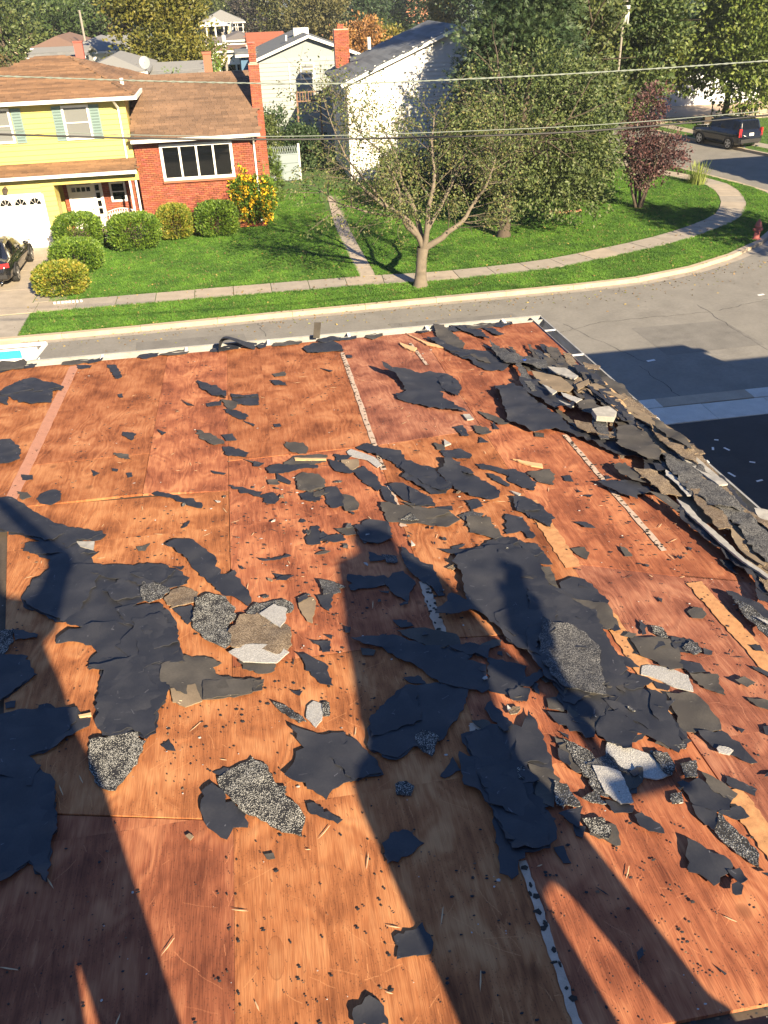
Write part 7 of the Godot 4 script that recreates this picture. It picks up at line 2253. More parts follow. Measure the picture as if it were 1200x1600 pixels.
	scrap("F", "small angular black felt scrap below the forked felt strips", 6.7, 0.8, [-14.1, 581.7, -6.3, 575.9, -10.5, 571.3, -14.4, 573.1])
	p = scrap("B", "large chunky brown-grey felt scrap below left of the white strip high on the deck", 1.0, 1.4, [15.1, 548.0, 21.2, 555.5, 31.7, 549.3, 36.2, 539.3, 34.1, 526.2, 24.6, 521.8, 15.9, 527.2])
	scrap("B", "", 5.5, 1.2, [33.1, 526.2, 24.5, 522.2, 15.5, 527.0, 15.8, 540.1], Vector3.ZERO, p)
	scrap("F", "medium angular black felt scrap below left of the white strip high on the deck", 1.0, 1.0, [16.1, 520.6, 23.2, 523.8, 32.0, 520.0, 29.1, 506.2, 17.6, 509.9])
	scrap("F", "medium long black felt scrap below left of the white strip high on the deck", 1.0, 1.3, [33.8, 522.9, 41.6, 525.0, 45.6, 513.4, 44.4, 494.7, 36.7, 494.1, 33.3, 503.6])
	scrap("B", "medium long brown-grey felt scrap below the white strip high on the deck", 1.0, 1.2, [44.9, 513.6, 51.8, 508.7, 55.2, 495.2, 53.3, 487.1, 44.8, 488.5, 44.1, 501.0])
	scrap("F", "medium angular black felt scrap well right of the narrow dark strip", 1.0, 1.0, [-11.4, 525.6, -2.2, 528.3, 2.5, 519.0, -1.7, 508.9, -7.5, 511.8])
	scrap("F", "medium long black felt scrap close below left of the white strip high on the deck", 1.0, 1.3, [41.1, 571.0, 50.7, 562.9, 58.0, 544.6, 54.3, 540.2, 44.6, 551.5])
	scrap("F", "medium angular black felt scrap close left of the white strip high on the deck", 1.0, 0.8, [47.9, 580.9, 60.3, 573.9, 54.6, 567.6, 47.2, 567.5])
	scrap("S", "medium angular smooth tan scrap close below left of the white strip high on the deck", 6.4, 0.3, [51.3, 567.3, 64.2, 566.0, 63.5, 554.9, 55.1, 546.0, 50.9, 550.7])
	scrap("F", "medium long black felt scrap close below the white strip high on the deck", 1.0, 1.7, [57.7, 548.3, 65.9, 555.4, 72.8, 537.4, 74.7, 519.6, 70.2, 510.8, 63.3, 525.8])
	p = scrap("F", "large long black felt scrap right of the white strip high on the deck", 1.0, 2.4, [65.6, 588.4, 74.5, 592.2, 89.2, 578.4, 98.1, 572.2, 98.6, 556.6, 107.7, 545.0, 117.3, 537.1, 116.6, 526.6, 121.7, 501.5, 115.6, 494.9, 105.9, 498.9, 97.5, 517.5, 90.4, 529.5, 94.6, 535.5, 88.6, 555.3, 77.8, 569.5, 69.3, 579.4])
	scrap("F", "", 5.5, 1.2, [97.5, 556.9, 98.3, 556.5, 107.9, 544.4, 115.7, 537.8, 115.2, 527.4, 116.9, 520.3, 91.7, 531.2, 94.6, 535.9, 92.0, 545.6], Vector3.ZERO, p)
	scrap("F", "", 8.5, 1.2, [103.2, 549.0, 107.6, 542.7, 116.1, 536.7, 115.9, 526.7, 120.4, 502.8, 114.9, 495.7, 112.5, 497.7, 95.2, 534.8, 95.3, 535.1, 92.8, 541.9], Vector3.ZERO, p)
	scrap("W", "curved white granule strip on felt high on the deck", 1.0, 0.3, [57.3, 582.5, 61.1, 586.3, 69.1, 577.5, 76.7, 567.8, 80.2, 553.7, 76.2, 549.1, 70.4, 563.7, 58.7, 574.3])
	p = scrap("F", "large long black felt scrap close right of the sheet ending at a rounded tip", 1.0, 2.2, [127.7, 547.4, 134.6, 542.0, 141.3, 524.0, 147.4, 505.3, 153.3, 490.6, 149.5, 480.4, 140.7, 480.9, 131.0, 489.6, 123.2, 501.2, 118.8, 522.5, 117.3, 529.9, 123.4, 535.6])
	scrap("F", "", 5.5, 1.2, [128.8, 546.2, 134.5, 541.3, 141.7, 524.3, 142.3, 520.4, 138.2, 518.5, 125.2, 541.6], Vector3.ZERO, p)

func scraps_b() -> void:
	var p: Node3D
	p = scrap("F", "large long black felt scrap close above the long brown-grey board", 1.0, 1.5, [78.8, 516.9, 89.7, 517.7, 97.9, 504.0, 105.4, 489.4, 104.5, 478.8, 93.6, 482.9, 84.5, 497.6])
	scrap("F", "", 5.5, 1.2, [92.5, 511.7, 98.3, 502.6, 104.7, 489.4, 104.3, 479.6, 93.7, 483.3, 89.8, 488.8], Vector3.ZERO, p)
	scrap("F", "medium thin black felt scrap close above left of the long brown-grey board", 1.0, 1.3, [73.2, 520.0, 78.6, 515.3, 80.2, 498.6, 79.8, 487.8, 72.8, 498.8])
	scrap("F", "medium long black felt scrap right of the sheet ending at a rounded tip", 1.0, 1.3, [148.3, 538.6, 158.1, 532.5, 165.6, 525.1, 172.6, 521.6, 169.6, 506.6, 160.7, 519.2, 149.1, 529.2])
	scrap("F", "medium long black felt scrap well right of the long brown-grey board", 1.0, 1.1, [151.8, 521.4, 158.8, 512.7, 163.4, 501.4, 160.5, 497.0, 153.1, 509.0])
	scrap("F", "medium angular black felt scrap below right of the sheet ending at a rounded tip", 1.0, 0.9, [126.6, 484.3, 135.5, 483.8, 136.6, 474.2, 127.5, 470.3])
	scrap("F", "small angular black felt scrap close below the sheet ending at a rounded tip", 1.0, 0.8, [105.6, 480.1, 116.4, 479.0, 115.7, 473.1, 105.3, 475.6])
	scrap("B", "medium angular brown-grey felt scrap below right of the flap with a folded corner", 1.0, 1.0, [164.1, 605.5, 173.5, 600.9, 174.8, 589.6, 165.9, 585.6, 162.6, 592.8])
	scrap("F", "small three-cornered black felt scrap above right of the sheet ending at a rounded tip", 1.0, 0.8, [163.7, 584.0, 167.5, 572.7, 159.8, 572.6])
	scrap("B", "medium long brown-grey felt scrap below right of the flap with a folded corner", 1.0, 1.4, [175.4, 634.9, 184.0, 625.5, 194.2, 604.4, 186.3, 602.0, 178.2, 617.7])
	scrap("F", "small thin black felt scrap below right of the flap with a folded corner", 1.0, 0.9, [181.4, 610.0, 182.3, 594.2, 178.2, 595.3])
	p = scrap("F", "broad torn black felt sheet on the left, largest in the sunlit part", 1.0, 2.4, [-154.3, 427.2, -150.0, 443.2, -144.4, 453.9, -136.4, 459.4, -116.7, 456.2, -106.0, 452.5, -92.8, 450.0, -73.2, 446.2, -63.7, 436.8, -57.0, 426.9, -60.5, 420.8, -72.9, 421.3, -81.9, 410.0, -88.7, 405.0, -74.3, 403.9, -66.5, 393.8, -62.3, 380.7, -72.3, 375.1, -89.3, 386.6, -101.6, 393.3, -110.4, 389.2, -119.8, 391.3, -130.4, 399.7, -141.8, 411.5, -150.0, 417.5])
	scrap("F", "", 5.5, 1.2, [-61.5, 429.7, -56.8, 426.5, -61.1, 420.6, -73.6, 420.2, -81.8, 409.2, -87.8, 405.0, -74.5, 403.8, -67.6, 394.8, -62.7, 381.9, -72.1, 376.0, -87.7, 387.9, -92.1, 388.1, -100.9, 426.1], Vector3.ZERO, p)
	scrap("F", "", 8.5, 1.2, [-86.3, 405.6, -88.3, 403.8, -74.8, 402.6, -67.2, 394.3, -63.7, 381.4, -72.8, 375.7, -88.5, 387.3, -90.2, 387.5, -97.4, 403.7], Vector3.ZERO, p)
	scrap("F", "", 11.5, 1.2, [-134.9, 458.1, -114.7, 455.3, -104.9, 451.6, -92.9, 449.7, -74.3, 445.6, -65.8, 437.3, -65.7, 436.8, -78.7, 421.3], Vector3.ZERO, p)
	scrap("F", "", 14.5, 1.2, [-153.5, 427.0, -149.6, 442.6, -144.4, 452.9, -136.2, 457.1, -117.5, 455.8, -109.0, 451.7, -119.9, 394.5, -120.5, 392.5, -130.3, 402.6, -141.3, 411.7, -149.0, 418.2], Vector3.ZERO, p)
	p = scrap("F", "large long black felt scrap close left of the white chip on the left", 1.0, 2.4, [-199.6, 566.1, -186.8, 561.3, -169.4, 539.5, -151.5, 518.6, -138.7, 508.2, -122.4, 500.1, -113.3, 493.7, -116.7, 487.6, -131.9, 489.7, -127.5, 477.9, -114.7, 471.0, -119.2, 465.6, -115.5, 457.1, -121.0, 449.8, -134.4, 446.8, -144.7, 455.1, -144.4, 468.8, -164.2, 483.7, -164.4, 491.8, -155.7, 495.3, -188.7, 517.1])
	scrap("F", "", 5.5, 1.2, [-137.2, 506.9, -123.2, 498.4, -114.1, 493.1, -116.9, 487.3, -132.3, 488.9, -127.8, 478.7, -116.7, 471.2, -154.6, 477.8, -156.0, 479.5], Vector3.ZERO, p)
	scrap("F", "", 8.5, 1.2, [-159.0, 526.7, -150.0, 516.6, -138.5, 507.6, -123.4, 500.0, -116.3, 494.3, -124.5, 488.2, -131.8, 490.3, -130.9, 485.8, -136.3, 480.6], Vector3.ZERO, p)
	scrap("F", "", 11.5, 1.2, [-196.8, 562.4, -185.9, 559.5, -169.1, 539.7, -152.8, 519.2, -140.3, 508.5, -135.7, 506.1, -147.1, 492.7, -178.0, 510.7, -187.7, 517.8], Vector3.ZERO, p)
	p = scrap("F", "large jagged black felt scrap well above the speckled shingle on the left", 1.0, 2.4, [-126.1, 377.3, -120.4, 387.5, -110.5, 390.3, -99.3, 392.8, -85.2, 391.7, -71.3, 394.8, -62.3, 380.7, -60.5, 364.9, -56.4, 347.7, -67.3, 347.4, -67.1, 336.3, -62.9, 327.2, -64.5, 318.1, -68.2, 312.8, -67.6, 296.6, -71.7, 293.2, -78.2, 300.9, -88.7, 298.8, -96.6, 308.3, -98.3, 325.2, -98.7, 341.4, -98.9, 351.6, -106.5, 352.4, -106.3, 358.4, -102.7, 364.8, -107.1, 373.1, -116.6, 377.1])
	scrap("F", "", 5.5, 1.2, [-67.2, 345.4, -67.3, 336.2, -64.2, 327.3, -66.2, 318.4, -69.6, 313.4, -69.4, 299.0, -72.1, 295.6, -79.2, 303.3, -88.6, 299.8, -96.1, 309.0, -98.3, 324.8, -98.1, 341.7, -98.2, 350.8, -105.6, 351.1, -105.5, 356.1, -102.3, 362.4], Vector3.ZERO, p)
	scrap("F", "", 8.5, 1.2, [-84.5, 357.5, -64.0, 319.1, -68.5, 312.5, -67.9, 297.7, -72.9, 295.0, -79.1, 302.6, -88.9, 300.0, -96.4, 308.0, -97.9, 325.1, -98.5, 340.7, -97.2, 348.2, -105.2, 352.2], Vector3.ZERO, p)
	scrap("F", "", 11.5, 1.2, [-86.9, 391.5, -83.8, 390.8, -71.9, 393.5, -63.1, 380.1, -61.0, 364.8, -59.6, 357.1, -78.3, 344.7], Vector3.ZERO, p)
	p = scrap("F", "large jagged black felt scrap below right of the broad felt sheet on the left", 7.0, 1.8, [-107.5, 423.6, -94.3, 439.2, -74.1, 441.8, -60.7, 429.2, -57.9, 421.6, -75.1, 418.6, -84.6, 414.0, -98.7, 410.7])
	scrap("F", "", 11.5, 1.2, [-92.5, 438.7, -74.4, 441.7, -66.7, 435.0, -73.9, 423.6], Vector3.ZERO, p)
	p = scrap("F", "large chunky black felt scrap left of the speckled shingle with white pieces", 7.0, 1.5, [-94.3, 369.6, -84.5, 384.7, -77.6, 385.2, -62.1, 377.9, -57.4, 347.2, -79.3, 350.1, -86.6, 358.8])
	scrap("F", "", 11.5, 1.2, [-82.4, 383.4, -77.1, 385.3, -62.0, 378.1, -60.3, 362.5, -73.3, 361.7], Vector3.ZERO, p)
	scrap("P", "small white folded chip on black felt at left", 1.3, 0.3, [-133.7, 488.7, -119.8, 485.5, -119.1, 474.6, -124.2, 478.4, -132.4, 484.3])
	p = scrap("F", "long black felt strip curving down right of the broad felt sheet", 1.0, 2.4, [-73.1, 467.5, -66.7, 473.2, -57.2, 472.4, -51.5, 463.0, -43.3, 452.0, -40.6, 442.5, -41.9, 435.4, -35.4, 427.9, -30.3, 429.2, -26.7, 417.7, -20.9, 398.5, -22.3, 390.3, -30.6, 400.7, -37.9, 406.7, -45.5, 419.7, -53.4, 435.6, -59.0, 449.2])
	scrap("F", "", 5.5, 1.2, [-67.7, 471.2, -66.3, 472.8, -56.8, 472.5, -51.8, 463.4, -47.0, 455.7, -51.6, 452.9], Vector3.ZERO, p)
	scrap("F", "medium angular black felt scrap above left of the speckled shingle with white pieces", 1.0, 1.0, [-65.5, 397.8, -54.8, 399.6, -52.6, 386.6, -56.6, 381.4, -61.6, 390.6])
	scrap("G", "medium chunky speckled shingle bit below right of the broad felt sheet on the left", 13.0, 1.1, [-85.1, 429.1, -78.0, 426.4, -67.6, 417.2, -71.9, 408.2, -79.0, 405.4, -84.5, 414.3])
	scrap("T", "medium chunky tan shingle bit below left of the strip curving down from the left", 1.0, 1.1, [-71.0, 409.7, -66.5, 417.6, -59.2, 419.3, -51.5, 412.0, -51.2, 401.0, -62.0, 400.2, -66.7, 398.0])
	scrap("G", "jagged black and white speckled shingle beside the white pieces", 1.0, 1.9, [-52.5, 403.4, -45.3, 406.1, -37.9, 404.5, -31.9, 392.4, -29.6, 382.6, -34.4, 374.6, -32.2, 356.9, -35.6, 352.1, -44.6, 361.5, -52.9, 374.7, -53.6, 380.8])
	scrap("G", "large chunky speckled shingle bit right of the speckled shingle with white pieces", 1.0, 1.2, [-24.2, 384.5, -18.6, 392.6, -2.2, 392.2, 2.5, 386.0, 0.6, 380.2, -8.5, 376.1, -21.1, 368.7])
	scrap("T", "large jagged tan shingle bit right of the speckled shingle with white pieces", 9.5, 1.6, [-34.2, 367.5, -27.8, 381.0, -11.7, 383.6, -0.5, 363.1, -0.8, 349.0, -6.9, 342.2, -19.9, 348.8, -32.5, 353.1])
	scrap("W", "medium angular white shingle bit right of the speckled shingle with white pieces", 18.0, 0.3, [-17.0, 380.5, -8.5, 387.9, -1.3, 381.9, -3.1, 370.1, -6.2, 364.9])
	scrap("B", "medium angular brown-grey felt scrap below right of the speckled shingle with white pieces", 1.0, 1.0, [-29.4, 342.8, -9.8, 339.6, -10.9, 331.1, -17.4, 330.4, -25.3, 335.7])
	scrap("W", "medium chunky white shingle bit below right of the speckled shingle with white pieces", 18.0, 0.3, [-34.1, 349.7, -26.4, 354.5, -8.0, 350.6, -2.8, 342.9, -9.8, 335.4, -26.7, 340.1])
	p = scrap("B", "large jagged brown-grey felt scrap below the speckled shingle with white pieces", 1.0, 1.8, [-68.5, 347.5, -58.9, 353.4, -50.0, 351.5, -37.6, 343.0, -42.2, 340.3, -37.6, 331.7, -19.2, 324.8, -17.1, 321.4, -25.8, 315.6, -36.7, 315.5, -46.6, 316.7, -63.5, 328.3, -68.8, 337.3])
	scrap("B", "", 5.5, 1.2, [-19.0, 325.7, -17.0, 320.8, -25.9, 315.8, -36.5, 315.6, -46.8, 316.3, -46.8, 317.4, -47.1, 331.1], Vector3.ZERO, p)
	scrap("S", "medium angular smooth tan scrap below left of the speckled shingle with white pieces", 7.0, 0.3, [-62.8, 327.3, -50.9, 329.2, -46.9, 315.3, -55.0, 312.6, -61.3, 317.5])
	scrap("G", "shield shaped black and white speckled shingle on the left", 1.0, 1.4, [-98.3, 298.7, -88.2, 298.7, -79.6, 299.9, -72.0, 292.5, -74.9, 279.8, -82.5, 264.4, -90.4, 269.7, -95.8, 280.2])
	p = scrap("F", "large angular black felt scrap well above the huge shaded sheet at left", 1.0, 1.6, [-158.3, 375.9, -141.2, 372.2, -131.9, 354.3, -139.7, 343.5, -149.0, 334.3])
	scrap("F", "", 5.5, 1.2, [-132.3, 353.9, -140.1, 343.7, -149.0, 335.6, -154.2, 360.6], Vector3.ZERO, p)
	scrap("F", "small long black felt scrap well below left of the white chip on the left", 1.0, 0.9, [-153.2, 398.6, -145.4, 393.9, -137.7, 389.3, -137.8, 386.4, -149.7, 387.1])
	scrap("G", "medium angular speckled shingle bit well below left of the white chip on the left", 1.0, 1.1, [-163.3, 397.8, -151.5, 396.3, -150.5, 388.2, -152.8, 375.6, -158.3, 375.9])
	scrap("F", "tiny angular black felt scrap well above the huge shaded sheet at left", 1.0, 0.6, [-143.5, 334.7, -138.5, 335.2, -138.1, 330.4, -142.1, 330.5])
	p = scrap("F", "huge black felt sheet in shade at the left edge, lower part", 1.0, 2.4, [-147.6, 321.9, -138.3, 326.7, -126.1, 325.5, -127.6, 329.0, -107.0, 323.3, -103.8, 317.2, -99.5, 314.0, -99.8, 309.7, -109.0, 303.0, -112.5, 297.5, -120.5, 295.1, -124.5, 293.9, -119.0, 286.9, -110.4, 276.7, -103.8, 248.1, -105.1, 245.1, -103.5, 221.0, -109.9, 229.9, -113.1, 234.1, -117.8, 227.6, -125.6, 225.4])
	scrap("F", "", 5.5, 1.2, [-108.2, 269.5, -108.3, 267.2, -104.1, 248.0, -106.2, 245.1, -103.9, 222.9, -110.4, 230.2, -112.7, 234.8, -117.4, 229.2, -125.5, 226.7, -132.8, 259.0], Vector3.ZERO, p)
	scrap("F", "", 8.5, 1.2, [-147.8, 321.8, -137.8, 326.1, -125.7, 325.5, -127.2, 326.7, -107.4, 322.3, -105.7, 318.2, -112.5, 298.1, -121.1, 295.7, -124.5, 294.3, -119.7, 288.0, -117.4, 286.6, -119.6, 275.2, -138.7, 287.4], Vector3.ZERO, p)
	scrap("B", "small angular brown-grey felt scrap close right of the broad felt sheet on the left", 1.0, 0.7, [-92.2, 472.4, -83.8, 475.8, -86.4, 467.1, -90.5, 468.1])
	scrap("F", "tiny three-cornered black felt scrap left of the strip curving down from the left", 1.0, 0.7, [-67.9, 443.8, -60.7, 442.7, -62.5, 438.9])
	scrap("F", "small angular black felt scrap right of the speckled shingle on the left", 1.0, 0.7, [-65.2, 289.1, -61.5, 292.5, -58.2, 284.3, -62.6, 285.9])
	scrap("L", "tiny long pale wood splinter above left of the speckled shingle on the left", 6.1, 0.3, [-105.6, 317.0, -99.7, 317.3, -99.4, 315.4, -104.9, 315.4])
	scrap("B", "small angular brown-grey felt scrap left of the long brown-grey board", 1.0, 0.8, [35.0, 466.0, 47.6, 465.9, 47.7, 456.1, 40.7, 455.6])
	scrap("F", "medium long black felt scrap well below left of the white strip high on the deck", 1.0, 1.1, [14.8, 458.3, 20.3, 473.7, 25.1, 472.6, 24.2, 449.4, 16.2, 450.5])
	scrap("F", "small thin black felt scrap right of the strip curving down from the left", 1.0, 1.0, [-15.2, 439.2, 4.1, 441.1, 4.6, 439.2, -13.3, 436.8])
	scrap("F", "tiny long black felt scrap right of the strip curving down from the left", 1.0, 0.7, [-7.4, 422.8, -1.8, 419.6, -1.2, 414.8, -5.8, 417.2])
	scrap("S", "medium long smooth tan scrap well right of the speckled shingle with white pieces", 1.0, 0.3, [5.4, 393.7, 14.2, 391.8, 15.2, 386.2, 11.5, 367.5, 8.7, 370.1, 5.5, 382.0])
	scrap("F", "small angular black felt scrap well above the white fragment", 1.0, 0.9, [16.2, 392.4, 25.9, 391.3, 21.8, 376.3, 18.1, 381.3])
	p = scrap("F", "large chunky black felt scrap below left of the long brown-grey board", 1.0, 1.3, [47.8, 467.3, 58.6, 473.3, 70.5, 467.6, 69.8, 446.9, 59.2, 441.3, 50.6, 447.3])
	scrap("F", "", 5.5, 1.2, [47.8, 466.5, 51.2, 468.7, 61.1, 442.7, 58.8, 441.8, 50.4, 447.6], Vector3.ZERO, p)
	p = scrap("B", "large jagged brown-grey felt scrap below left of the sheet ending at a rounded tip", 1.0, 1.8, [69.7, 493.3, 80.1, 489.3, 93.6, 482.9, 111.9, 472.5, 116.8, 456.7, 105.2, 449.6, 92.9, 458.1, 78.5, 464.3, 70.5, 467.6, 68.7, 482.8])
	scrap("B", "", 5.5, 1.2, [88.6, 484.8, 93.7, 482.9, 111.7, 472.3, 112.7, 467.1, 95.0, 465.4], Vector3.ZERO, p)
	scrap("F", "medium chunky black felt scrap below left of the long brown-grey board", 1.0, 1.1, [36.2, 409.3, 57.5, 405.7, 59.4, 401.8, 55.7, 394.6, 45.6, 394.6, 35.6, 394.7])
	scrap("F", "medium jagged black felt scrap below the long brown-grey board", 1.0, 1.4, [56.4, 399.0, 62.8, 406.8, 69.5, 407.7, 74.3, 392.7, 69.0, 385.0, 65.8, 374.9, 59.4, 387.1, 56.9, 394.4])
	scrap("F", "large thin black felt scrap below the long brown-grey board", 1.0, 2.0, [73.2, 435.4, 76.8, 425.6, 81.3, 414.6, 88.3, 410.6, 87.3, 394.3, 88.0, 377.5, 83.3, 381.8, 80.3, 391.3, 72.7, 404.6, 71.6, 419.3])
	scrap("B", "large angular brown-grey felt scrap below right of the sheet ending at a rounded tip", 1.0, 1.3, [121.6, 461.3, 134.9, 459.6, 138.5, 432.2, 132.2, 429.7, 118.9, 442.2])
	scrap("F", "medium long black felt scrap above left of the humped black sheet in the middle", 1.0, 1.2, [95.8, 426.3, 111.2, 422.8, 121.1, 424.4, 122.0, 417.7, 106.6, 415.0])
	scrap("F", "medium angular black felt scrap above the humped black sheet in the middle", 1.0, 1.1, [123.1, 426.5, 134.2, 431.9, 144.2, 428.2, 144.9, 421.4, 123.6, 418.6])
	p = scrap("F", "large long black felt scrap well right of the sheet ending at a rounded tip", 1.0, 1.6, [158.4, 479.8, 166.8, 477.8, 173.8, 466.8, 176.3, 448.4, 170.5, 435.6, 163.4, 448.6, 160.6, 457.9, 156.0, 462.0])
	scrap("F", "", 5.5, 1.2, [174.9, 446.3, 170.5, 436.6, 164.0, 448.5, 161.3, 457.4, 156.1, 461.5, 158.8, 467.3], Vector3.ZERO, p)
	scrap("F", "medium chunky black felt scrap above right of the humped black sheet in the middle", 1.0, 1.4, [148.3, 460.9, 157.5, 452.8, 158.0, 427.6, 153.3, 426.1, 151.2, 437.4, 140.5, 434.4])
	p = scrap("F", "large chunky black felt scrap above right of the humped black sheet in the middle", 1.0, 1.4, [135.1, 430.3, 156.0, 417.6, 157.1, 404.6, 157.8, 394.7, 142.5, 400.6, 128.2, 406.3])
	scrap("F", "", 5.5, 1.2, [145.8, 422.7, 156.1, 417.2, 156.7, 408.3, 145.5, 403.2], Vector3.ZERO, p)
	p = scrap("B", "large chunky brown-grey felt scrap right of the humped black sheet in the middle", 7.0, 1.5, [130.4, 400.0, 154.7, 389.7, 152.8, 369.7, 145.4, 362.7, 130.8, 363.8, 122.2, 372.2])
	scrap("B", "", 11.5, 1.2, [131.1, 400.2, 154.6, 389.9, 152.3, 371.4, 127.3, 389.7], Vector3.ZERO, p)
	scrap("F", "humped torn black sheet in the middle with a dark hollow under its left edge", 13.0, 2.2, [99.1, 408.7, 104.5, 414.8, 124.4, 421.6, 140.8, 421.7, 149.6, 404.4, 148.5, 383.2, 145.1, 351.4, 136.8, 329.7, 129.2, 325.8, 121.0, 316.8, 111.4, 324.2, 108.8, 338.7, 103.5, 351.6, 97.4, 355.9, 87.8, 353.2, 76.4, 349.8, 82.0, 359.3, 90.6, 373.0, 97.9, 365.0, 100.8, 383.8, 102.2, 397.2], Vector3(-0.94, -0.1, 0.16))
	p = scrap("F", "large long black felt scrap above the squarish felt piece", 19.0, 1.7, [109.1, 352.5, 121.0, 355.9, 128.9, 325.1, 122.3, 310.5, 114.4, 317.5, 109.5, 329.3])
	scrap("F", "", 23.5, 1.2, [109.8, 351.5, 120.4, 354.6, 128.8, 326.0, 127.2, 322.8, 109.5, 337.7], Vector3.ZERO, p)
	p = scrap("F", "large long black felt scrap above the shaded felt sheet in the middle", 1.0, 2.3, [30.3, 348.9, 39.1, 349.8, 52.6, 347.8, 58.6, 342.8, 67.1, 333.6, 86.0, 331.3, 90.7, 332.1, 100.6, 326.3, 96.3, 316.7, 90.7, 323.1, 86.2, 318.8, 94.4, 311.9, 91.3, 294.6, 87.2, 293.1, 78.0, 299.0, 68.5, 304.2, 60.5, 317.5, 53.2, 325.9, 45.3, 338.3, 35.7, 342.2])
	scrap("F", "", 5.5, 1.2, [80.1, 331.7, 86.4, 330.8, 91.0, 332.1, 99.6, 325.5, 95.3, 317.4, 90.9, 323.1, 86.2, 319.1, 94.4, 312.2, 93.0, 307.4, 74.1, 321.4], Vector3.ZERO, p)
	scrap("F", "", 8.5, 1.2, [77.6, 330.3, 86.5, 330.5, 90.9, 331.4, 100.4, 326.7, 95.5, 317.9, 91.3, 322.6, 89.2, 321.6], Vector3.ZERO, p)
	scrap("B", "medium long brown-grey felt scrap close above left of the long torn sheet above centre", 1.0, 1.3, [55.5, 351.0, 62.6, 351.4, 78.1, 347.0, 85.9, 340.6, 86.0, 331.3, 76.7, 330.6, 68.5, 335.1, 60.8, 342.3])
	p = scrap("F", "large jagged black felt scrap below the long torn sheet above centre", 1.0, 1.9, [31.0, 287.6, 39.3, 294.8, 51.8, 306.2, 68.7, 305.0, 81.9, 297.4, 78.0, 288.2, 72.4, 280.4, 65.3, 271.8, 60.0, 266.0, 53.3, 262.1, 47.9, 264.5, 39.0, 258.4, 32.9, 261.6, 27.9, 267.3, 29.0, 278.0])
	scrap("F", "", 5.5, 1.2, [54.0, 275.2, 51.6, 262.4, 48.3, 264.8, 39.6, 259.1, 33.7, 262.2, 28.8, 267.0, 30.2, 277.1, 30.2, 278.1], Vector3.ZERO, p)
	scrap("F", "", 8.5, 1.2, [31.9, 287.8, 39.4, 293.8, 51.0, 305.1, 56.2, 305.3, 54.9, 280.2, 30.1, 273.9, 29.9, 278.9], Vector3.ZERO, p)
	scrap("F", "small angular black felt scrap below left of the long torn sheet above centre", 1.0, 0.8, [51.9, 312.6, 59.5, 312.7, 62.4, 305.5, 54.3, 308.1])
	scrap("G", "medium angular speckled shingle bit close below the shaded felt sheet in the middle", 7.0, 1.0, [49.8, 271.6, 55.6, 273.2, 60.2, 266.8, 54.3, 255.4, 49.7, 263.5])
	p = scrap("F", "large jagged black felt scrap close right of the dark fan-shaped sheet", 1.0, 1.7, [-5.6, 288.0, 1.5, 284.4, 7.1, 281.1, 19.0, 280.8, 24.3, 271.4, 30.7, 260.1, 32.1, 251.5, 18.0, 250.6, 9.4, 247.7, 6.1, 242.3, -1.4, 249.8, -10.4, 259.0, -4.9, 269.4, -2.0, 276.8])
	scrap("F", "", 5.5, 1.2, [21.4, 277.0, 24.7, 271.2, 30.1, 260.2, 31.1, 252.2, 18.3, 250.0, 10.0, 266.2], Vector3.ZERO, p)
	scrap("F", "medium long black felt scrap above the white fragment", 1.0, 1.3, [1.3, 341.5, 6.2, 340.4, 15.3, 330.6, 17.0, 311.9, 12.5, 314.5, 7.0, 323.9])
	scrap("F", "small angular black felt scrap above the white fragment", 1.0, 0.8, [8.3, 351.8, 19.5, 349.4, 18.4, 339.6, 14.1, 340.5, 13.6, 347.0])
	scrap("F", "tiny three-cornered black felt scrap above the white fragment", 1.0, 0.6, [16.7, 355.7, 21.2, 354.7, 20.3, 351.1])
	scrap("F", "tiny angular black felt scrap well above the white fragment", 1.0, 0.7, [28.3, 360.8, 31.6, 359.1, 30.5, 354.6, 28.2, 355.1])
	scrap("F", "small angular black felt scrap above left of the long torn sheet above centre", 1.0, 0.8, [54.9, 360.9, 62.9, 359.2, 65.2, 352.8, 58.2, 353.3])
	scrap("F", "tiny long black felt scrap below the long brown-grey board", 1.0, 0.7, [51.8, 389.9, 57.8, 388.6, 56.7, 385.5])

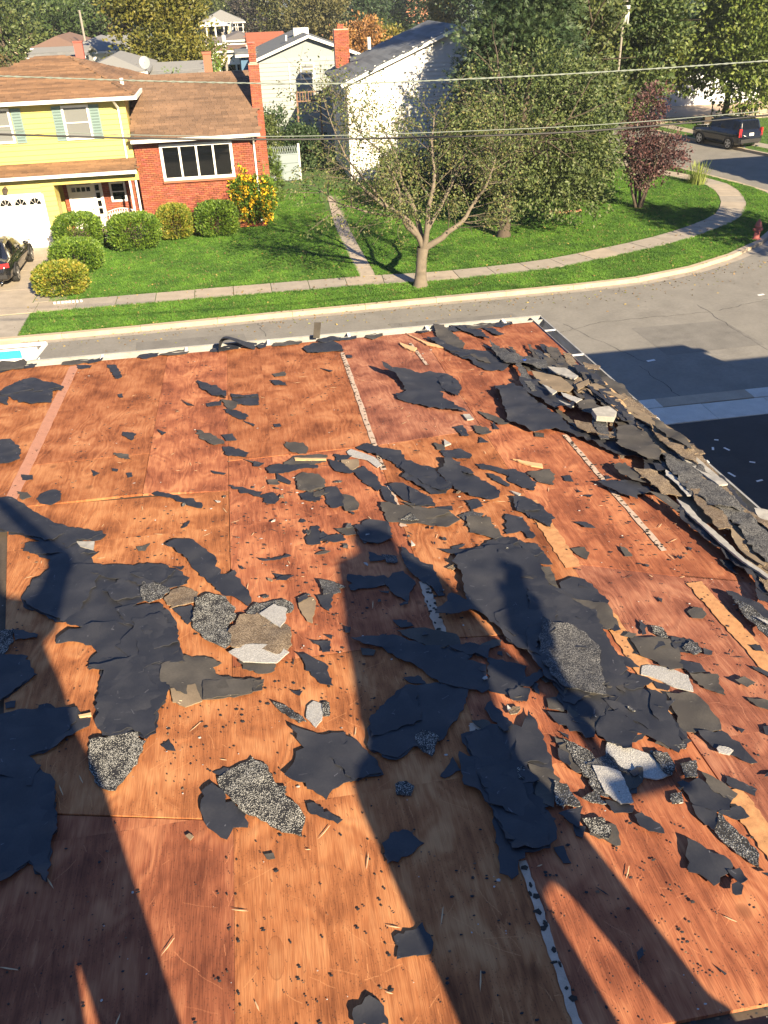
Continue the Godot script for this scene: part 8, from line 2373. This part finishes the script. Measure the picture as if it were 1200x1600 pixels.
func scraps_c() -> void:
	var p: Node3D
	scrap("G", "small thin speckled shingle bit close left of the white fragment", 1.0, 0.9, [-13.2, 306.5, -7.1, 303.7, 2.0, 290.7, -2.0, 290.8, -8.5, 298.8])
	scrap("G", "small long speckled shingle bit close right of the white fragment", 1.0, 0.7, [10.3, 302.4, 13.8, 301.6, 12.9, 292.8, 9.9, 293.4])
	scrap("W", "medium chunky white shingle bit above the dark fan-shaped sheet", 1.0, 0.3, [3.0, 301.6, 6.3, 304.7, 10.2, 301.6, 10.2, 296.4, 9.1, 290.7, 5.7, 286.3, 1.8, 293.7])
	scrap("F", "tiny three-cornered black felt scrap close above left of the white fragment", 1.0, 0.6, [-3.9, 314.0, 1.8, 312.8, -0.0, 309.2])
	scrap("B", "small angular brown-grey felt scrap left of the white fragment", 7.0, 0.7, [-21.8, 324.3, -16.5, 324.8, -17.8, 317.0, -22.0, 316.3])
	scrap("B", "small angular brown-grey felt scrap left of the long torn sheet above centre", 1.0, 0.7, [34.3, 340.7, 41.7, 337.3, 40.0, 333.2, 34.5, 334.3])
	scrap("F", "medium long black felt scrap below the squarish felt piece", 7.0, 1.1, [85.2, 282.2, 89.6, 286.6, 94.9, 269.3, 89.8, 264.1])
	scrap("B", "small long brown-grey felt scrap below the squarish felt piece", 7.0, 0.8, [77.2, 275.1, 84.1, 274.4, 89.5, 264.8, 84.8, 262.3])
	scrap("F", "squarish black felt piece in the middle with clean edges", 1.0, 0.6, [97.1, 319.3, 114.3, 308.3, 109.3, 295.6, 104.2, 283.5, 100.0, 286.3, 98.1, 290.4, 91.0, 293.7])
	scrap("F", "medium chunky black felt scrap below the squarish felt piece", 7.0, 1.4, [105.1, 277.3, 106.1, 266.2, 105.2, 244.3, 103.5, 242.7, 99.0, 244.8, 86.2, 245.1, 95.7, 262.1])
	scrap("B", "small angular brown-grey felt scrap well above right of the humped black sheet in the middle", 1.0, 0.9, [174.4, 409.5, 182.9, 408.3, 183.1, 401.1, 179.5, 395.8, 175.4, 402.9])
	scrap("F", "small long black felt scrap well below the white block", 1.0, 0.8, [187.8, 439.9, 194.2, 437.9, 198.0, 429.1, 191.6, 431.2])
	scrap("B", "small long brown-grey felt scrap well below left of the grey sloping sheet", 1.0, 0.8, [203.9, 406.0, 207.2, 400.6, 207.3, 393.1, 203.0, 394.1])
	scrap("F", "tiny three-cornered black felt scrap below the grey sloping sheet", 1.0, 0.6, [243.6, 396.0, 245.9, 393.7, 243.1, 391.1])
	scrap("F", "tiny three-cornered black felt scrap below left of the grey sloping sheet", 1.0, 0.6, [232.4, 387.3, 235.0, 384.3, 232.7, 382.4])
	scrap("F", "tiny three-cornered black felt scrap well above the small speckled fan", 1.0, 0.6, [210.1, 382.8, 212.7, 381.0, 210.2, 379.9])
	scrap("B", "small chunky brown-grey felt scrap above right of the small speckled fan", 1.0, 0.8, [212.7, 334.1, 217.9, 337.0, 221.9, 335.1, 221.5, 329.2, 217.3, 326.2, 212.8, 328.1])
	scrap("F", "tiny three-cornered black felt scrap above the small speckled fan", 1.0, 0.6, [202.8, 349.7, 205.2, 348.1, 203.0, 344.8])
	scrap("B", "large jagged brown-grey felt scrap above the sparkling grey panel", 7.0, 1.5, [146.0, 362.6, 153.9, 358.7, 164.7, 354.2, 172.6, 346.2, 171.4, 325.8, 156.9, 330.9, 151.2, 337.9, 156.9, 343.6, 151.1, 340.9, 148.9, 351.5])
	scrap("F", "large jagged black felt scrap above the sparkling grey panel", 1.0, 1.3, [154.3, 373.6, 164.6, 379.1, 170.0, 374.5, 173.5, 363.7, 175.1, 350.6, 171.9, 347.2, 166.6, 352.5, 157.4, 354.5, 153.0, 362.9])
	scrap("F", "medium chunky black felt scrap above right of the sparkling grey panel", 13.0, 1.0, [151.9, 339.9, 162.5, 345.5, 170.0, 342.9, 169.6, 336.0, 171.0, 325.1, 157.6, 329.9])
	scrap("F", "large thin black felt scrap close left of the sparkling grey panel", 25.0, 1.8, [123.9, 336.6, 132.8, 336.6, 127.4, 317.4, 126.9, 287.4, 124.8, 284.7, 119.4, 297.0, 116.8, 316.2])
	scrap("B", "medium chunky brown-grey felt scrap below the sparkling grey panel", 7.0, 1.2, [126.1, 286.5, 134.2, 281.0, 141.1, 274.2, 139.9, 268.5, 130.4, 257.7, 125.3, 263.0, 122.0, 270.8])
	scrap("K", "large sparkling grey granule panel right of the middle", 19.0, 2.2, [133.2, 341.2, 137.9, 334.4, 146.7, 332.5, 151.7, 323.8, 154.1, 312.4, 149.7, 301.2, 146.8, 288.7, 142.6, 275.5, 133.9, 280.4, 125.6, 286.8, 122.7, 297.0, 121.3, 309.0, 125.1, 322.3])
	scrap("F", "medium long black felt scrap above the long white tab", 7.0, 1.1, [141.7, 275.6, 149.3, 271.0, 157.1, 264.9, 156.0, 258.0, 159.9, 253.0, 153.7, 252.9, 149.1, 260.8])
	scrap("F", "medium jagged black felt scrap above left of the long white tab", 7.0, 1.2, [130.9, 259.0, 139.9, 268.5, 146.2, 268.7, 149.1, 260.8, 149.6, 255.1, 141.5, 243.3, 132.5, 250.5, 130.3, 255.0])
	scrap("F", "medium long black felt scrap below the white tab on the right", 7.0, 1.4, [164.6, 276.9, 171.8, 273.8, 167.6, 262.7, 167.3, 251.4, 168.0, 244.5, 165.5, 243.6, 162.7, 252.4, 159.7, 261.5])
	scrap("B", "large jagged brown-grey felt scrap below right of the white tab on the right", 1.0, 1.2, [172.2, 274.4, 185.8, 271.5, 187.4, 262.2, 188.0, 253.4, 185.6, 246.9, 173.9, 248.0, 168.6, 249.7, 170.2, 261.4])
	scrap("F", "medium chunky black felt scrap well right of the long white tab", 1.0, 1.1, [174.8, 247.8, 185.6, 246.9, 187.0, 243.9, 189.4, 235.4, 191.1, 226.1, 184.1, 231.3, 176.8, 238.0])
	scrap("B", "large jagged brown-grey felt scrap close left of the small speckled fan", 1.0, 1.4, [174.8, 324.0, 180.3, 316.3, 187.4, 316.6, 193.0, 313.5, 194.1, 306.1, 192.0, 299.5, 188.5, 290.1, 181.7, 289.9, 178.5, 297.3, 172.3, 303.8, 172.8, 312.5])
	scrap("F", "small thin black felt scrap above left of the small speckled fan", 1.0, 0.9, [184.3, 333.4, 185.6, 328.3, 183.2, 320.3, 180.7, 319.9])
	scrap("G", "small angular speckled shingle bit close above left of the small speckled fan", 1.0, 0.8, [188.1, 325.8, 193.2, 323.8, 193.3, 315.3, 189.2, 315.3, 186.8, 320.4])
	scrap("F", "medium chunky black felt scrap above right of the white tab on the right", 1.0, 0.9, [194.0, 314.2, 202.6, 311.4, 204.3, 305.6, 199.0, 299.7, 193.6, 302.7, 191.5, 306.6])
	scrap("G", "small angular speckled shingle bit close right of the small speckled fan", 7.0, 0.8, [195.3, 305.1, 201.2, 308.8, 204.7, 306.6, 203.9, 300.5, 198.2, 298.3])
	scrap("F", "tiny angular black felt scrap right of the small speckled fan", 1.0, 0.6, [205.7, 302.7, 209.6, 300.1, 207.7, 297.5, 204.2, 298.6])
	scrap("F", "small angular black felt scrap close below left of the white tab on the right", 1.0, 0.7, [170.6, 285.0, 176.8, 279.7, 174.5, 277.0, 170.2, 279.5])
	scrap("W", "white granule tab on the right, below brown-grey backing", 1.0, 0.3, [170.3, 296.5, 173.7, 296.6, 183.5, 291.2, 188.9, 285.1, 185.9, 273.8, 178.5, 278.5, 171.6, 287.2, 167.0, 290.6])
	scrap("F", "small angular black felt scrap close below right of the small speckled fan", 2.2, 0.8, [186.9, 293.6, 191.8, 296.8, 198.5, 292.0, 198.8, 286.1, 190.0, 286.3])
	scrap("B", "medium angular brown-grey felt scrap right of the white tab on the right", 1.0, 1.0, [189.7, 285.7, 202.4, 282.2, 198.7, 267.3, 191.9, 274.9, 189.9, 281.7])
	scrap("B", "small angular brown-grey felt scrap well right of the white tab on the right", 1.0, 0.8, [208.0, 264.6, 216.8, 261.2, 215.4, 253.4, 209.2, 259.1])
	scrap("F", "tiny long black felt scrap well right of the small speckled fan", 1.0, 0.7, [221.7, 284.7, 225.3, 283.1, 228.1, 278.4, 226.4, 275.5])
	scrap("F", "tiny angular black felt scrap well right of the white tab on the right", 1.0, 0.7, [229.9, 300.1, 234.6, 299.1, 233.9, 294.0, 230.3, 295.6])
	scrap("F", "tiny three-cornered black felt scrap well below right of the white tab on the right", 1.0, 0.6, [193.4, 248.0, 196.1, 245.4, 193.7, 243.9])
	scrap("F", "tiny angular black felt scrap well below right of the white tab on the right", 1.0, 0.7, [205.0, 245.6, 209.1, 245.5, 205.4, 239.4, 203.4, 241.2])
	scrap("F", "small long black felt scrap left of the white tab on the right", 7.0, 0.8, [159.1, 307.6, 165.4, 303.6, 168.5, 295.3, 164.1, 295.4, 159.6, 300.6])
	scrap("B", "small long brown-grey felt scrap right of the sparkling grey panel", 7.0, 1.1, [149.1, 299.5, 154.8, 299.9, 154.7, 291.7, 155.3, 285.1, 153.2, 277.7, 151.1, 282.8, 150.3, 294.2])
	scrap("F", "small long black felt scrap right of the squarish felt piece", 1.0, 0.8, [111.3, 298.4, 115.3, 297.5, 113.9, 286.7, 112.4, 288.6])
	scrap("B", "small angular brown-grey felt scrap below the sparkling grey panel", 1.0, 0.8, [116.2, 283.9, 124.4, 283.0, 121.3, 273.1, 114.8, 276.7])
	scrap("F", "medium long black felt scrap below the sparkling grey panel", 7.6, 1.0, [113.3, 274.0, 122.0, 270.7, 127.7, 263.8, 130.4, 257.6, 128.4, 253.9, 121.9, 259.4, 115.8, 264.9])
	scrap("F", "tiny long black felt scrap above left of the tilted short white tab", 1.0, 0.7, [114.7, 261.6, 118.0, 258.2, 117.1, 255.6])
	scrap("F", "small chunky black felt scrap below right of the grey sloping sheet", 1.0, 0.9, [254.4, 377.4, 264.0, 375.2, 262.9, 370.7, 257.6, 368.4, 257.2, 360.4, 254.7, 367.9])
	scrap("B", "medium long brown-grey felt scrap above left of the tilted short white tab", 1.0, 1.1, [111.0, 258.2, 116.1, 254.5, 117.1, 246.3, 116.7, 235.0, 113.2, 235.7, 111.3, 243.7])
	scrap("G", "medium long speckled shingle bit close above left of the tilted short white tab", 5.2, 1.4, [114.2, 256.4, 119.9, 250.0, 124.0, 245.3, 126.3, 236.4, 125.5, 227.4, 121.2, 220.1, 117.0, 223.7, 115.6, 238.5])
	scrap("G", "small angular speckled shingle bit close right of the long white tab", 1.0, 0.7, [148.5, 241.2, 153.9, 240.1, 156.0, 232.0, 149.4, 234.6])
	scrap("G", "small angular speckled shingle bit above right of the tilted short white tab", 9.5, 0.9, [149.6, 239.6, 155.2, 237.6, 155.4, 230.0, 151.6, 225.2, 149.3, 229.4])
	scrap("W", "long white granule tab lying lower right, pointed towards the right", 1.0, 0.3, [132.9, 250.2, 138.5, 247.8, 147.4, 240.9, 154.7, 232.5, 152.6, 227.0, 144.8, 225.6, 135.5, 230.5, 128.4, 237.9, 130.4, 245.5])
	scrap("G", "small angular speckled shingle bit above right of the long white tab", 7.0, 0.7, [157.8, 248.6, 163.1, 246.8, 165.9, 242.2, 164.8, 239.2, 158.9, 242.4])
	scrap("F", "small angular black felt scrap close below right of the tilted short white tab", 1.0, 0.8, [119.5, 219.3, 125.5, 217.2, 130.0, 214.6, 127.7, 210.9, 120.7, 212.3])
	scrap("F", "small long black felt scrap close right of the tilted short white tab", 1.0, 0.9, [131.5, 234.8, 136.5, 232.8, 133.7, 219.9, 131.1, 220.4])
	scrap("W", "short tilted white tab propped on speckled shingle", 13.7, 0.3, [121.0, 237.6, 127.3, 235.3, 131.5, 231.7, 130.1, 215.2, 124.6, 215.4, 120.6, 222.2])
	p = scrap("F", "large jagged black felt scrap close above the felt over the lower joint", 7.0, 2.2, [66.7, 256.1, 74.7, 250.5, 94.6, 244.6, 93.9, 233.6, 90.4, 227.2, 95.0, 216.1, 94.8, 208.0, 89.3, 199.8, 79.2, 200.3, 75.5, 196.5, 71.0, 190.2, 66.9, 193.1, 70.3, 209.7, 72.6, 222.2, 70.1, 233.1, 64.3, 237.8, 65.6, 248.6])
	scrap("F", "", 11.5, 1.2, [67.5, 254.8, 75.1, 249.6, 79.2, 249.5, 88.3, 229.7, 71.1, 227.7, 70.5, 234.0, 65.1, 237.6, 65.8, 248.0], Vector3.ZERO, p)
	p = scrap("F", "large chunky black felt scrap close above right of the felt over the lower joint", 13.0, 1.6, [72.6, 242.8, 88.2, 237.8, 88.4, 225.3, 92.7, 209.5, 89.6, 200.7, 74.6, 202.2, 72.8, 218.3])
	scrap("F", "", 17.5, 1.2, [73.3, 242.5, 88.1, 236.7, 88.1, 225.7, 92.3, 210.3, 91.6, 209.2, 72.3, 225.5], Vector3.ZERO, p)
	scrap("B", "medium chunky brown-grey felt scrap above right of the felt over the lower joint", 7.0, 1.2, [94.6, 244.6, 102.1, 241.1, 105.1, 233.1, 97.3, 219.0, 90.7, 223.7, 95.2, 233.3])
	scrap("G", "tiny long speckled shingle bit above the felt over the lower joint", 13.0, 0.7, [88.9, 242.3, 92.5, 242.5, 90.3, 235.6, 87.7, 236.1])
	scrap("G", "small angular speckled shingle bit left of the tilted short white tab", 13.0, 0.9, [101.6, 231.5, 106.6, 229.6, 108.2, 217.1, 98.9, 219.8])
	scrap("P", "tiny three-cornered white paint chip above left of the small speckled piece", 1.0, 0.3, [101.2, 223.0, 104.2, 222.0, 101.3, 218.7])
	scrap("F", "small long black felt scrap below left of the small speckled piece", 1.0, 0.7, [91.2, 201.4, 95.2, 201.4, 95.4, 193.1, 92.4, 193.7])
	scrap("F", "tiny angular black felt scrap close left of the small speckled piece", 1.0, 0.7, [102.3, 210.2, 106.8, 207.7, 103.6, 202.8, 101.6, 204.8])
	scrap("G", "small angular speckled shingle bit below the tilted short white tab", 1.0, 0.8, [106.9, 211.8, 114.8, 211.0, 116.1, 204.3, 113.1, 200.2, 108.1, 204.3])
	scrap("F", "small angular black felt scrap close above left of the dark speckled strip", 1.0, 0.9, [152.8, 210.1, 161.2, 205.0, 155.6, 195.6, 152.2, 203.5])

func scraps_d() -> void:
	var p: Node3D
	scrap("F", "medium chunky black felt scrap above the dark speckled strip", 1.0, 1.0, [152.5, 222.3, 162.2, 223.0, 165.7, 216.1, 169.3, 208.4, 166.2, 204.0, 160.0, 205.3, 154.0, 209.8])
	scrap("B", "small long brown-grey felt scrap above the dark speckled strip", 1.0, 0.9, [164.7, 225.2, 169.5, 220.6, 174.0, 211.8, 169.3, 208.4, 164.4, 216.3])
	scrap("G", "small angular speckled shingle bit right of the long white tab", 1.0, 0.7, [158.7, 232.1, 166.2, 232.4, 162.6, 223.8, 156.9, 224.1])
	scrap("G", "medium long speckled shingle bit close right of the dark speckled strip", 1.0, 1.2, [161.9, 204.9, 163.9, 194.8, 166.4, 185.0, 163.3, 177.5, 158.5, 185.1, 155.3, 196.5])
	scrap("G", "tiny angular speckled shingle bit below right of the long white tab", 1.0, 0.7, [147.2, 217.2, 152.0, 217.1, 150.4, 212.2, 145.6, 212.4])
	scrap("F", "small long black felt scrap above the dark speckled strip", 1.0, 0.8, [174.1, 222.4, 178.2, 218.0, 183.0, 212.6, 180.5, 209.6, 173.0, 216.4])
	scrap("F", "medium jagged black felt scrap close below the lone scrap at lower right", 1.0, 1.1, [142.8, 194.3, 148.5, 188.6, 153.0, 184.7, 154.4, 180.0, 150.3, 177.2, 143.0, 173.1, 141.2, 176.9, 136.7, 180.6])
	scrap("F", "small angular black felt scrap below right of the lone scrap at lower right", 1.0, 0.7, [151.0, 178.5, 156.1, 178.5, 156.4, 173.2, 152.4, 171.9])
	scrap("F", "medium chunky black felt scrap well above the lone scrap at the bottom", 1.0, 0.9, [25.5, 216.0, 31.6, 221.1, 36.7, 220.1, 42.1, 213.3, 33.9, 208.2, 26.0, 206.2])
	scrap("F", "lone shaded black felt scrap on bare plywood near the bottom", 1.0, 0.9, [23.2, 175.9, 31.6, 177.4, 34.4, 179.5, 36.6, 170.8, 34.6, 167.0, 22.8, 167.4, 24.2, 172.0])
	scrap("F", "small angular black felt scrap below right of the shaded felt sheet in the middle", 1.0, 0.8, [55.7, 245.6, 63.6, 255.3, 65.3, 247.3, 57.5, 244.3])
	scrap("G", "small angular speckled shingle bit below the shaded felt sheet in the middle", 1.0, 0.7, [35.9, 245.0, 41.0, 245.8, 43.8, 242.5, 41.5, 237.6, 35.5, 238.8])
	scrap("F", "tiny thin black felt scrap well below the lone scrap at lower right", 1.0, 0.6, [128.9, 144.3, 130.9, 141.6, 130.1, 141.2])
	scrap("F", "small angular black felt scrap above left of the speckled shingle at lower left", 1.0, 0.8, [-41.5, 268.2, -36.6, 270.0, -31.0, 267.9, -36.6, 263.4])
	scrap("F", "medium jagged black felt scrap below left of the speckled shingle at lower left", 1.0, 1.3, [-46.1, 257.1, -41.4, 260.7, -36.6, 255.2, -31.3, 246.2, -27.4, 242.0, -26.9, 234.4, -32.7, 235.5, -35.3, 229.9, -43.1, 237.6, -46.2, 246.6])
	scrap("G", "large black and white speckled shingle at lower left, long and tapering", 1.0, 1.8, [-39.4, 264.0, -31.0, 268.9, -23.9, 273.3, -17.1, 265.1, -14.7, 256.2, -8.6, 244.2, -3.3, 234.6, -5.4, 224.9, -13.5, 229.3, -23.5, 239.5, -28.7, 242.2, -33.9, 251.1, -38.0, 257.3])
	scrap("F", "small long black felt scrap below the dark fan-shaped sheet", 1.0, 0.9, [-2.1, 242.0, 1.9, 241.2, 7.9, 234.1, 11.7, 230.8, 9.3, 229.3, 2.6, 234.3, -1.8, 237.7])
	scrap("F", "small angular black felt scrap well below left of the lone scrap at the bottom", 1.0, 0.8, [5.7, 152.6, 11.6, 156.3, 15.8, 151.8, 16.3, 145.3, 5.1, 147.4])
	scrap("B", "tiny angular brown-grey felt scrap below the speckled shingle at lower left", 1.0, 0.6, [-21.0, 220.2, -17.2, 220.1, -16.7, 217.4, -19.8, 217.6])
	scrap("S", "tiny angular smooth tan scrap below left of the speckled shingle at lower left", 1.0, 0.3, [-52.0, 235.3, -50.5, 236.3, -48.7, 234.5, -50.0, 232.8])
	scrap("L", "small long pale wood splinter well right of the sheet ending at a rounded tip", 1.0, 0.3, [176.5, 537.1, 194.8, 525.2, 193.5, 519.0, 186.2, 523.7])
	scrap("F", "medium chunky black felt scrap right of the sheet ending at a rounded tip", 1.0, 1.5, [171.6, 523.7, 178.5, 514.8, 180.7, 497.1, 175.8, 486.8, 169.2, 494.9, 163.3, 506.4])
	scrap("B", "medium angular brown-grey felt scrap well below left of the white block", 1.0, 1.1, [180.0, 514.5, 197.9, 515.4, 197.0, 503.3, 191.2, 491.2, 183.2, 499.9])
	scrap("F", "small angular black felt scrap below left of the white block", 1.0, 0.8, [202.6, 503.7, 208.3, 504.0, 207.7, 493.9, 202.2, 495.9])
	scrap("P", "tiny long white paint chip right of the sheet ending at a rounded tip", 1.0, 0.3, [160.1, 490.6, 165.9, 484.3, 163.5, 481.7])
	scrap("F", "medium angular black felt scrap right of the sheet ending at a rounded tip", 7.0, 1.1, [164.6, 480.3, 170.2, 469.6, 171.1, 458.8, 161.1, 459.7, 156.9, 465.2])
	scrap("F", "tiny long black felt scrap below the white block", 1.0, 0.6, [205.2, 482.9, 207.8, 477.4, 205.0, 478.1])
	scrap("F", "tiny three-cornered black felt scrap below the white block", 1.0, 0.7, [206.8, 472.9, 213.4, 472.2, 209.9, 469.0])
	scrap("B", "small angular brown-grey felt scrap left of the white block", 1.0, 0.8, [207.4, 581.3, 214.0, 577.4, 211.4, 569.7, 205.6, 573.2])
	scrap("F", "tiny three-cornered black felt scrap well left of the grey sloping sheet", 1.0, 0.7, [232.3, 498.1, 236.1, 493.7, 230.5, 491.7])
	scrap("F", "large long black felt scrap in the heap left of the white block", 20.0, 3.1, [202.9, 683.1, 218.7, 679.9, 224.9, 662.0, 228.1, 630.7, 236.1, 600.2, 235.1, 582.6, 243.7, 563.3, 261.1, 550.6, 259.6, 538.9, 276.8, 506.2, 270.2, 509.6, 255.3, 520.8, 244.3, 542.8, 234.2, 565.7, 223.3, 579.2, 205.8, 579.4, 201.2, 587.0, 191.9, 602.7, 199.7, 648.2])
	scrap("K", "large long weathered shingle strip in the heap right of the felt near the gutter corner", 30.0, 3.1, [231.8, 801.4, 242.0, 757.3, 267.6, 730.8, 260.1, 705.5, 243.8, 722.0, 229.7, 737.2, 225.9, 768.6])
	scrap("S", "large long smooth tan scrap in the heap below right of the blue tag", 60.0, 0.4, [243.3, 701.6, 263.7, 678.7, 265.4, 650.9, 258.4, 642.4, 243.6, 649.0, 240.3, 674.0])
	scrap("P", "medium long white paint chip in the heap right of the blue tag", 70.0, 0.4, [259.1, 703.2, 273.9, 696.0, 277.2, 672.1, 270.8, 665.6, 260.9, 688.0])
	scrap("F", "large long black felt scrap in the heap below right of the blue tag", 40.0, 3.1, [227.3, 688.7, 242.1, 679.0, 248.0, 650.5, 252.1, 614.4, 245.6, 602.0, 235.3, 614.1, 229.3, 640.2, 224.8, 662.0])
	scrap("S", "medium long smooth tan scrap in the heap above left of the white block", 80.0, 0.4, [267.9, 652.8, 283.2, 662.2, 280.3, 652.1, 264.8, 639.4])
	scrap("T", "medium angular tan shingle bit in the heap above the white block", 40.0, 1.4, [297.6, 715.0, 309.2, 701.9, 305.8, 692.2, 293.7, 699.1])
	scrap("B", "medium angular brown-grey felt scrap in the heap above left of the white block", 20.0, 1.6, [293.0, 705.1, 301.0, 691.0, 291.2, 676.5, 286.9, 686.3])
	scrap("B", "large long brown-grey felt scrap in the heap above the white block", 70.0, 2.3, [286.0, 664.1, 301.2, 662.7, 307.2, 639.5, 303.8, 624.9, 297.4, 616.6, 291.4, 638.5, 284.7, 650.9])
	scrap("S", "medium thin smooth tan scrap in the heap close above the white block", 80.0, 0.4, [278.4, 649.9, 286.4, 650.4, 290.1, 631.0, 297.0, 611.6, 291.8, 608.1, 284.1, 630.1, 277.0, 641.3])
	scrap("T", "large thin tan shingle bit in the heap close above right of the white block", 60.0, 3.0, [270.6, 639.1, 284.3, 630.2, 295.7, 612.2, 300.8, 578.0, 294.0, 570.9, 286.4, 586.3, 278.8, 616.7])
	scrap("S", "large thin smooth tan scrap in the heap right of the white block", 80.0, 0.4, [278.0, 592.8, 292.9, 593.5, 299.9, 568.9, 306.1, 537.5, 307.3, 521.2, 303.4, 518.3, 295.2, 536.3, 288.7, 567.4])
	scrap("B", "large angular brown-grey felt scrap in the heap close above left of the white block", 70.0, 1.8, [254.2, 615.9, 269.4, 616.7, 269.2, 597.6, 261.0, 581.5, 252.7, 597.3])
	scrap("P", "small thin white paint chip in the heap below right of the blue tag", 80.0, 0.4, [239.7, 660.5, 246.2, 640.4, 240.3, 634.4])
	scrap("W", "medium long white shingle bit in the heap above left of the white block", 80.0, 0.4, [249.6, 639.5, 260.8, 618.9, 253.3, 613.6, 248.0, 629.7])
	scrap("P", "small thin white paint chip in the heap left of the white block", 80.0, 0.4, [240.6, 621.8, 248.4, 605.3, 243.4, 606.7])
	scrap("T", "large long tan shingle bit in the heap close below left of the white block", 60.0, 2.0, [239.4, 580.7, 249.9, 575.8, 255.7, 559.3, 263.5, 549.0, 258.9, 542.1, 247.2, 551.1, 238.2, 568.1])
	scrap("F", "large long black felt scrap in the heap below right of the white block", 50.0, 2.7, [279.1, 581.6, 290.1, 569.9, 295.4, 543.1, 297.7, 526.5, 285.4, 521.8, 279.9, 547.1])
	scrap("B", "large long brown-grey felt scrap in the heap below right of the white block", 80.0, 2.8, [264.7, 556.5, 278.1, 559.4, 281.4, 535.8, 279.1, 509.3, 271.6, 496.6, 261.5, 506.3, 254.0, 527.0])
	scrap("T", "large long tan shingle bit in the heap above left of the grey sloping sheet", 100.0, 3.0, [287.6, 550.1, 299.1, 530.7, 302.2, 506.6, 292.0, 480.2, 286.8, 492.1, 283.1, 511.4])
	scrap("B", "medium thin brown-grey felt scrap in the heap right of the white block", 120.0, 2.7, [292.2, 556.9, 299.4, 532.0, 300.4, 510.1, 295.2, 496.5, 291.8, 516.2, 288.2, 536.9])
	scrap("K", "large long weathered shingle strip in the heap above the grey sloping sheet", 70.0, 3.1, [278.6, 507.9, 289.0, 509.0, 293.6, 482.6, 293.5, 449.5, 291.8, 417.0, 275.2, 421.0, 269.0, 446.1, 272.3, 484.4])
	scrap("K", "large long weathered shingle strip in the heap below right of the grey sloping sheet", 60.0, 3.1, [271.3, 441.4, 291.1, 436.6, 291.4, 413.3, 292.4, 383.7, 274.7, 354.1, 272.7, 370.9, 275.4, 387.6, 278.4, 408.1, 276.2, 422.6])
	scrap("B", "medium long brown-grey felt scrap in the heap below the white block", 40.0, 1.8, [240.6, 505.6, 250.7, 506.6, 251.1, 485.5, 252.8, 471.8, 243.6, 479.0, 239.6, 491.8])
	scrap("F", "large chunky black felt scrap in the heap left of the grey sloping sheet", 20.0, 1.7, [221.4, 485.1, 245.3, 482.5, 251.9, 469.4, 250.7, 463.3, 241.2, 462.5, 238.1, 455.5, 228.8, 465.5])
	scrap("T", "large long tan shingle bit in the heap well below right of the white block", 50.0, 2.2, [251.5, 493.7, 264.3, 483.6, 265.7, 460.2, 265.6, 447.7, 252.8, 452.3, 251.7, 476.6])
	scrap("W", "medium thin white shingle bit in the heap above left of the grey sloping sheet", 70.0, 0.4, [270.2, 483.2, 273.4, 467.3, 269.0, 443.1, 266.3, 443.7, 267.8, 459.0, 266.6, 475.6])
	scrap("B", "medium long brown-grey felt scrap in the heap left of the grey sloping sheet", 60.0, 1.7, [245.7, 456.8, 253.9, 448.6, 256.7, 435.9, 260.7, 426.3, 251.6, 428.4, 248.7, 443.8])
	scrap("F", "small angular black felt scrap in the heap above left of the grey sloping sheet", 60.0, 1.1, [267.0, 496.6, 274.9, 492.8, 269.0, 483.8, 264.8, 484.9])
	scrap("F", "large thin black felt scrap in the heap below right of the grey sloping sheet", 30.0, 3.1, [255.6, 438.8, 259.7, 426.2, 262.3, 411.7, 263.6, 387.8, 266.1, 367.7, 267.1, 342.7, 260.5, 331.5, 257.0, 342.8, 260.3, 353.0, 257.8, 364.9, 256.4, 384.5, 254.8, 405.4, 252.0, 422.4])
	scrap("P", "medium thin white paint chip in the heap below right of the grey sloping sheet", 60.0, 0.4, [258.7, 442.9, 262.0, 431.7, 260.7, 417.8, 262.0, 403.8, 263.2, 387.9, 263.2, 366.0, 267.7, 346.7, 265.4, 342.9, 260.8, 364.2, 259.0, 385.1, 258.2, 407.4, 256.8, 424.3])
	scrap("S", "medium thin smooth tan scrap in the heap below right of the grey sloping sheet", 70.0, 0.4, [273.5, 402.0, 273.2, 386.4, 267.0, 375.4, 270.5, 367.4, 271.5, 357.8, 269.1, 356.1, 265.8, 368.5, 265.8, 378.1, 268.4, 390.1])
	scrap("F", "medium angular black felt scrap in the heap close below right of the grey sloping sheet", 70.0, 1.3, [268.6, 411.3, 277.0, 416.3, 277.5, 409.2, 270.3, 397.5, 267.3, 403.5])
	scrap("F", "medium long black felt scrap in the heap above right of the small speckled fan", 20.0, 1.8, [239.8, 343.5, 245.7, 340.5, 249.3, 331.4, 254.0, 320.3, 247.9, 310.1, 243.1, 322.7, 240.5, 333.3])
	scrap("G", "medium long speckled shingle bit in the heap right of the small speckled fan", 30.0, 1.9, [240.0, 335.1, 243.1, 327.3, 245.6, 316.9, 248.0, 310.6, 240.2, 297.7, 238.4, 312.7, 237.8, 324.5])
	scrap("W", "tiny long white shingle bit in the heap well right of the small speckled fan", 50.0, 0.4, [241.2, 316.1, 246.1, 310.2, 244.1, 306.9])
	scrap("F", "small angular black felt scrap in the heap well above right of the small speckled fan", 20.0, 1.1, [256.8, 342.2, 265.8, 342.3, 257.1, 327.6, 252.6, 332.7])
